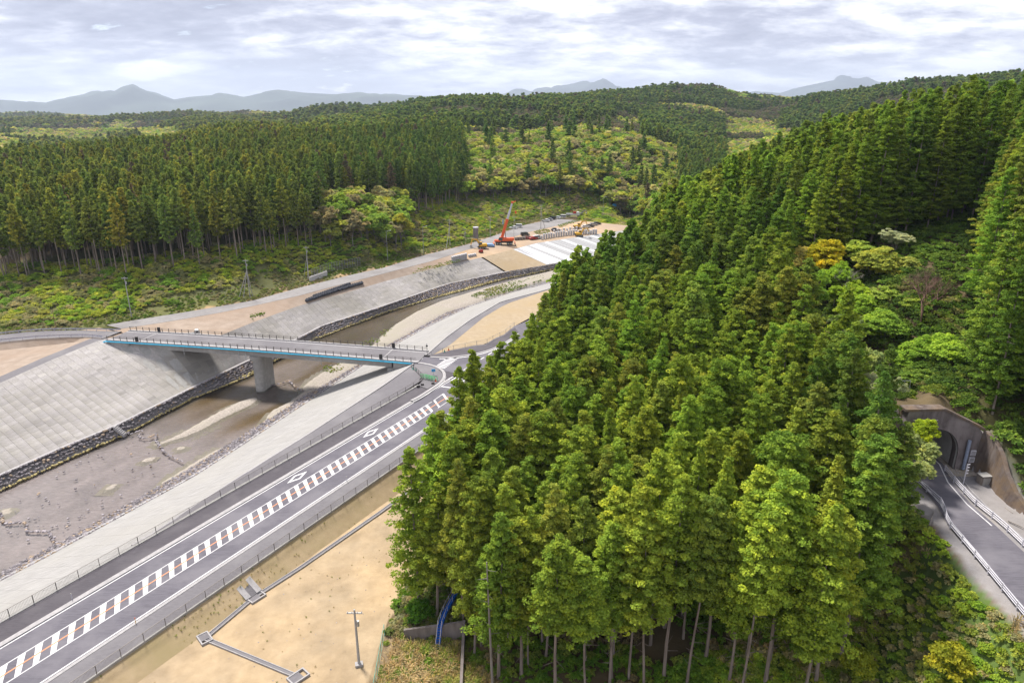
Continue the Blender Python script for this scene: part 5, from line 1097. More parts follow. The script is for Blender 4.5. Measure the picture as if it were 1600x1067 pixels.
for j, (px, py, dep, H, R, col, lab) in enumerate([
    (1288, 395, 128, 10, 4.2, (.47,.41,.035), 'golden yellow spring tree at the top of the ravine grove'),
    (1250, 405, 130, 8, 2.6, (.42,.37,.11), 'small pale yellowish tree left of the golden yellow one'),
    (1310, 430, 122, 7, 3.0, (.24,.36,.04), 'bright green sapling right under the golden tree'),
    (1330, 455, 118, 7, 3.4, (.27,.37,.04), 'fresh lime green tree in the middle of the ravine grove'),
    (1375, 410, 122, 10, 4.6, (.34,.36,.07), 'wide yellow green layered tree at the head of the ravine'),
    (1415, 425, 122, 10, 4.4, (.31,.34,.09), 'wide pale green layered tree beside the bare brown one'),
    (1400, 378, 128, 9, 2.6, (.40,.42,.26), 'whitish silver green tree top at the back of the grove'),
    (1330, 510, 110, 9, 3.0, (.24,.30,.13), 'grey green feathery tree at the left edge of the grove'),
    (1385, 510, 108, 9, 4.0, (.22,.33,.05), 'mid green layered tree in the centre of the ravine'),
    (1470, 545, 102, 8, 4.6, (.26,.38,.05), 'bright green spreading tree above the tunnel portal'),
    (1445, 590, 98, 6, 3.2, (.19,.27,.05), 'low green tree just above the dark gully'),
    (1265, 440, 116, 8, 3.2, (.22,.34,.05), 'fresh green tree peeping over the cedars left of the grove'),
    (1345, 395, 128, 9, 3.4, (.30,.38,.07), 'light green tree between the golden tree and the wide layered one'),
    (1350, 480, 114, 8, 3.6, (.26,.38,.05), 'bright green tree in front of the dead grey one'),
    (1400, 470, 114, 8, 3.8, (.29,.37,.07), 'soft yellow green tree left of the bare brown one'),
    (1490, 490, 112, 8, 3.6, (.20,.30,.06), 'mid green tree right of the bare brown one'),
    (1350, 545, 101, 8, 3.0, (.30,.36,.14), 'pale green feathery tree low at the left of the ravine'),
    (1425, 555, 103, 7, 3.6, (.24,.36,.05), 'vivid green tree in the lower middle of the ravine'),
    (1500, 590, 98, 7, 3.6, (.20,.31,.05), 'green rounded tree above the right end of the portal'),
    (1400, 590, 97, 6, 2.8, (.17,.26,.05), 'small green tree at the left rim of the gully'),
    (1462, 400, 126, 8, 3.4, (.17,.27,.05), 'deep green tree at the back right of the grove'),
    (1580, 670, 88, 7, 3.4, (.08,.14,.035), 'dark evergreen shrub tree beyond the wing wall'),
    (1540, 570, 100, 8, 4.2, (.15,.24,.045), 'green layered tree right of the grove in front of dark cedars'),
    (1575, 610, 96, 7, 4.0, (.13,.22,.045), 'deep green spreading tree at the right edge of the picture'),
    (1520, 630, 93, 5, 3.6, (.11,.19,.04), 'low dark green tree above the portal roof'),
    (1360, 590, 96, 9, 2.6, (.40,.42,.27), 'cream coloured flowering tree behind the last cedars'),
    (1385, 610, 92, 8, 2.2, (.34,.37,.2), 'small pale flowering tree above the portal corner'),
    (1431, 692, 82, 6, 2.4, (.36,.40,.16), 'pale lime tree hanging over the tunnel mouth'),
    (1447, 670, 82, 5, 1.5, (.36,.44,.04), 'bright lime branch tips in front of the tunnel arch'),
    (1432, 738, 79, 4, 1.6, (.30,.34,.14), 'pale grey green shrub tree at the tunnel road edge')]): btree(px, py, dep, H, R, col, lab, j)
BARE = [bare_mesh('branches', 10, 4, M['bark_red'], 5, 6), bare_mesh('branches', 10, 4, M['bark_pale'], 9, 5)]
def baretree(px, py, dep, s, label, k=0, name='bare_tree'):
    v = (py-533.5)/FOC; z = CAMZ-dep*(SP+v*CP); y = (dep-(CAMZ-z)*SP)/CP; x = (px-800)/FOC*dep; zg = float(ground(np.array([x]), np.array([y]))[0])
    t = link(name, None, None, (x, y, min(zg, z)), random.random()*6, (s, s, s), label=label, cat='tree'); link('branches', BARE[k], t)
baretree(1435, 520, 108, 1.05, 'leafless brown tree with spreading twigs in the ravine'); baretree(1322, 445, 121, .8, 'dead grey tree with bare branches beside the golden tree', 1); baretree(1455, 505, 112, .9, 'second leafless tree behind the brown one', 0)
baretree(905, 300, 410, 1.1, 'greyish leafless tree behind the flatbed truck', 0); baretree(487, 255, 300, .9, 'greyish half dead tree among the cedars across the river', 1)
# dead leafless stem before the front row
def dead_stem():
    b = at(770, 1072, 0); t = empty('dead_cedar', b, label='leafless grey dead trunk standing before the front row', cat='dead tree'); mb = MB(); mb.tube((0, 0, -1), (-.5, .3, 16), .17, .06, 7); mb.build('trunk', M['bark_pale'], t)
    for i in range(9):
        z = 7+i; a = i*2.3; MB().tube((-.5*z/16, .3*z/16, z), (-.5*z/16+1.1*cos(a), .3*z/16+1.1*sin(a), z+.2), .03, .012, 4).build('branch', M['bark_pale'], t)
dead_stem()
# round green bush by the forest foot and the flowering bush in the corner
BUSH = shrub('foliage', 2.3, 700, n=60, nper=40, size=.17, H=3.4)
def bush(px, py, z, col, label, s=1.0, name='bush'):
    p = at(px, py, z); o = link(name, BUSH, None, (p[0], p[1], z), random.random()*6, (s, s, s), label=label, cat='bush'); o['tint'] = [*col, 1]
bush(657, 968, -1.6, (.10, .22, .03), 'round bright green bush at the forest corner above the wall', .85); bush(1480, 1050, 10.5, (.36, .36, .04), 'yellow flowering bush near the bottom right corner', .9); bush(1340, 1052, 6, (.30, .34, .04), 'yellow green leafy bush under the last front cedars', .8)
# ---------------------------------------------------------------- undergrowth (uncountable)
def cover(name, x, y, dens_mask, coll, nk, smin, smax, tintf, label, cat, zf=ground, tilt=False):
    k = dens_mask; x = x[k]; y = y[k]; z = zf(x, y)-.05; u, v, dep = pix(x, y, z); q = (dep > 5) & (u > -120) & (u < 1720) & (v < 1190) & (v > 0); x, y, z = x[q], y[q], z[q]
    scatter(name, np.stack([x, y, z], 1), rng.uniform(0, 6.28, len(x)), rng.uniform(smin, smax, len(x)), tintf(x, y), rng.integers(0, nk, len(x)), coll, label, cat); print(name, len(x))
def pal_tint(pal, w=None, a=.2):
    pal = np.array(pal, float)
    def f(x, y):
        n = len(x); g = fbm(x, y, 7, 91); i = np.clip((g-.22)/.56*len(pal)+rng.normal(0, .8, n), 0, len(pal)-1).astype(int); return pal[i]*rng.uniform(1-a, 1+a, (n, 1))
    return f
s_ok = lambda x, y: w2st(x, y)[0] > 325
SLOPE_PAL = [(.19,.31,.055),(.27,.41,.06),(.36,.47,.065),(.42,.47,.075),(.44,.45,.11),(.33,.34,.15),(.42,.38,.21),(.22,.36,.06)]
x, y, r = jgrid(-260, 260, 150, 520, 1.8, 41); s, t = w2st(x, y); dl = t-R_Far(s)[0]; z = natural(x, y); u, v, dep = pix(x, y, z); ft = np.interp(u, [-300, 0, 100, 200, 300, 400, 500, 560, 620, 680, 740, 800, 900, 960, 1010], [455, 440, 436, 430, 416, 400, 384, 372, 346, 332, 310, 306, 300, 300, 298])
edge = 6+5*fbm(x, y, 14, 55)+np.where((s > 105) & (s < 150), 6, 0)
cover('shrub_belt', x, y, (dl > edge) & (s > 40) & (s < 480) & ((v > ft-24) | (u > 940)) & (fbm(x, y, 6, 61) > .30), C_SHRUB, 5, .6, 1.25, pal_tint(SLOPE_PAL), 'mixed green and yellow shrubs on the bank below the cedar forest', 'shrubs')
x, y, r = jgrid(-200, 200, 140, 430, 1.2, 42); s, t = w2st(x, y); dl = t-R_Far(s)[0]
x2, y2, r2 = jgrid(40, 160, 370, 560, 2.2, 49); u2, v2, d2 = pix(x2, y2, natural(x2, y2)); dd2, ee2 = corridor(x2, y2)
cover('hollow_shrubs', x2, y2, (dd2 < -1) & (u2 > 890) & (u2 < 1090) & (s_ok(x2, y2)), C_SHRUB, 5, .8, 1.6, pal_tint(SLOPE_PAL), 'green shrubs filling the hollow beyond the end of the site road', 'shrubs')
cover('verge_grass', x, y, (dl > 1.0) & (dl < 13) & (s > 60) & (s < 360) & (fbm(x, y, 8, 62) > np.where((s > 110) & (s < 200), .38, .26)), C_SMALL, 4, .45, 1.0, pal_tint([(.16,.25,.05),(.24,.31,.06),(.30,.31,.11),(.38,.33,.19)]), 'patchy green grass along the verge of the river road', 'grass')
x, y, r = jgrid(18, 62, 34, 92, .75, 43); nn = fbm(x, y, 5, 63)
gm = (y < np.interp(x, [18, 30, 36, 41, 46.5], [60, 66, 70, 78, 84])) & (x < 47.9-2.6*nn)
cover('bank_plants', x, y, gm & (nn > .16), C_SMALL, 4, .5, 1.15, pal_tint([(.20,.33,.045),(.26,.40,.05),(.32,.42,.055),(.36,.42,.08),(.42,.38,.19),(.30,.40,.06),(.22,.36,.05)]), 'bright leafy plants covering the bank below the tunnel road', 'plants')
cover('dry_grass', x, y, ((x > 30) & (x < 47.8) & (y < 78)) & (fbm(x, y, 6, 64) > .52), C_TUFT, 4, .5, 1.1, pal_tint([(.36,.29,.18),(.40,.32,.19),(.28,.25,.09)]), 'dry straw coloured grass beside the tunnel road', 'grass')
x, y, r = jgrid(-20, 34, 42, 84, 1.1, 44); nn = fbm(x, y, 6, 65)
cover('forest_floor_plants', x, y, (x > hill_left(x, y)-2) & (y > 50) & (nn > .36), C_SMALL, 4, .5, 1.3, pal_tint([(.15,.28,.04),(.20,.34,.045),(.27,.34,.07),(.34,.28,.15)]), 'green plants and ferns on the forest floor under the front cedars', 'undergrowth')
x, y, r = jgrid(-17, 3, 50, 72, .55, 45)
cover('dry_grass', x, y, (x > np.interp(y, [50, 62, 70], [-16.4, -15.2, -14])) & (x < np.interp(y, [50, 60, 66, 70], [2, -1, -6, -8])) & (y < 68.5) & ~((x > -13.5) & (x < -6.2) & (y > 67.2)), C_TUFT, 4, .7, 1.35, pal_tint([(.50,.38,.23),(.56,.44,.27),(.45,.33,.18),(.36,.33,.12),(.24,.30,.06)]), 'tall dry pampas grass in front of the old concrete wall', 'grass')
x, y, r = jgrid(-18, -3, 67, 82, .8, 46)
cover('bamboo_grass', x, y, (x > -15.6+.14*(y-68)) & (y > 69.2) & (x < -5), C_SMALL, 4, .6, 1.2, pal_tint([(.30,.30,.13),(.40,.38,.22),(.20,.26,.08),(.34,.33,.17)]), 'pale edged bamboo grass behind the old concrete wall', 'undergrowth')
x, y, r = jgrid(57, 118, 62, 185, 1.9, 47)
cover('ravine_shrubs', x, y, (~((x < 60) & (y < 79))), C_SHRUB, 5, .6, 1.2, pal_tint([(.07,.12,.03),(.09,.15,.035),(.13,.22,.04),(.17,.26,.05)]), 'dark green shrubs covering the slope beside and above the tunnel', 'shrubs')
x, y, r = jgrid(44, 90, 80, 150, 1.7, 48)
cover('ravine_shrubs', x, y, inpoly(GROVE, x, y) | ((x > 45) & (x < 56) & (y > 83) & (y < 125)) | ((x > 46) & (x < 60) & (y > 81.5) & (y < 92)), C_SHRUB, 5, .5, 1.1, pal_tint([(.08,.13,.03),(.12,.18,.035),(.20,.26,.05),(.26,.26,.10)]), 'low shrubs under the trees of the ravine grove', 'shrubs')
# sparse weeds on gravel bars and river road verge
def weeds(px_poly, z, d, label, pal=((.18,.28,.04),(.25,.33,.05),(.36,.36,.10)), s=(.25, .6), zz=None):
    P = [tuple(at(a, b, z)[:2]) for a, b in px_poly]; A = np.array(P); x, y, r = jgrid(A[:, 0].min(), A[:, 0].max(), A[:, 1].min(), A[:, 1].max(), d, 50+int(z*3)); k = inpoly(P, x, y) & (fbm(x, y, 4, 66) > .4); x, y = x[k], y[k]
    scatter('weeds', np.stack([x, y, np.full(len(x), z)], 1), rng.uniform(0, 6.28, len(x)), rng.uniform(*s, len(x)), pal_tint(pal)(x, y), rng.integers(0, 4, len(x)), C_SMALL, label, 'weeds')
weeds([(735,462),(760,452),(800,440),(850,430),(850,437),(800,455),(750,468)], -6.6, .8, 'green weeds on the gravel bar upstream of the beige field')
weeds([(505,571),(545,566),(552,572),(520,584),(505,580)], -9.0, .8, 'green weeds on the gravel bar in the shadow of the bridge')
weeds([(560,536),(610,512),(640,503),(640,512),(600,532),(575,545)], -8.2, 1.2, 'sparse weeds on the gravel bar above the bridge')
weeds([(388,492),(405,484),(416,484),(411,494),(395,500)], .3, .7, 'isolated patch of green weeds on the bare earth')
weeds([(640,423),(680,413),(720,404),(722,408),(680,420),(645,429)], 1.2, .9, 'strip of green weeds above the far levee')
weeds([(833,362),(850,358),(862,360),(856,365),(838,367)], 2.0, .9, 'small green island beside the site road'); weeds([(870,352),(905,342),(905,346),(875,356)], 2.0, 1.0, 'strip of grass between road and parked cars')

x, y, r = jgrid(-75, -14, 30, 100, 1.1, 71); s, t = w2st(x, y); kk = (t < -13.5) & (s > -60) & (s < 60) & (x < np.interp(y, [0, 50, 62, 70, 77, 86, 95, 115], [-18, -18, -16.5, -16, -14, -11.5, -9, -4])-.5) & (fbm(x, y, 5, 72) > .56) & (rng.random(len(x)) < .35)
cover('field_weeds', x, y, kk, C_TUFT, 4, .10, .30, pal_tint([(.30,.25,.12),(.20,.23,.06),(.36,.29,.17)]), 'tiny sparse weeds dotted over the tan sown field', 'weeds')
x, y, r = jgrid(-62, -10, 30, 100, .8, 73); s, t = w2st(x, y)
bz = lambda X, Y: np.interp(w2st(X, Y)[1], [-12.4, -9.0], [-1.9, .0])+np.interp(w2st(X, Y)[1], [-12.4, -9.0], [0, 1])*zroad(w2st(X, Y)[0])
cover('bank_weeds', x, y, (t > -12.2) & (t < -9.3) & (s > -30) & (s < 90) & (fbm(x, y, 7, 74) > .50), C_TUFT, 4, .12, .34, pal_tint([(.26,.26,.07),(.20,.26,.05),(.36,.31,.14)]), 'thin yellowish grass growing on the tan road bank', 'grass', zf=bz)
def yard(px, py, z=None):
    """point on the built ground across the river seen at (px, py)"""
    zz = np.arange(9, -10, -.04); n = len(zz); u = (px-800)/FOC; v = (py-533.5)/FOC; k = (CAMZ-zz)/(SP+v*CP); X = u*k; Y = (CP-v*SP)*k
    s_, t_ = w2st(X, Y); tf0, zf0 = R_Lf(s_); tl, zl = R_Lc(s_); tn, zn = R_Nr(s_); tf, zf = R_Far(s_)
    z = np.where(t_ < tl, zf0+(zl-zf0)*np.clip((t_-tf0)/(tl-tf0), 0, 1), np.where(t_ < tn, zl+(zn-zl)*(t_-tl)/np.maximum(1e-3, tn-tl), np.where(t_ < tf, zn+(zf-zn)*(t_-tn)/np.maximum(1e-3, tf-tn)+.02, 0)))
    o_ = t_ >= tf
    if o_.any(): z[o_] = ground(X[o_], Y[o_])
    i = int(np.argmax(z >= zz)); return np.array([X[i], Y[i], z[i]])
# ---------------------------------------------------------------- riprap and weir stones
def rock(name, seed):
    bm = bmesh.new(); bmesh.ops.create_icosphere(bm, subdivisions=1, radius=.5); r = random.Random(seed)
    for v in bm.verts: v.co = Vector((v.co.x*1.15, v.co.y*.9, v.co.z*.7))*r.uniform(.75, 1.15)
    me = bpy.data.meshes.new(name); bm.to_mesh(me); bm.free(); me.materials.append(M['stone']); return me
C_ROCK = collection('rock', [rock('rock', i) for i in range(5)])
def stone_tint(n, mossy=0.0):
    t = np.tile(rng.uniform(.55, 1.25, (n, 1)), (1, 3)); t = t*np.array([1.0, .97, 1.0]); w = rng.random(n) < .18; t[w] = t[w]*np.array([1.35, 1.15, .8]); return t
def riprap(name, rA, rB, s0, s1, d, label, mossA=True):
    P = []; T = []
    for s in np.arange(s0, s1, d*.86):
        a, za = rA(s); b, zb = rB(s); w = abs(float(b-a)); n = max(2, int(w/(d*.8)))
        for j in range(n+1):
            k = (j+rng.uniform(-.3, .3))/n; k = min(1, max(0, k)); x, y, z = S(s+rng.uniform(-.3, .3)*d, float(a+(b-a)*k), float(za+(zb-za)*k)); P.append((x, y, z+.04)); T.append(k)
    P = np.array(P); T = np.array(T); n = len(P); t = stone_tint(n)
    if mossA: m = (T < .16) & (P[:, 0] < 1e9); t[m] = t[m]*0+np.array([1.9, 1.7, .75])*rng.uniform(.6, 1.2, (m.sum(), 1))
    scatter(name, P, rng.uniform(0, 6.28, n), rng.uniform(.75, 1.35, n)*d, t, rng.integers(0, 5, n), C_ROCK, label, 'stones', tilt=rng.uniform(-.5, .5, (n, 2))); print(name, n)
riprap('riprap_stones', R_Lw, shift(R_Lf, -.5), -40, 300, .62, 'band of dark grey boulders along the foot of the left levee')
riprap('riprap_stones', shift(R_Rw, 0), shift(R_Rf, -.4), -40, 300, .62, 'band of boulders along the foot of the right levee', mossA=False)
def weir(pts, z, label, d=.55, w=1):
    P = [np.array(at(x, y, z)) for x, y in pts]; Q = []
    for a, b in zip(P[:-1], P[1:]):
        L_ = np.linalg.norm(b-a); n = max(1, int(L_/(d*.75)))
        for k in np.arange(n)/n:
            for q in range(w): Q.append(a+(b-a)*k+[rng.normal(0, .12), rng.normal(0, .12)+q*.4, .12])
    Q = np.array(Q); n = len(Q); scatter('weir_stones', Q, rng.uniform(0, 6.28, n), rng.uniform(.7, 1.2, n)*d, stone_tint(n)*1.3, rng.integers(0, 5, n), C_ROCK, label, 'stones')
weir([(196,676),(205,678),(215,675),(222,673),(225,675)], -10, 'short stone row at the foot of the stone steps'); weir([(218,678),(217,683),(225,685),(235,683),(244,679)], -10, 'small curved ring of stones in the shallow river')
weir([(244,678),(243,686),(248,697),(256,706),(266,713),(278,718),(286,723)], -10, 'curved line of stones crossing the shallow river')
weir([(424,603),(436,600),(446,597),(452,594),(457,601),(466,608),(476,612)], -9.9, 'bent line of stones beside the bridge pier', .6)
weir([(2,803),(5,815),(9,818),(40,817),(43,823),(41,830),(60,831),(76,831),(80,838),(84,845),(90,851)], -10, 'stepped line of mossy stones in the river near the left edge', .6, 1)
weir([(316,612),(335,602),(360,595),(388,589)], -10.0, 'low mossy ledge of stones along the far waterline', .5)
k = 160; P = []
for _ in range(k):
    px, py = rng.uniform(0, 240), rng.uniform(690, 850); P.append(at(px, py, -10.02))
P = np.array(P); s, t = w2st(P[:, 0], P[:, 1]); ok = (t > R_Rw(s)[0]+1) & (t < R_Lw(s)[0]-1.5); P = P[ok][:70]
scatter('river_stones', P, rng.uniform(0, 6.28, len(P)), rng.uniform(.25, .6, len(P)), stone_tint(len(P))*1.3, rng.integers(0, 5, len(P)), C_ROCK, 'scattered stones standing out of the shallow water', 'stones')
def levee_steps():
    a = at(179, 667, -7.9); b = at(196, 680, -10); t = empty('levee_steps', b, label='narrow concrete steps cutting through the boulder band', cat='steps')
    n = 7
    for i in range(n):
        p = b+(a-b)*(i/n); q = b+(a-b)*((i+1)/n); d = (q-p)[:2]; d /= np.linalg.norm(d); m = np.array([-d[1], d[0], 0])*.6
        MB().hexa([p-m-[0, 0, .4], q-m-[0, 0, .4], q+m-[0, 0, .4], p+m-[0, 0, .4]], [p-m+[0, 0, .5], [*(q-m)[:2], p[2]+.5], [*(q+m)[:2], p[2]+.5], p+m+[0, 0, .5]]).build('step', M['kerb'], t, world=True)
levee_steps()
# ---------------------------------------------------------------- poles
def pole(px, ptop, py, z, label, kind='utility', px_top=None, struts=(), r=.16):
    b = yard(px, py) if py < 600 else at(px, py, z); X, Y = b[0], b[1]
    u, v, dep = pix(X, Y, z); h = 3
    for i in range(30):
        u2, v2, _ = pix(X, Y, z+h); h += (float(v2)-ptop)/1067*float(dep)*1.02
    h = max(2, h); t = empty({'utility': 'utility_pole', 'light': 'street_lamp', 'stake': 'wooden_post'}[kind], b, label=label, cat={'utility': 'utility pole', 'light': 'street lamp', 'stake': 'post'}[kind])
    mp = M['pole'] if kind != 'stake' else M['wood']
    if kind == 'light':
        MB().tube((0, 0, -.3), (0, 0, h), .11, .07, 8).build('pole', M['steel'], t); MB().tube((0, 0, h-.15), (1.5, 0, h+.15), .05, .04, 6).build('arm', M['steel'], t); MB().box(1.3, 2.0, -.14, .14, h+.08, h+.22).build('lamp_head', M['rail_white'], t, bevel=.03)
    else:
        MB().tube((0, 0, -.5), (0, 0, h), r, r*.65, 10).build('pole', mp, t)
        if kind == 'utility' and h > 5:
            MB().box(-.9, .9, -.06, .06, h-.55, h-.42).build('crossarm', M['steel'], t)
            for x in (-.8, -.3, .3, .8): MB().tube((x, 0, h-.42), (x, 0, h-.2), .05, .03, 6).build('insulator', M['rail_white'], t)
            MB().tube((.3, -.1, h-2.2), (.3, -.1, h-1.5), .17, .17, 8).build('transformer', M['steel'], t)
    for sx, sy in struts:
        g = yard(sx, sy); MB().tube(tuple(np.array(g)-b+[0, 0, -.3]), (0, 0, h*.72), r*.8, r*.6, 8).build('strut', mp, t)
    return t
pole(206, 433, 497, 1.4, 'slim grey utility pole on the verge left of the bridge end'); pole(88, 481, 513, 1.5, 'short thin wooden post on the grass at the far left', 'stake', r=.1)
pole(391, 405, 466, 1.5, 'utility pole braced by splayed struts beside the river road', struts=((373, 465), (380, 466.5), (395, 463)))
pole(483, 386, 438, 1.8, 'tall twin leg lamp pole at the end of the white wall', 'utility', struts=((475, 433), (481, 438)), r=.14)
pole(606, 361, 409, 1.9, 'slim white street lamp just right of the net fence', 'light'); pole(662, 353, 398, 2, 'slim white street lamp by the verge between two poles', 'light')
pole(703, 343, 384, 2, 'utility pole with one leaning strut left of the round tower', struts=((697, 389),)); pole(727, 357, 376, 2.2, 'low utility pole with strut next to the round tower', struts=((723, 377),), r=.12)
pole(766, 337, 371, 2.2, 'utility pole between the round tower and the crane'); pole(803, 338, 372, 2, 'thin dark pole with a short top bar behind the parked white cars', r=.1)
pole(845, 320, 358, 2, 'braced utility pole standing on the small green island', struts=((852, 358),)); pole(942, 308, 336, 2, 'white street lamp at the far end of the site road', 'light')
pole(561, 952, 1036, FZ, 'single old utility pole standing alone in the tan field', r=.17)
def base_block():
    b = at(561, 1037, FZ); t = link('pole_footing', MB().box(-.45, .45, -.35, .35, -.2, .12).mesh('pole_footing', M['kerb'], .02), None, tuple(b), .3, label='small concrete footing round the lone field pole', cat='footing')
base_block()
# ---------------------------------------------------------------- vehicles
WHEEL = {}
def wheel_mesh(r, w, mat):
    mb = MB(); mb.tube((0, -w/2, 0), (0, w/2, 0), r, r, 14); return mb.mesh('tyre', mat)
TYRE = wheel_mesh(.32, .22, M['rubber']); HUB = wheel_mesh(.18, .24, M['steel'])
def wheels(t, xs, y, r=.32, name='wheel'):
    for x in xs:
        for sy in (-1, 1):
            w = link(name, TYRE, t, (x, sy*y, r), None, (r/.32, 1, r/.32)); link('rim', HUB, w)
def car(px, py, z, mat, heading, label, L=4.5, Wc=1.75, Hc=1.5, style='hatch', group=None):
    p = yard(px, py); t = empty('parked_car', p, heading, label=label, cat='car', group=group); m = M[mat]; a = L/2; b = Wc/2
    prof = {'hatch': [(-a, .35), (-a, .95), (-a+.35, 1.12), (a-1.25, 1.08), (a-.15, .85), (a, .62), (a, .32)], 'van': [(-a, .35), (-a, 1.0), (a-.9, 1.0), (a-.05, .85), (a, .6), (a, .32)]}[style]
    MB().prism(prof, -b, b).build('body', m, t, bevel=.06)
    cab = {'hatch': [(-a+.25, .98), (-a+.75, Hc), (a-2.1, Hc), (a-1.25, .98)], 'van': [(-a+.05, 1.0), (-a+.12, Hc+.3), (a-1.3, Hc+.3), (a-.75, 1.0)]}[style]
    MB().prism(cab, -b*.88, b*.88).build('windows', M['glass'], t, bevel=.03)
    rf = [(cab[1][0]-.12, cab[1][1]-.16), (cab[1][0]+.05, cab[1][1]+.05), (cab[2][0]-.05, cab[2][1]+.05), (cab[2][0]+.12, cab[2][1]-.16)]
    MB().prism(rf, -b*.9, b*.9).build('roof', m, t)
    for sy in (-1, 1):
        MB().box(a-.08, a+.02, sy*b*.75-.18, sy*b*.75+.18, .6, .75).build('headlight', M['light_lens'], t); MB().box(-a-.02, -a+.06, sy*b*.8-.12, sy*b*.8+.12, .7, .9).build('tail_light', M['red'], t)
    wheels(t, (-a+.8, a-.85), b-.1); return t
hd0 = .45
for px, py, mt, h, lab, st_ in [(801.5,358,'white',2.9,'white car parked in front by the verge right of the crane','hatch'), (809,355.5,'white',2.9,'white van parked behind the front white car','van'),
    (852.5,346.5,'white',2.6,'white car at the left end of the parked row by the bank','hatch'), (857.5,344.8,'silver',2.6,'silver car second in the row by the bank','hatch'), (862.5,343.2,'dark_car',2.6,'dark car in the middle of the row by the bank','van'),
    (870,342,'white',2.6,'white estate car right of the dark one','hatch'), (878.5,340.5,'white',2.6,'small white car at the right end of the row','van'),
    (915.5,356,'white',.3,'white car parked behind the nearer yellow excavator','hatch'), (922,355,'dark_car',.3,'dark car between the two pale cars near the excavators','hatch'), (927.5,352.5,'silver',.3,'silver car parked beyond the excavators','hatch'), (933,351,'dark_car',.3,'black car at the end beside the big hill trees','hatch'),
    (839,373.5,'white',.6,'white van at the left end of the block stacks','van'), (833.5,374.5,'red',.6,'dark red car left of the white van','hatch'), (820.5,368.5,'dark_car',.4,'black car behind the brown crates','van'), (868,361,'dark_car',.4,'dark low vehicle beside the green island','hatch')]:
    car(px, py, 2.0, mt, h, lab, style=st_)
def kei_truck():
    p = yard(302, 526.5); t = empty('small_truck', p, .42, label='small white flatbed truck parked on the bare ground beyond the bridge', cat='truck'); m = M['white']
    for o_ in [t]: o_.scale = (1.15,)*3
    MB().prism([(.55, .4), (.55, 1.75), (1.3, 1.75), (1.62, 1.05), (1.7, .95), (1.7, .4)], -.72, .72).build('cab', m, t, bevel=.05); MB().prism([(1.32, 1.68), (1.3, 1.72), (1.66, 1.06), (1.68, 1.02)], -.64, .64).build('windscreen', M['glass'], t)
    for sy in (-1, 1): MB().box(.8, 1.3, sy*.725-.01, sy*.725+.01, 1.1, 1.6).build('side_window', M['glass'], t)
    MB().box(-1.7, .5, -.72, .72, .55, .68).build('bed', m, t)
    for b in ((-1.7, .5, -.74, -.70), (-1.7, .5, .70, .74), (-1.74, -1.7, -.72, .72)): MB().box(b[0], b[1], b[2], b[3], .68, .98).build('side_board', m, t)
    MB().box(.42, .5, -.7, .7, .68, 1.6).build('guard_frame', m, t); wheels(t, (-1.05, 1.1), .62, .27)
kei_truck()
def flatbed():
    p = yard(895, 338); t = empty('flatbed_truck', p, -.15, label='white flatbed lorry with a red load parked by the roadside', cat='lorry'); m = M['white']
    MB().prism([(2.2, .7), (2.2, 2.6), (3.6, 2.6), (4.0, 1.5), (4.0, .6)], -1.15, 1.15).build('cab', m, t, bevel=.08); MB().prism([(3.62, 2.45), (3.6, 2.5), (4.02, 1.55), (4.04, 1.5)], -1.0, 1.0).build('windscreen', M['glass'], t)
    MB().box(-4, 2.0, -1.2, 1.2, .9, 1.1).build('bed', m, t); 
    for sy in (-1, 1): MB().box(-4, 2, sy*1.2-.04, sy*1.2+.04, 1.1, 1.6).build('side_board', m, t)
    MB().box(.2, 1.9, -.9, .9, 1.1, 2.7).build('load', M['red'], t, bevel=.1); MB().tube((1.0, 0, 2.6), (-1.6, 0, 3.1), .14, .1, 6).build('loader_arm', M['red'], t); wheels(t, (-2.9, -1.9, 3.0), 1.05, .45)
flatbed()
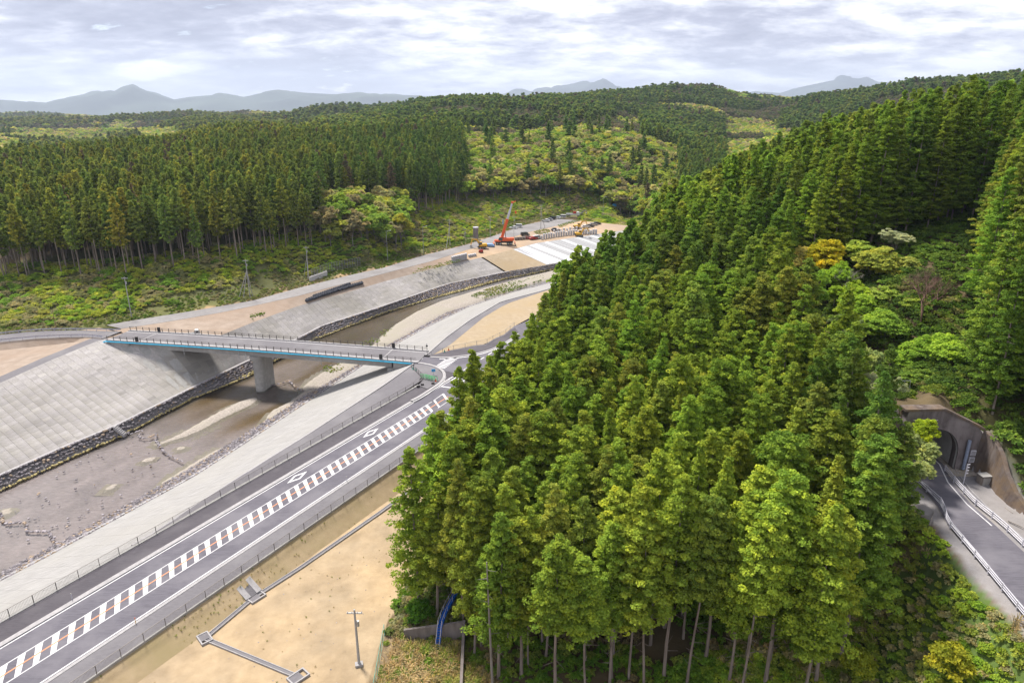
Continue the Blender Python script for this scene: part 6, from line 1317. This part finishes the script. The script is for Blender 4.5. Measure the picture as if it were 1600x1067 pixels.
def excavator(px, py, z, heading, label, sc=1.0, dip=0.0, bodymat='yellow'):
    p = yard(px, py); t = empty('excavator', p, heading, label=label, cat='excavator'); t.scale = (sc,)*3; y = M[bodymat]
    for sy in (-1, 1):
        MB().prism([(-1.7, .15), (-1.95, .45), (-1.6, .8), (1.6, .8), (1.95, .45), (1.7, .15), (1.4, 0), (-1.4, 0)], sy*1.15-.28, sy*1.15+.28).build('track', M['rubber'], t, bevel=.03)
        for x in (-1.5, -.75, 0, .75, 1.5): MB().tube((x, sy*1.15-.3, .4), (x, sy*1.15+.3, .4), .22, .22, 8).build('track_roller', M['steel'], t)
    MB().box(-1.0, 1.0, -.9, .9, .4, .9).build('undercarriage', M['black'], t)
    MB().prism([(-2.3, .95), (-2.4, 1.9), (-1.9, 2.1), (.4, 2.0), (1.3, 1.5), (1.4, .95)], -1.25, 1.25).build('upper_body', y, t, bevel=.08); MB().box(-2.5, -1.9, -1.2, 1.2, 1.0, 1.85).build('counterweight', M['black'] if bodymat == 'yellow' else y, t, bevel=.1)
    MB().prism([(.0, 1.6), (.0, 2.9), (1.0, 2.9), (1.5, 2.0), (1.5, 1.3)], .15, 1.2).build('cab', M['glass'], t, bevel=.04); MB().box(-.03, 1.0, .12, 1.23, 2.88, 2.98).build('cab_roof', y, t)
    e = [(.9, 1.7), (2.2, 3.9), (4.3, 4.2)]; k = [(4.3, 4.2), (5.0, 2.0-dip), (4.9, 1.4-dip)]
    def seg(nm, a, b, w0, w1):
        A_ = Vector((a[0], -.25, a[1])); B_ = Vector((b[0], -.25, b[1])); d = (B_-A_).normalized(); u = Vector((-d.z, 0, d.x))
        mb = MB(); s = Vector((0, .2, 0)); mb.hexa([A_-u*w0-s, A_+u*w0-s, A_+u*w0+s, A_-u*w0+s], [B_-u*w1-s, B_+u*w1-s, B_+u*w1+s, B_-u*w1+s]); mb.build(nm, y, t)
    seg('boom', e[0], e[1], .28, .36); seg('boom', e[1], e[2], .36, .22); seg('arm', (k[0][0]-.1, k[0][1]+.2), k[1], .28, .16)
    MB().tube((1.3, -.25, 1.6), (2.4, -.25, 3.3), .09, .06, 6).build('hydraulic_ram', M['steel'], t); MB().tube((2.6, -.25, 4.35), (4.4, -.25, 4.65), .09, .06, 6).build('hydraulic_ram', M['steel'], t)
    MB().prism([(k[1][0]-.1, k[1][1]+.1), (k[1][0]+.5, k[1][1]-.1), (k[1][0]+.4, k[1][1]-.9), (k[1][0]-.5, k[1][1]-1.0), (k[1][0]-.9, k[1][1]-.4)], -.75, .25).build('bucket', M['steel'], t, bevel=.03)
excavator(753, 388, 1.7, pi+.15, 'yellow excavator with black cab digging left of the crane', 1.0, .5); excavator(903, 357.5, 1.9, .15, 'yellow excavator standing behind the row of block stacks', .95, -.3); excavator(905, 369.5, 1.5, .12, 'nearest yellow excavator working on the levee crest by the trees', .95, -.2)
excavator(909, 335.5, 2, .3, 'small dark digger behind the flatbed lorry', .6, .3, 'silver'); 
def crane():
    p = yard(788, 382.5); t = empty('mobile_crane', p, 0.05, label='orange rough terrain crane with its grey white boom raised over the site', cat='crane'); m = M['orange']
    MB().box(-4.2, 4.0, -1.3, 1.3, 1.0, 1.7).build('carrier', M['black'], t, bevel=.06); MB().box(-4.6, -1.6, -1.35, 1.35, 1.5, 2.3).build('front_deck', m, t, bevel=.1)
    MB().prism([(-1.8, 1.8), (-1.8, 2.9), (-.4, 3.4), (1.8, 3.1), (4.2, 3.0), (4.3, 2.0), (3.6, 1.8)], -1.25, 1.25).build('turntable_body', m, t, bevel=.08); MB().box(2.6, 4.5, -1.4, 1.4, 2.0, 3.2).build('counterweight', m, t, bevel=.1)
    MB().prism([(-2.6, 2.0), (-2.8, 2.6), (-2.2, 3.6), (-.9, 3.6), (-.9, 2.0)], -1.3, -.3).build('cab', M['glass'], t, bevel=.05); MB().box(-2.3, -.9, -1.32, -.28, 3.58, 3.7).build('cab_roof', m, t)
    for x in (-3.3, -1.9, 1.7, 3.1):
        for sy in (-1, 1): w = link('wheel', TYRE, t, (x, sy*1.15, .68), None, (2.1, 2.0, 2.1)); link('rim', HUB, w)
    for x in (-4.9, 4.9):
        MB().box(x-.2, x+.2, -2.6, 2.6, .9, 1.15).build('outrigger_beam', m, t)
        for sy in (-1, 1): MB().tube((x, sy*2.5, 1.0), (x, sy*2.5, .05), .1, .1, 6).build('outrigger_jack', M['steel'], t); MB().tube((x, sy*2.5, .0), (x, sy*2.5, .1), .35, .35, 8).build('outrigger_pad', M['black'], t)
    # boom: tip seen at (802,314)
    base = Vector((-1.2, 0, 3.0)); tipw = None
    x, y = p[0]+3.7, p[1]; z = 3
    for i in range(40):
        u, v, dep = pix(x, y, z); z += (float(v)-315)/1067*float(dep); x += (801-float(u))/1067*float(dep)
    tip = Vector((x-p[0], 0, z-p[2])); d = tip-base; k = .53; mid = base+d*k
    def boom(nm, a, b, w, mt):
        mb = MB(); dd = (b-a).normalized(); u = Vector((dd.z, 0, -dd.x))*w; s = Vector((0, w*.85, 0)); mb.hexa([a-u-s, a+u-s, a+u+s, a-u+s], [b-u-s, b+u-s, b+u+s, b-u+s]); mb.build(nm, mt, t)
    boom('boom_section', base, mid, .62, m); boom('boom_section', mid, base+d*.76, .48, M['rail_white']); boom('boom_section', base+d*.76, base+d*.95, .38, M['rail_white']); boom('boom_head', base+d*.95, tip, .55, m)
    MB().tube(base+Vector((1.9, 0, -.4)), base+d*.30, .22, .16, 8).build('lift_ram', M['steel'], t)
    MB().tube(tip-d.normalized()*.5+Vector((.5, 0, 0)), tip+Vector((1.4, 0, .2)), .2, .2, 6).build('sheave_arm', m, t)
    hk = tip+Vector((1.4, 0, -4.3)); MB().tube(tip+Vector((1.4, 0, .2)), hk, .035, .035, 4).build('hoist_rope', M['black'], t); MB().box(hk.x-.4, hk.x+.4, -.3, .3, hk.z-1.2, hk.z).build('hook_block', m, t, bevel=.08)
crane()
# ---------------------------------------------------------------- stacks of concrete blocks, sandbags, crates, tower, tarp
BLK = MB().box(-.38, .38, -.9, .9, 0, .48).mesh('block', plain('stacked_block', (.52, .51, .53), .85), .02)
def block_stack(px, py, z, label, rows=4, rz=.1, group=None, cols=1):
    p = yard(px, py); t = empty('block_stack', p, rz, label=label, cat='block stack', group=group)
    for c in range(cols):
        for i in range(rows): link('block', BLK, t, (c*1.15, random.uniform(-.05, .05), i*.5))
for i in range(23):
    k = i/22; px = 846+(931-846)*k; py = 374.3-(374.3-366.0)*k-2.2*sin(pi*k); block_stack(px, py, 1.8, 'upright stack of %s concrete blocks in the long row behind the levee crest' % ('five pale' if i % 5 else 'four pale'), 5 if i % 5 else 4, .12, 'block stacks in the long row')
for i in range(9): block_stack(866+i*5, 362.5-i*.55, 1.9, 'low stack of concrete blocks in the rear storage row', 2+(i % 2), .2, 'block stacks in the rear row')
for i in range(8): block_stack(707+i*3.0, 410.2-i*.75, 1.2, 'grey block stack in the group beside the river road', 5, .25, 'block stacks beside the river road')
for i in range(4): block_stack(733+i*3.2, 401.5-i*.6, 1.4, 'low pale block stack just left of the excavator', 2, .25, 'low block stacks left of the excavator')
def bag_mesh():
    bm = bmesh.new(); bmesh.ops.create_icosphere(bm, subdivisions=2, radius=.75)
    for v in bm.verts: v.co = Vector((v.co.x*(1-.12*v.co.z), v.co.y*(1-.12*v.co.z), max(-.42, min(.5, v.co.z*.8))+.42)); v.co += Vector((random.uniform(-.05, .05),)*3)
    bmesh.ops.create_cone(bm, cap_ends=True, segments=8, radius1=.28, radius2=.12, depth=.3, matrix=Matrix.Translation((0, 0, 1.0)))
    me = bpy.data.meshes.new('sandbag'); bm.to_mesh(me); bm.free(); me.materials.append(M['bag']); return me
BAG = bag_mesh()
for i in range(26):
    k = i/25; p = yard(480+(565-480)*k, 471.0-(471.0-444)*k-.8*sin(pi*k)); link('sandbag', BAG, None, tuple(p), random.random()*6, (1, 1, 1), label='large black sandbag in the front row beside the river road', cat='sandbag', group='black sandbags in the front row')
for i in range(17):
    k = i/16; p = yard(491+(546-491)*k, 463.5-(463.5-444.5)*k); link('sandbag', BAG, None, tuple(p), random.random()*6, (.8, .8, .7), label='smaller black sandbag in the back row beside the river road', cat='sandbag', group='black sandbags in the back row')
def tower():
    p = yard(743.5, 377); t = empty('round_tower', p, label='squat round grey brown tower with a pale rim on the far verge', cat='tower'); h = 6.2
    MB().tube((0, 0, -.5), (0, 0, h), 1.25, 1.25, 20).build('shaft', M['wall_old'], t); MB().tube((0, 0, h), (0, 0, h+.5), 1.35, 1.35, 20).build('rim', M['rail_white'], t)
    for i in range(10): z = .5+i*.6; MB().tube((0, 0, z), (0, 0, z+.07), 1.28, 1.28, 20).build('ring_band', M['steel'], t)
    for s_ in (-.22, .22): MB().tube((s_, -1.38, 0), (s_, -1.38, h), .03, .03, 4).build('ladder_rail', M['steel'], t)
tower()
p = yard(764.5, 385); mb = MB(); mb.prism([(-2.4, 0), (-2.1, .9), (-.5, 1.25), (1.4, 1.1), (2.3, .5), (2.5, 0)], -1.2, 1.2); link('tarpaulin', mb.mesh('tarpaulin', M['tarp'], .12), None, tuple(p), .1, label='blue and white tarpaulin covered heap left of the crane', cat='tarpaulin')
for i in range(6):
    p = yard(806+i*4.2, 375.5-i*.35); t = empty('mesh_crate', p, .1, label='brown wire crate in the short row right of the crane', cat='crate', group='brown crates right of the crane'); MB().box(-.55, .55, -.7, .7, .05, 1.35).build('load', M['wall_old'] if i < 4 else plain('rusty_crate', (.22, .07, .06), .9), t, bevel=.04)
    for x in (-.6, .6):
        for y_ in (-.75, .75): MB().tube((x, y_, 0), (x, y_, 1.6), .04, .04, 4).build('post', M['steel'], t)
    MB().box(-.62, .62, -.77, .77, 0, .06).build('pallet', M['wood'], t)
p = yard(786, 357); t = empty('site_sign', p, .1, label='tall narrow pale blue sign board in the shrubs behind the crane', cat='sign'); MB().tube((0, 0, -1), (0, 0, 4.6), .05, .05, 6).build('post', M['steel'], t); MB().box(-.5, .5, -.04, .04, 2.2, 4.6).build('board', plain('pale_blue_board', (.35, .48, .60), .5), t)
p = yard(960, 326); t = empty('road_sign', p, .1, label='blue road sign at the far end of the site road', cat='sign'); MB().tube((0, 0, -.2), (0, 0, 2.6), .06, .06, 6).build('post', M['steel'], t); MB().box(-1.3, 1.3, -.05, .05, 1.3, 3.1).build('board', plain('blue_board', (.03, .30, .70), .5), t)
p = yard(965.5, 322); t = empty('orange_barrier', p, .1, label='orange and yellow site barrier beside the blue road sign', cat='barrier'); MB().box(-1, 1, -.05, .05, .6, 1.6).build('board', M['orange'], t); MB().box(-1, 1, -.06, .06, 1.6, 2.6).build('board', M['yellow'], t); MB().tube((-.8, 0, 0), (-.8, 0, 1), .05, .05, 6).build('leg', M['steel'], t); MB().tube((.8, 0, 0), (.8, 0, 1), .05, .05, 6).build('leg', M['steel'], t)
# pavement works: slope edge beam with brown pump at the top of the sown slope
for a, b, nm in (((762, 394, .8), (799, 421, -5.2), 'main'),):
    A_ = at(*a); B_ = at(*b); t = empty('slope_beam', B_, label='pale concrete edge beam running down the slope beside the brown soil', cat='beam'); MB().bar(A_, B_, .5, .4).build('beam', M['rail_white'], t, world=True); MB().bar(A_+[1.1, .3, -.1], B_+[1.1, .3, -.1], .4, .3).build('beam', M['steel'], t, world=True)
p = yard(751.5, 395); t = empty('site_pump', p, .6, label='rusty red pump unit at the top of the edge beam', cat='pump'); MB().box(-.9, .9, -.5, .5, .2, 1.3).build('housing', M['red'], t, bevel=.08); MB().tube((-.3, 0, 1.3), (-.3, 0, 1.9), .15, .12, 8).build('stack', M['steel'], t)
for x in (-.7, .7): MB().tube((x, -.6, .25), (x, .6, .25), .25, .25, 10).build('wheel', M['rubber'], t)
# ---------------------------------------------------------------- white wall with net fence across the river
def net_wall():
    a = yard(484, 440.5); b = yard(511, 430.5); t = empty('retaining_wall', a, label='low white concrete wall beside the twin leg lamp pole', cat='wall'); d = (b-a); d2 = d/np.linalg.norm(d)
    MB().bar(a+[0, 0, .8], b+[0, 0, .7], .5, 1.9).build('wall', plain('white_wall', (.62, .60, .60), .8), t, world=True)
    c = yard(563, 415.5); t = empty('net_fence', a, label='tall dark net fence running along the foot of the bank', cat='fence'); P = [a+[.5, 1.4, 1.0], b+[.6, 1.4, 1.0], c]; V = []; F = []
    for A_, B_, n in ((P[0], P[1], 6), (P[1], P[2], 12)):
        for i in range(n+1): q = A_+(B_-A_)*i/n; MB().tube(q, q+[0, 0, 3.4], .06, .06, 6).build('post', M['steel'], t, world=True)
        for h in (.3, 1.2, 2.2, 3.3): MB().tube(A_+[0, 0, h], B_+[0, 0, h], .03, .03, 4).build('rail', M['steel'], t, world=True)
        L_ = np.linalg.norm(B_-A_)
        for k in np.arange(0, 1, .28/L_):
            for q0, q1 in ((k, min(1, k+1.6/L_)), (min(1, k+1.6/L_), k)): p0 = A_+(B_-A_)*q0; p1 = A_+(B_-A_)*q1+[0, 0, 3.3]; w = np.array([.016, 0, 0]); n_ = len(V); V += [p0-w, p0+w, p1+w, p1-w]; F.append((n_, n_+1, n_+2, n_+3))
    o = link('netting', mesh_np('netting', np.array(V)-ORG[t.name], F, M['fence']), t); o['kind'] = 'stuff'
net_wall()
# ---------------------------------------------------------------- plaza corner: green barriers, blue sign, posts
for i in range(5):
    x, y = 527+i*26, 585+i*6.5; p = at(580+x/6.388, 500+y/6.388, JZ); t = empty('green_barrier', p, -.15, label='bright green site barrier in the row on the plaza corner', cat='barrier', group='green barriers on the plaza corner')
    MB().path([(-.75, 0, 0), (-.75, 0, 1.1), (.75, 0, 1.1), (.75, 0, 0)], .045, 5).build('frame', M['lime'], t)
    for z in (.4, .75): MB().tube((-.75, 0, z), (.75, 0, z), .04, .04, 5).build('rail', M['lime'], t)
    for xx in (-.75, .75): MB().box(xx-.06, xx+.06, -.4, .4, 0, .08).build('foot', M['black'], t)
p = at(677.5, 586.5, JZ); t = empty('direction_sign', p, .2, label='small blue sign on a post in the plaza corner', cat='sign'); MB().tube((0, 0, 0), (0, 0, 1.5), .04, .04, 6).build('post', M['steel'], t); MB().box(-.45, .45, -.03, .03, .9, 1.6).build('board', plain('sky_blue_board', (.08, .40, .80), .5), t)
for px, py, lab in ((653.5, 604.5, 'black rubber block on the pavement left of the green barriers'), (660, 601.8, 'second black rubber block nearer the green barriers'), (676.5, 600, 'black rubber block at the foot of the last green barrier')):
    link('rubber_block', MB().box(-.35, .35, -.2, .2, 0, .35).mesh('rubber_block', M['black'], .04), None, tuple(at(px, py, JZ)), random.random(), label=lab, cat='block')
for px, py, lab, mt in ((681, 596, 'orange cone at the right end of the green barriers', 'orange'), (701, 547.5, 'orange cone at the start of the far wire fence', 'orange'), (694.5, 550, 'teal cone beside the orange cone at the far fence', 'net'), (645.5, 577, 'teal cone at the bridge end corner', 'net'), (650, 579, 'second teal cone at the bridge end corner', 'net')):
    p = at(px, py, JZ); t = empty('traffic_cone', p, label=lab, cat='cone'); MB().tube((0, 0, .04), (0, 0, .75), .17, .04, 10).build('cone', M[mt], t); MB().box(-.22, .22, -.22, .22, 0, .05).build('base', M[mt], t)
p = at(667.5, 553.5, JZ+.1); t = empty('signal_post', p, label='thin dark post with small lamps at the far corner of the bridge end', cat='post'); MB().tube((0, 0, 0), (0, 0, 2.6), .06, .05, 6).build('post', M['black'], t); MB().box(-.25, .25, -.12, .12, 2.1, 2.4).build('lamp_box', M['black'], t); MB().box(-.15, .15, -.1, .1, 2.6, 2.8).build('lamp', M['steel'], t)
p = at(667.5, 557, JZ); link('sand_bag_pile', MB().box(-.8, .8, -.3, .3, 0, .35).mesh('kerb_block', M['black'], .08), None, tuple(p), -.3, label='low dark block lying at the foot of the signal post', cat='block')
# ---------------------------------------------------------------- old wall, blue stairs and net in front
def old_wall():
    a = at(633, 1005, FZ+.2); b = at(724, 1030, FZ+.2); t = empty('retaining_wall', a, label='old weathered concrete wall at the foot of the near forest', cat='wall'); ya = a[1]+1.1
    A_ = np.array([a[0]-.3, ya, FZ-.5]); B_ = np.array([a[0]+7.3, ya-.2, FZ-.5]); C_ = np.array([B_[0]+.2, B_[1]-9, FZ-1.0])
    def wall(p, q, h0, h1, th, nm):
        d = (q-p)[:2]; d /= np.linalg.norm(d); m = np.array([-d[1], d[0], 0])*th; MB().hexa([p, q, q+m, p+m], [p+[0, 0, h0], q+[0, 0, h0 and h1], q+m*.7+[0, 0, h1], p+m*.7+[0, 0, h0]]).build(nm, M['wall_old'], t, world=True)
    wall(A_, B_, 1.7, 3.1, .45, 'front_wall'); wall(B_+[0, .4, 0], C_, 3.1, 1.4, -.45, 'return_wall')
    return A_, B_
OW = old_wall()
def stairs():
    A_ = OW[0]+(OW[1]-OW[0])*.60+[0, -.1, .5]; pts = [A_+[-.25, -1.5, -.2], A_+[0, -.2, 2.2], A_+[.45, 1.6, 2.7], A_+[1.6, 5.2, 3.0]]
    t = empty('blue_stairway', pts[0], label='bright blue temporary stairway with white rails climbing over the old wall into the forest', cat='stairs')
    for p, q in zip(pts[:-1], pts[1:]):
        L_ = np.linalg.norm(q-p); n = max(3, int(L_/.3)); d = (q-p)[:2]; d /= np.linalg.norm(d); m = np.array([-d[1], d[0], 0])*.24
        for s_ in (-1, 1): MB().bar(p+m*s_, q+m*s_, .06, .34).build('stringer', M['blue_stair'], t, world=True); MB().path([p+m*s_+[0, 0, .85], q+m*s_+[0, 0, .85]], .035, 5).build('handrail', M['rail_white'], t, world=True)
        for i in range(n): c = p+(q-p)*(i+.5)/n; f = np.array([d[0], d[1], 0])*.14; MB().hexa([c-f-m, c+f-m, c+f+m, c-f+m], [c-f-m+[0, 0, .05], c+f-m+[0, 0, .05], c+f+m+[0, 0, .05], c-f+m+[0, 0, .05]]).build('tread', M['blue_stair'], t, world=True)
        for k in (0.05, .5): c = p+(q-p)*k; MB().tube(c+m, c+m+[0, 0, .85], .03, .03, 4).build('post', M['rail_white'], t, world=True); MB().tube(c-m, c-m+[0, 0, .85], .03, .03, 4).build('post', M['rail_white'], t, world=True)
M['blue_stair'] = plain('stair_blue', (.01, .14, .62), .5); stairs()
fence([at(601, 990, FZ), at(588, 1062, FZ), at(584, 1085, FZ)], 'thin green net fence at the edge between the tan field and the dry grass', h=1.5, spacing=1.6, mat=M['net'], bars=.12, post_r=.03)
# ---------------------------------------------------------------- tunnel portal, wing wall and road
TX, TY, TZ = 52.7, 77.0, 17.15
def tunnel():
    t = empty('tunnel_portal', (TX, TY, TZ), label='dark weathered concrete tunnel portal with arched opening in the wooded slope', cat='tunnel portal')
    R_, sp = 3.35, 2.2     # half width, height of springing
    arch = [(R_, 0), (R_*1.0, sp)]+[(R_*cos(a), sp+R_*sin(a)) for a in np.linspace(.12, pi-.12, 22)]+[(-R_, sp), (-R_, 0)]
    # face: outline minus arch, in strips
    xl, xr = -4.3, 6.1
    def top(x): return np.interp(x, [xl, .6, xr], [7.9, 8.0, 5.3])
    outer = [(xr, 0)]+[(x, 0) for x in ()]
    mb = MB(); n = len(arch)
    ring_o = []
    for (x, z) in arch:
        if z <= sp+1e-6: ring_o.append((xr if x > 0 else xl, z))
        else:
            a = atan2(z-sp, x); kx = (xr if x > 0 else xl); X_ = kx*min(1, abs(cos(a))*1.5) if abs(x) > .01 else 0; ring_o.append((X_, float(top(X_))) if abs(X_) < abs(kx)-1e-3 else (kx, min(float(top(kx)), z*1.02)))
    for i in range(n-1):
        a, b = arch[i], arch[i+1]; c, d = ring_o[i+1], ring_o[i]; mb.hexa([(a[0], 0, a[1]), (b[0], 0, b[1]), (c[0], 0, c[1]), (d[0], 0, d[1])], [(a[0], 1.2, a[1]), (b[0], 1.2, b[1]), (c[0], 1.2, c[1]), (d[0], 1.2, d[1])])
    mb.prism([(xl-.8, 6.0), (2.0, 6.0), (xr, 3.8), (xr, 5.0), (.6, 7.4), (xl-.8, 7.4)], 1.2, 4.2) ; mb.build('portal_face', M['portal'], t)
    mb = MB()
    cp = [(xl, top(xl)), (.6, top(.6)), (xr, top(xr))]
    for a, b in zip(cp[:-1], cp[1:]): mb.hexa([(a[0], -.15, a[1]), (b[0], -.15, b[1]), (b[0], 1.3, b[1]), (a[0], 1.3, a[1])], [(a[0], -.15, a[1]+.3), (b[0], -.15, b[1]+.3), (b[0], 1.3, b[1]+.3), (a[0], 1.3, a[1]+.3)])
    mb.build('parapet', M['wing'], t)
    V = []; 
    for y in np.linspace(.02, 34, 12): V += [(x*.99+y*.09, y, z*.99) for x, z in arch]
    F = [(j*n+i, j*n+i+1, (j+1)*n+i+1, (j+1)*n+i) for j in range(11) for i in range(n-1)]; link('lining', mesh_np('lining', V, F, plain('tunnel_lining', (.60, .59, .58), .8), smooth=True), t)
    V2 = [(x+34*.09, 34, z) for x, z in arch]; mb = MB(); mb.add(V2, [tuple(range(n))]); mb.build('dark_bore_end', M['black'], t)  # black sheet closing the bore, stands in for its darkness
    MB().box(-5.2, 8.5, -1.6, 34.0, -1.0, -.12).build('portal_sill', M['gravel'], t); MB().box(xl-2.0, xl, .3, 4.0, -1.5, 6.9).build('portal_face', M['wing'], t)
    # arch rim
    mb = MB()
    for i in range(n-1):
        a, b = arch[i], arch[i+1]; k = 1.09; mb.hexa([(a[0]*k, -.08, (a[1]-sp)*k+sp), (b[0]*k, -.08, (b[1]-sp)*k+sp), (b[0], -.08, b[1]), (a[0], -.08, a[1])], [(a[0]*k, .05, (a[1]-sp)*k+sp), (b[0]*k, .05, (b[1]-sp)*k+sp), (b[0], .05, b[1]), (a[0], .05, a[1])])
    mb.build('arch_rim', M['portal'], t)
    # wing wall curving forward on the right
    W_ = [(xr-.1, 0, 5.3), (xr+.2, -1.5, 4.9), (xr+.1, -3.4, 3.7), (xr-.3, -5.2, 2.4), (xr-.4, -7.2, 1.0), (xr-.2, -9.5, -.1)]
    mb = MB()
    for a, b in zip(W_[:-1], W_[1:]): mb.hexa([(a[0]-.75, a[1], -1.2), (b[0]-.75, b[1], -1.6), (b[0]+.9, b[1], -1.6), (a[0]+.9, a[1], -1.2)], [(a[0], a[1], a[2]), (b[0], b[1], b[2]), (b[0]+.55, b[1], b[2]), (a[0]+.55, a[1], a[2])])
    mb.build('wing_wall', M['wing'], t)
    mb = MB().tube((R_+.95, -.35, .1), (R_+.95, -.35, 4.1), .20, .20, 8); mb.build('downpipe', plain('duct_blue_grey', (.28, .33, .45), .5), t)
    for z in (1.0, 1.95):
        MB().box(R_+1.45, R_+2.15, -.3, -.12, z, z+.72).build('notice_board', M['rail_white'], t)
        for i in range(3): MB().box(R_+1.55, R_+2.05, -.312, -.302, z+.15+i*.17, z+.2+i*.17).build('printed_line', M['black'], t)
    MB().box(-3.1, 0.0, -.02, .0, 6.7, 6.78).build('seepage_line', M['rail_white'], t)
tunnel()
t = empty('control_cabinet', (TX+5.15, TY-3.0, 16.55), .1, label='grey concrete cabinet beside the wing wall of the tunnel', cat='cabinet'); MB().box(-.62, .62, -.5, .5, 0, 1.35).build('housing', M['wall_old'], t, bevel=.04); MB().box(-.68, .68, -.56, .56, 1.35, 1.45).build('lid', M['concrete'], t, bevel=.02); MB().box(-.5, .5, -.52, -.5, .2, 1.2).build('door', M['concrete'], t)
t = empty('marker_post', (TX+2.6, TY-3.2, 16.8), .2, label='white post with short side brackets beside the tunnel road guardrail', cat='post'); MB().tube((0, 0, 0), (0, 0, 2.7), .07, .06, 8).build('post', M['rail_white'], t)
for z in (1.4, 1.8, 2.2, 2.6): MB().box(0, .35, -.05, .05, z, z+.1).build('bracket', M['rail_white'], t)
zt_ = lambda y: 17-.07*(75-y)
cl = [(50.2, 112), (49.9, 90), (49.6, 78), (49.9, 74), (49.6, 69.5), (48.7, 66), (48.5, 60), (48.0, 52), (47.6, 44), (47, 30)]; cr = [(57.5, 112), (55.9, 90), (55.3, 78), (54.0, 74), (53.6, 69.5), (53.9, 66), (54.0, 61), (54.0, 52), (54.2, 44), (54.5, 30)]
V = []
for a, b in zip(cl, cr): V += [(a[0], a[1], min(17.2, zt_(a[1]))), (b[0], b[1], min(17.2, zt_(b[1])))]
tr_ = link('tunnel_road', mesh_np('tunnel_road', V, [(2*i, 2*i+1, 2*i+3, 2*i+2) for i in range(len(cl)-1)], M['asphalt']), kind='structure')
V = []
for a, b in zip(cl, cr):
    z = min(17.2, zt_(a[1]))+.006; V += [(b[0]-.55, b[1], z), (b[0]-.40, b[1], z)]
link('edge_line', mesh_np('edge_line', V, [(2*i, 2*i+1, 2*i+3, 2*i+2) for i in range(len(cl)-1)], M['white_paint']), tr_)
V = []
for a, b in zip(cl, cr):
    z = min(17.2, zt_(a[1]))+.006; V += [(a[0]+.35, a[1], z), (a[0]+.48, a[1], z)]
link('edge_line', mesh_np('edge_line', V, [(2*i, 2*i+1, 2*i+3, 2*i+2) for i in range(len(cl)-1)], M['white_paint']), tr_)
guardrail([(49.6, 74.5, zt_(74)), (50.1, 69.3, zt_(69)), (48.6, 65.8, zt_(66)), (48.25, 59.6, zt_(60)), (47.75, 52.4, zt_(52)), (47.3, 44, zt_(44))], 'white tubular guardrail on the valley side of the tunnel road', tubes=True, spacing=2.4)
guardrail([(54.6, 76.5, zt_(76)), (54.15, 73, zt_(73)), (53.95, 69.5, zt_(69)), (54.5, 66, zt_(66)), (54.5, 61.5, zt_(61)), (54.6, 52, zt_(52))], 'white tubular guardrail on the hill side of the tunnel road', tubes=True, spacing=2.4)
ditch('side_gutter', [(55.9, 76.3, zt_(76)-.1), (55.2, 72.5, zt_(72)-.1), (55.0, 69, zt_(69)-.1), (55.2, 66, zt_(66)-.15), (55.6, 60, zt_(60)-.15)], 'narrow pale gutter beside the hill side guardrail', w=.3)
for (a, b, lab) in (((1570, 795), (1582, 803), 'bare pale branch lying on the gravel by the wing wall'), ((1452, 822), (1459, 800), 'pale fallen pole on the slope left of the tunnel road'), ((1575, 815), (1600, 826), 'second bare pole lying beyond the hill side guardrail')):
    A_ = at(*a, 16.3); B_ = at(*b, 16.3); t = link('fallen_branch', MB().tube((0, 0, .15), tuple(B_-A_+[0, 0, .1]), .09, .05, 6).mesh('fallen_branch', M['bark_pale']), None, tuple(A_), label=lab, cat='branch')
# retaining structure high in the dark gully above the portal
t = empty('gully_fence', (51.5, 84.5, 25), label='small grey railing on the dark concrete gully above the tunnel', cat='railing')
for x in (0, .8, 1.6): MB().tube((x, 0, -.5), (x, 0, 1.1), .04, .04, 5).build('post', M['steel'], t)
MB().tube((0, 0, 1.1), (1.6, 0, 1.1), .04, .04, 5).build('rail', M['steel'], t)
# ---------------------------------------------------------------- air
def haze():
    mb = MB(); mb.box(-13000, 13000, -2500, 17500, -160, 900); m = newmat('air'); N = m.node_tree.nodes; v = N.new('ShaderNodeVolumePrincipled'); o_ = N.new('ShaderNodeOutputMaterial'); m.node_tree.links.new(v.outputs[0], o_.inputs['Volume'])
    v.inputs['Color'].default_value = (.70, .81, 1, 1); v.inputs['Density'].default_value = HAZE; v.inputs['Anisotropy'].default_value = .2
    mb.build('haze', m, None, kind='stuff')
HAZE = 6.5e-5
haze()
print('objects', len(bpy.data.objects))

# pebbles lying on the sown field, steel mesh panels and small site clutter
x, y, r = jgrid(-70, -14, 32, 96, 2.3, 81); s, t = w2st(x, y); kk = (t < -13) & (x < -16) & (rng.random(len(x)) < .5); x, y = x[kk], y[kk]
scatter('field_stones', np.stack([x, y, ground(x, y)], 1), rng.uniform(0, 6.28, len(x)), rng.uniform(.06, .22, len(x)), stone_tint(len(x))*1.3, rng.integers(0, 5, len(x)), C_ROCK, 'small stones dotted over the tan field', 'stones')
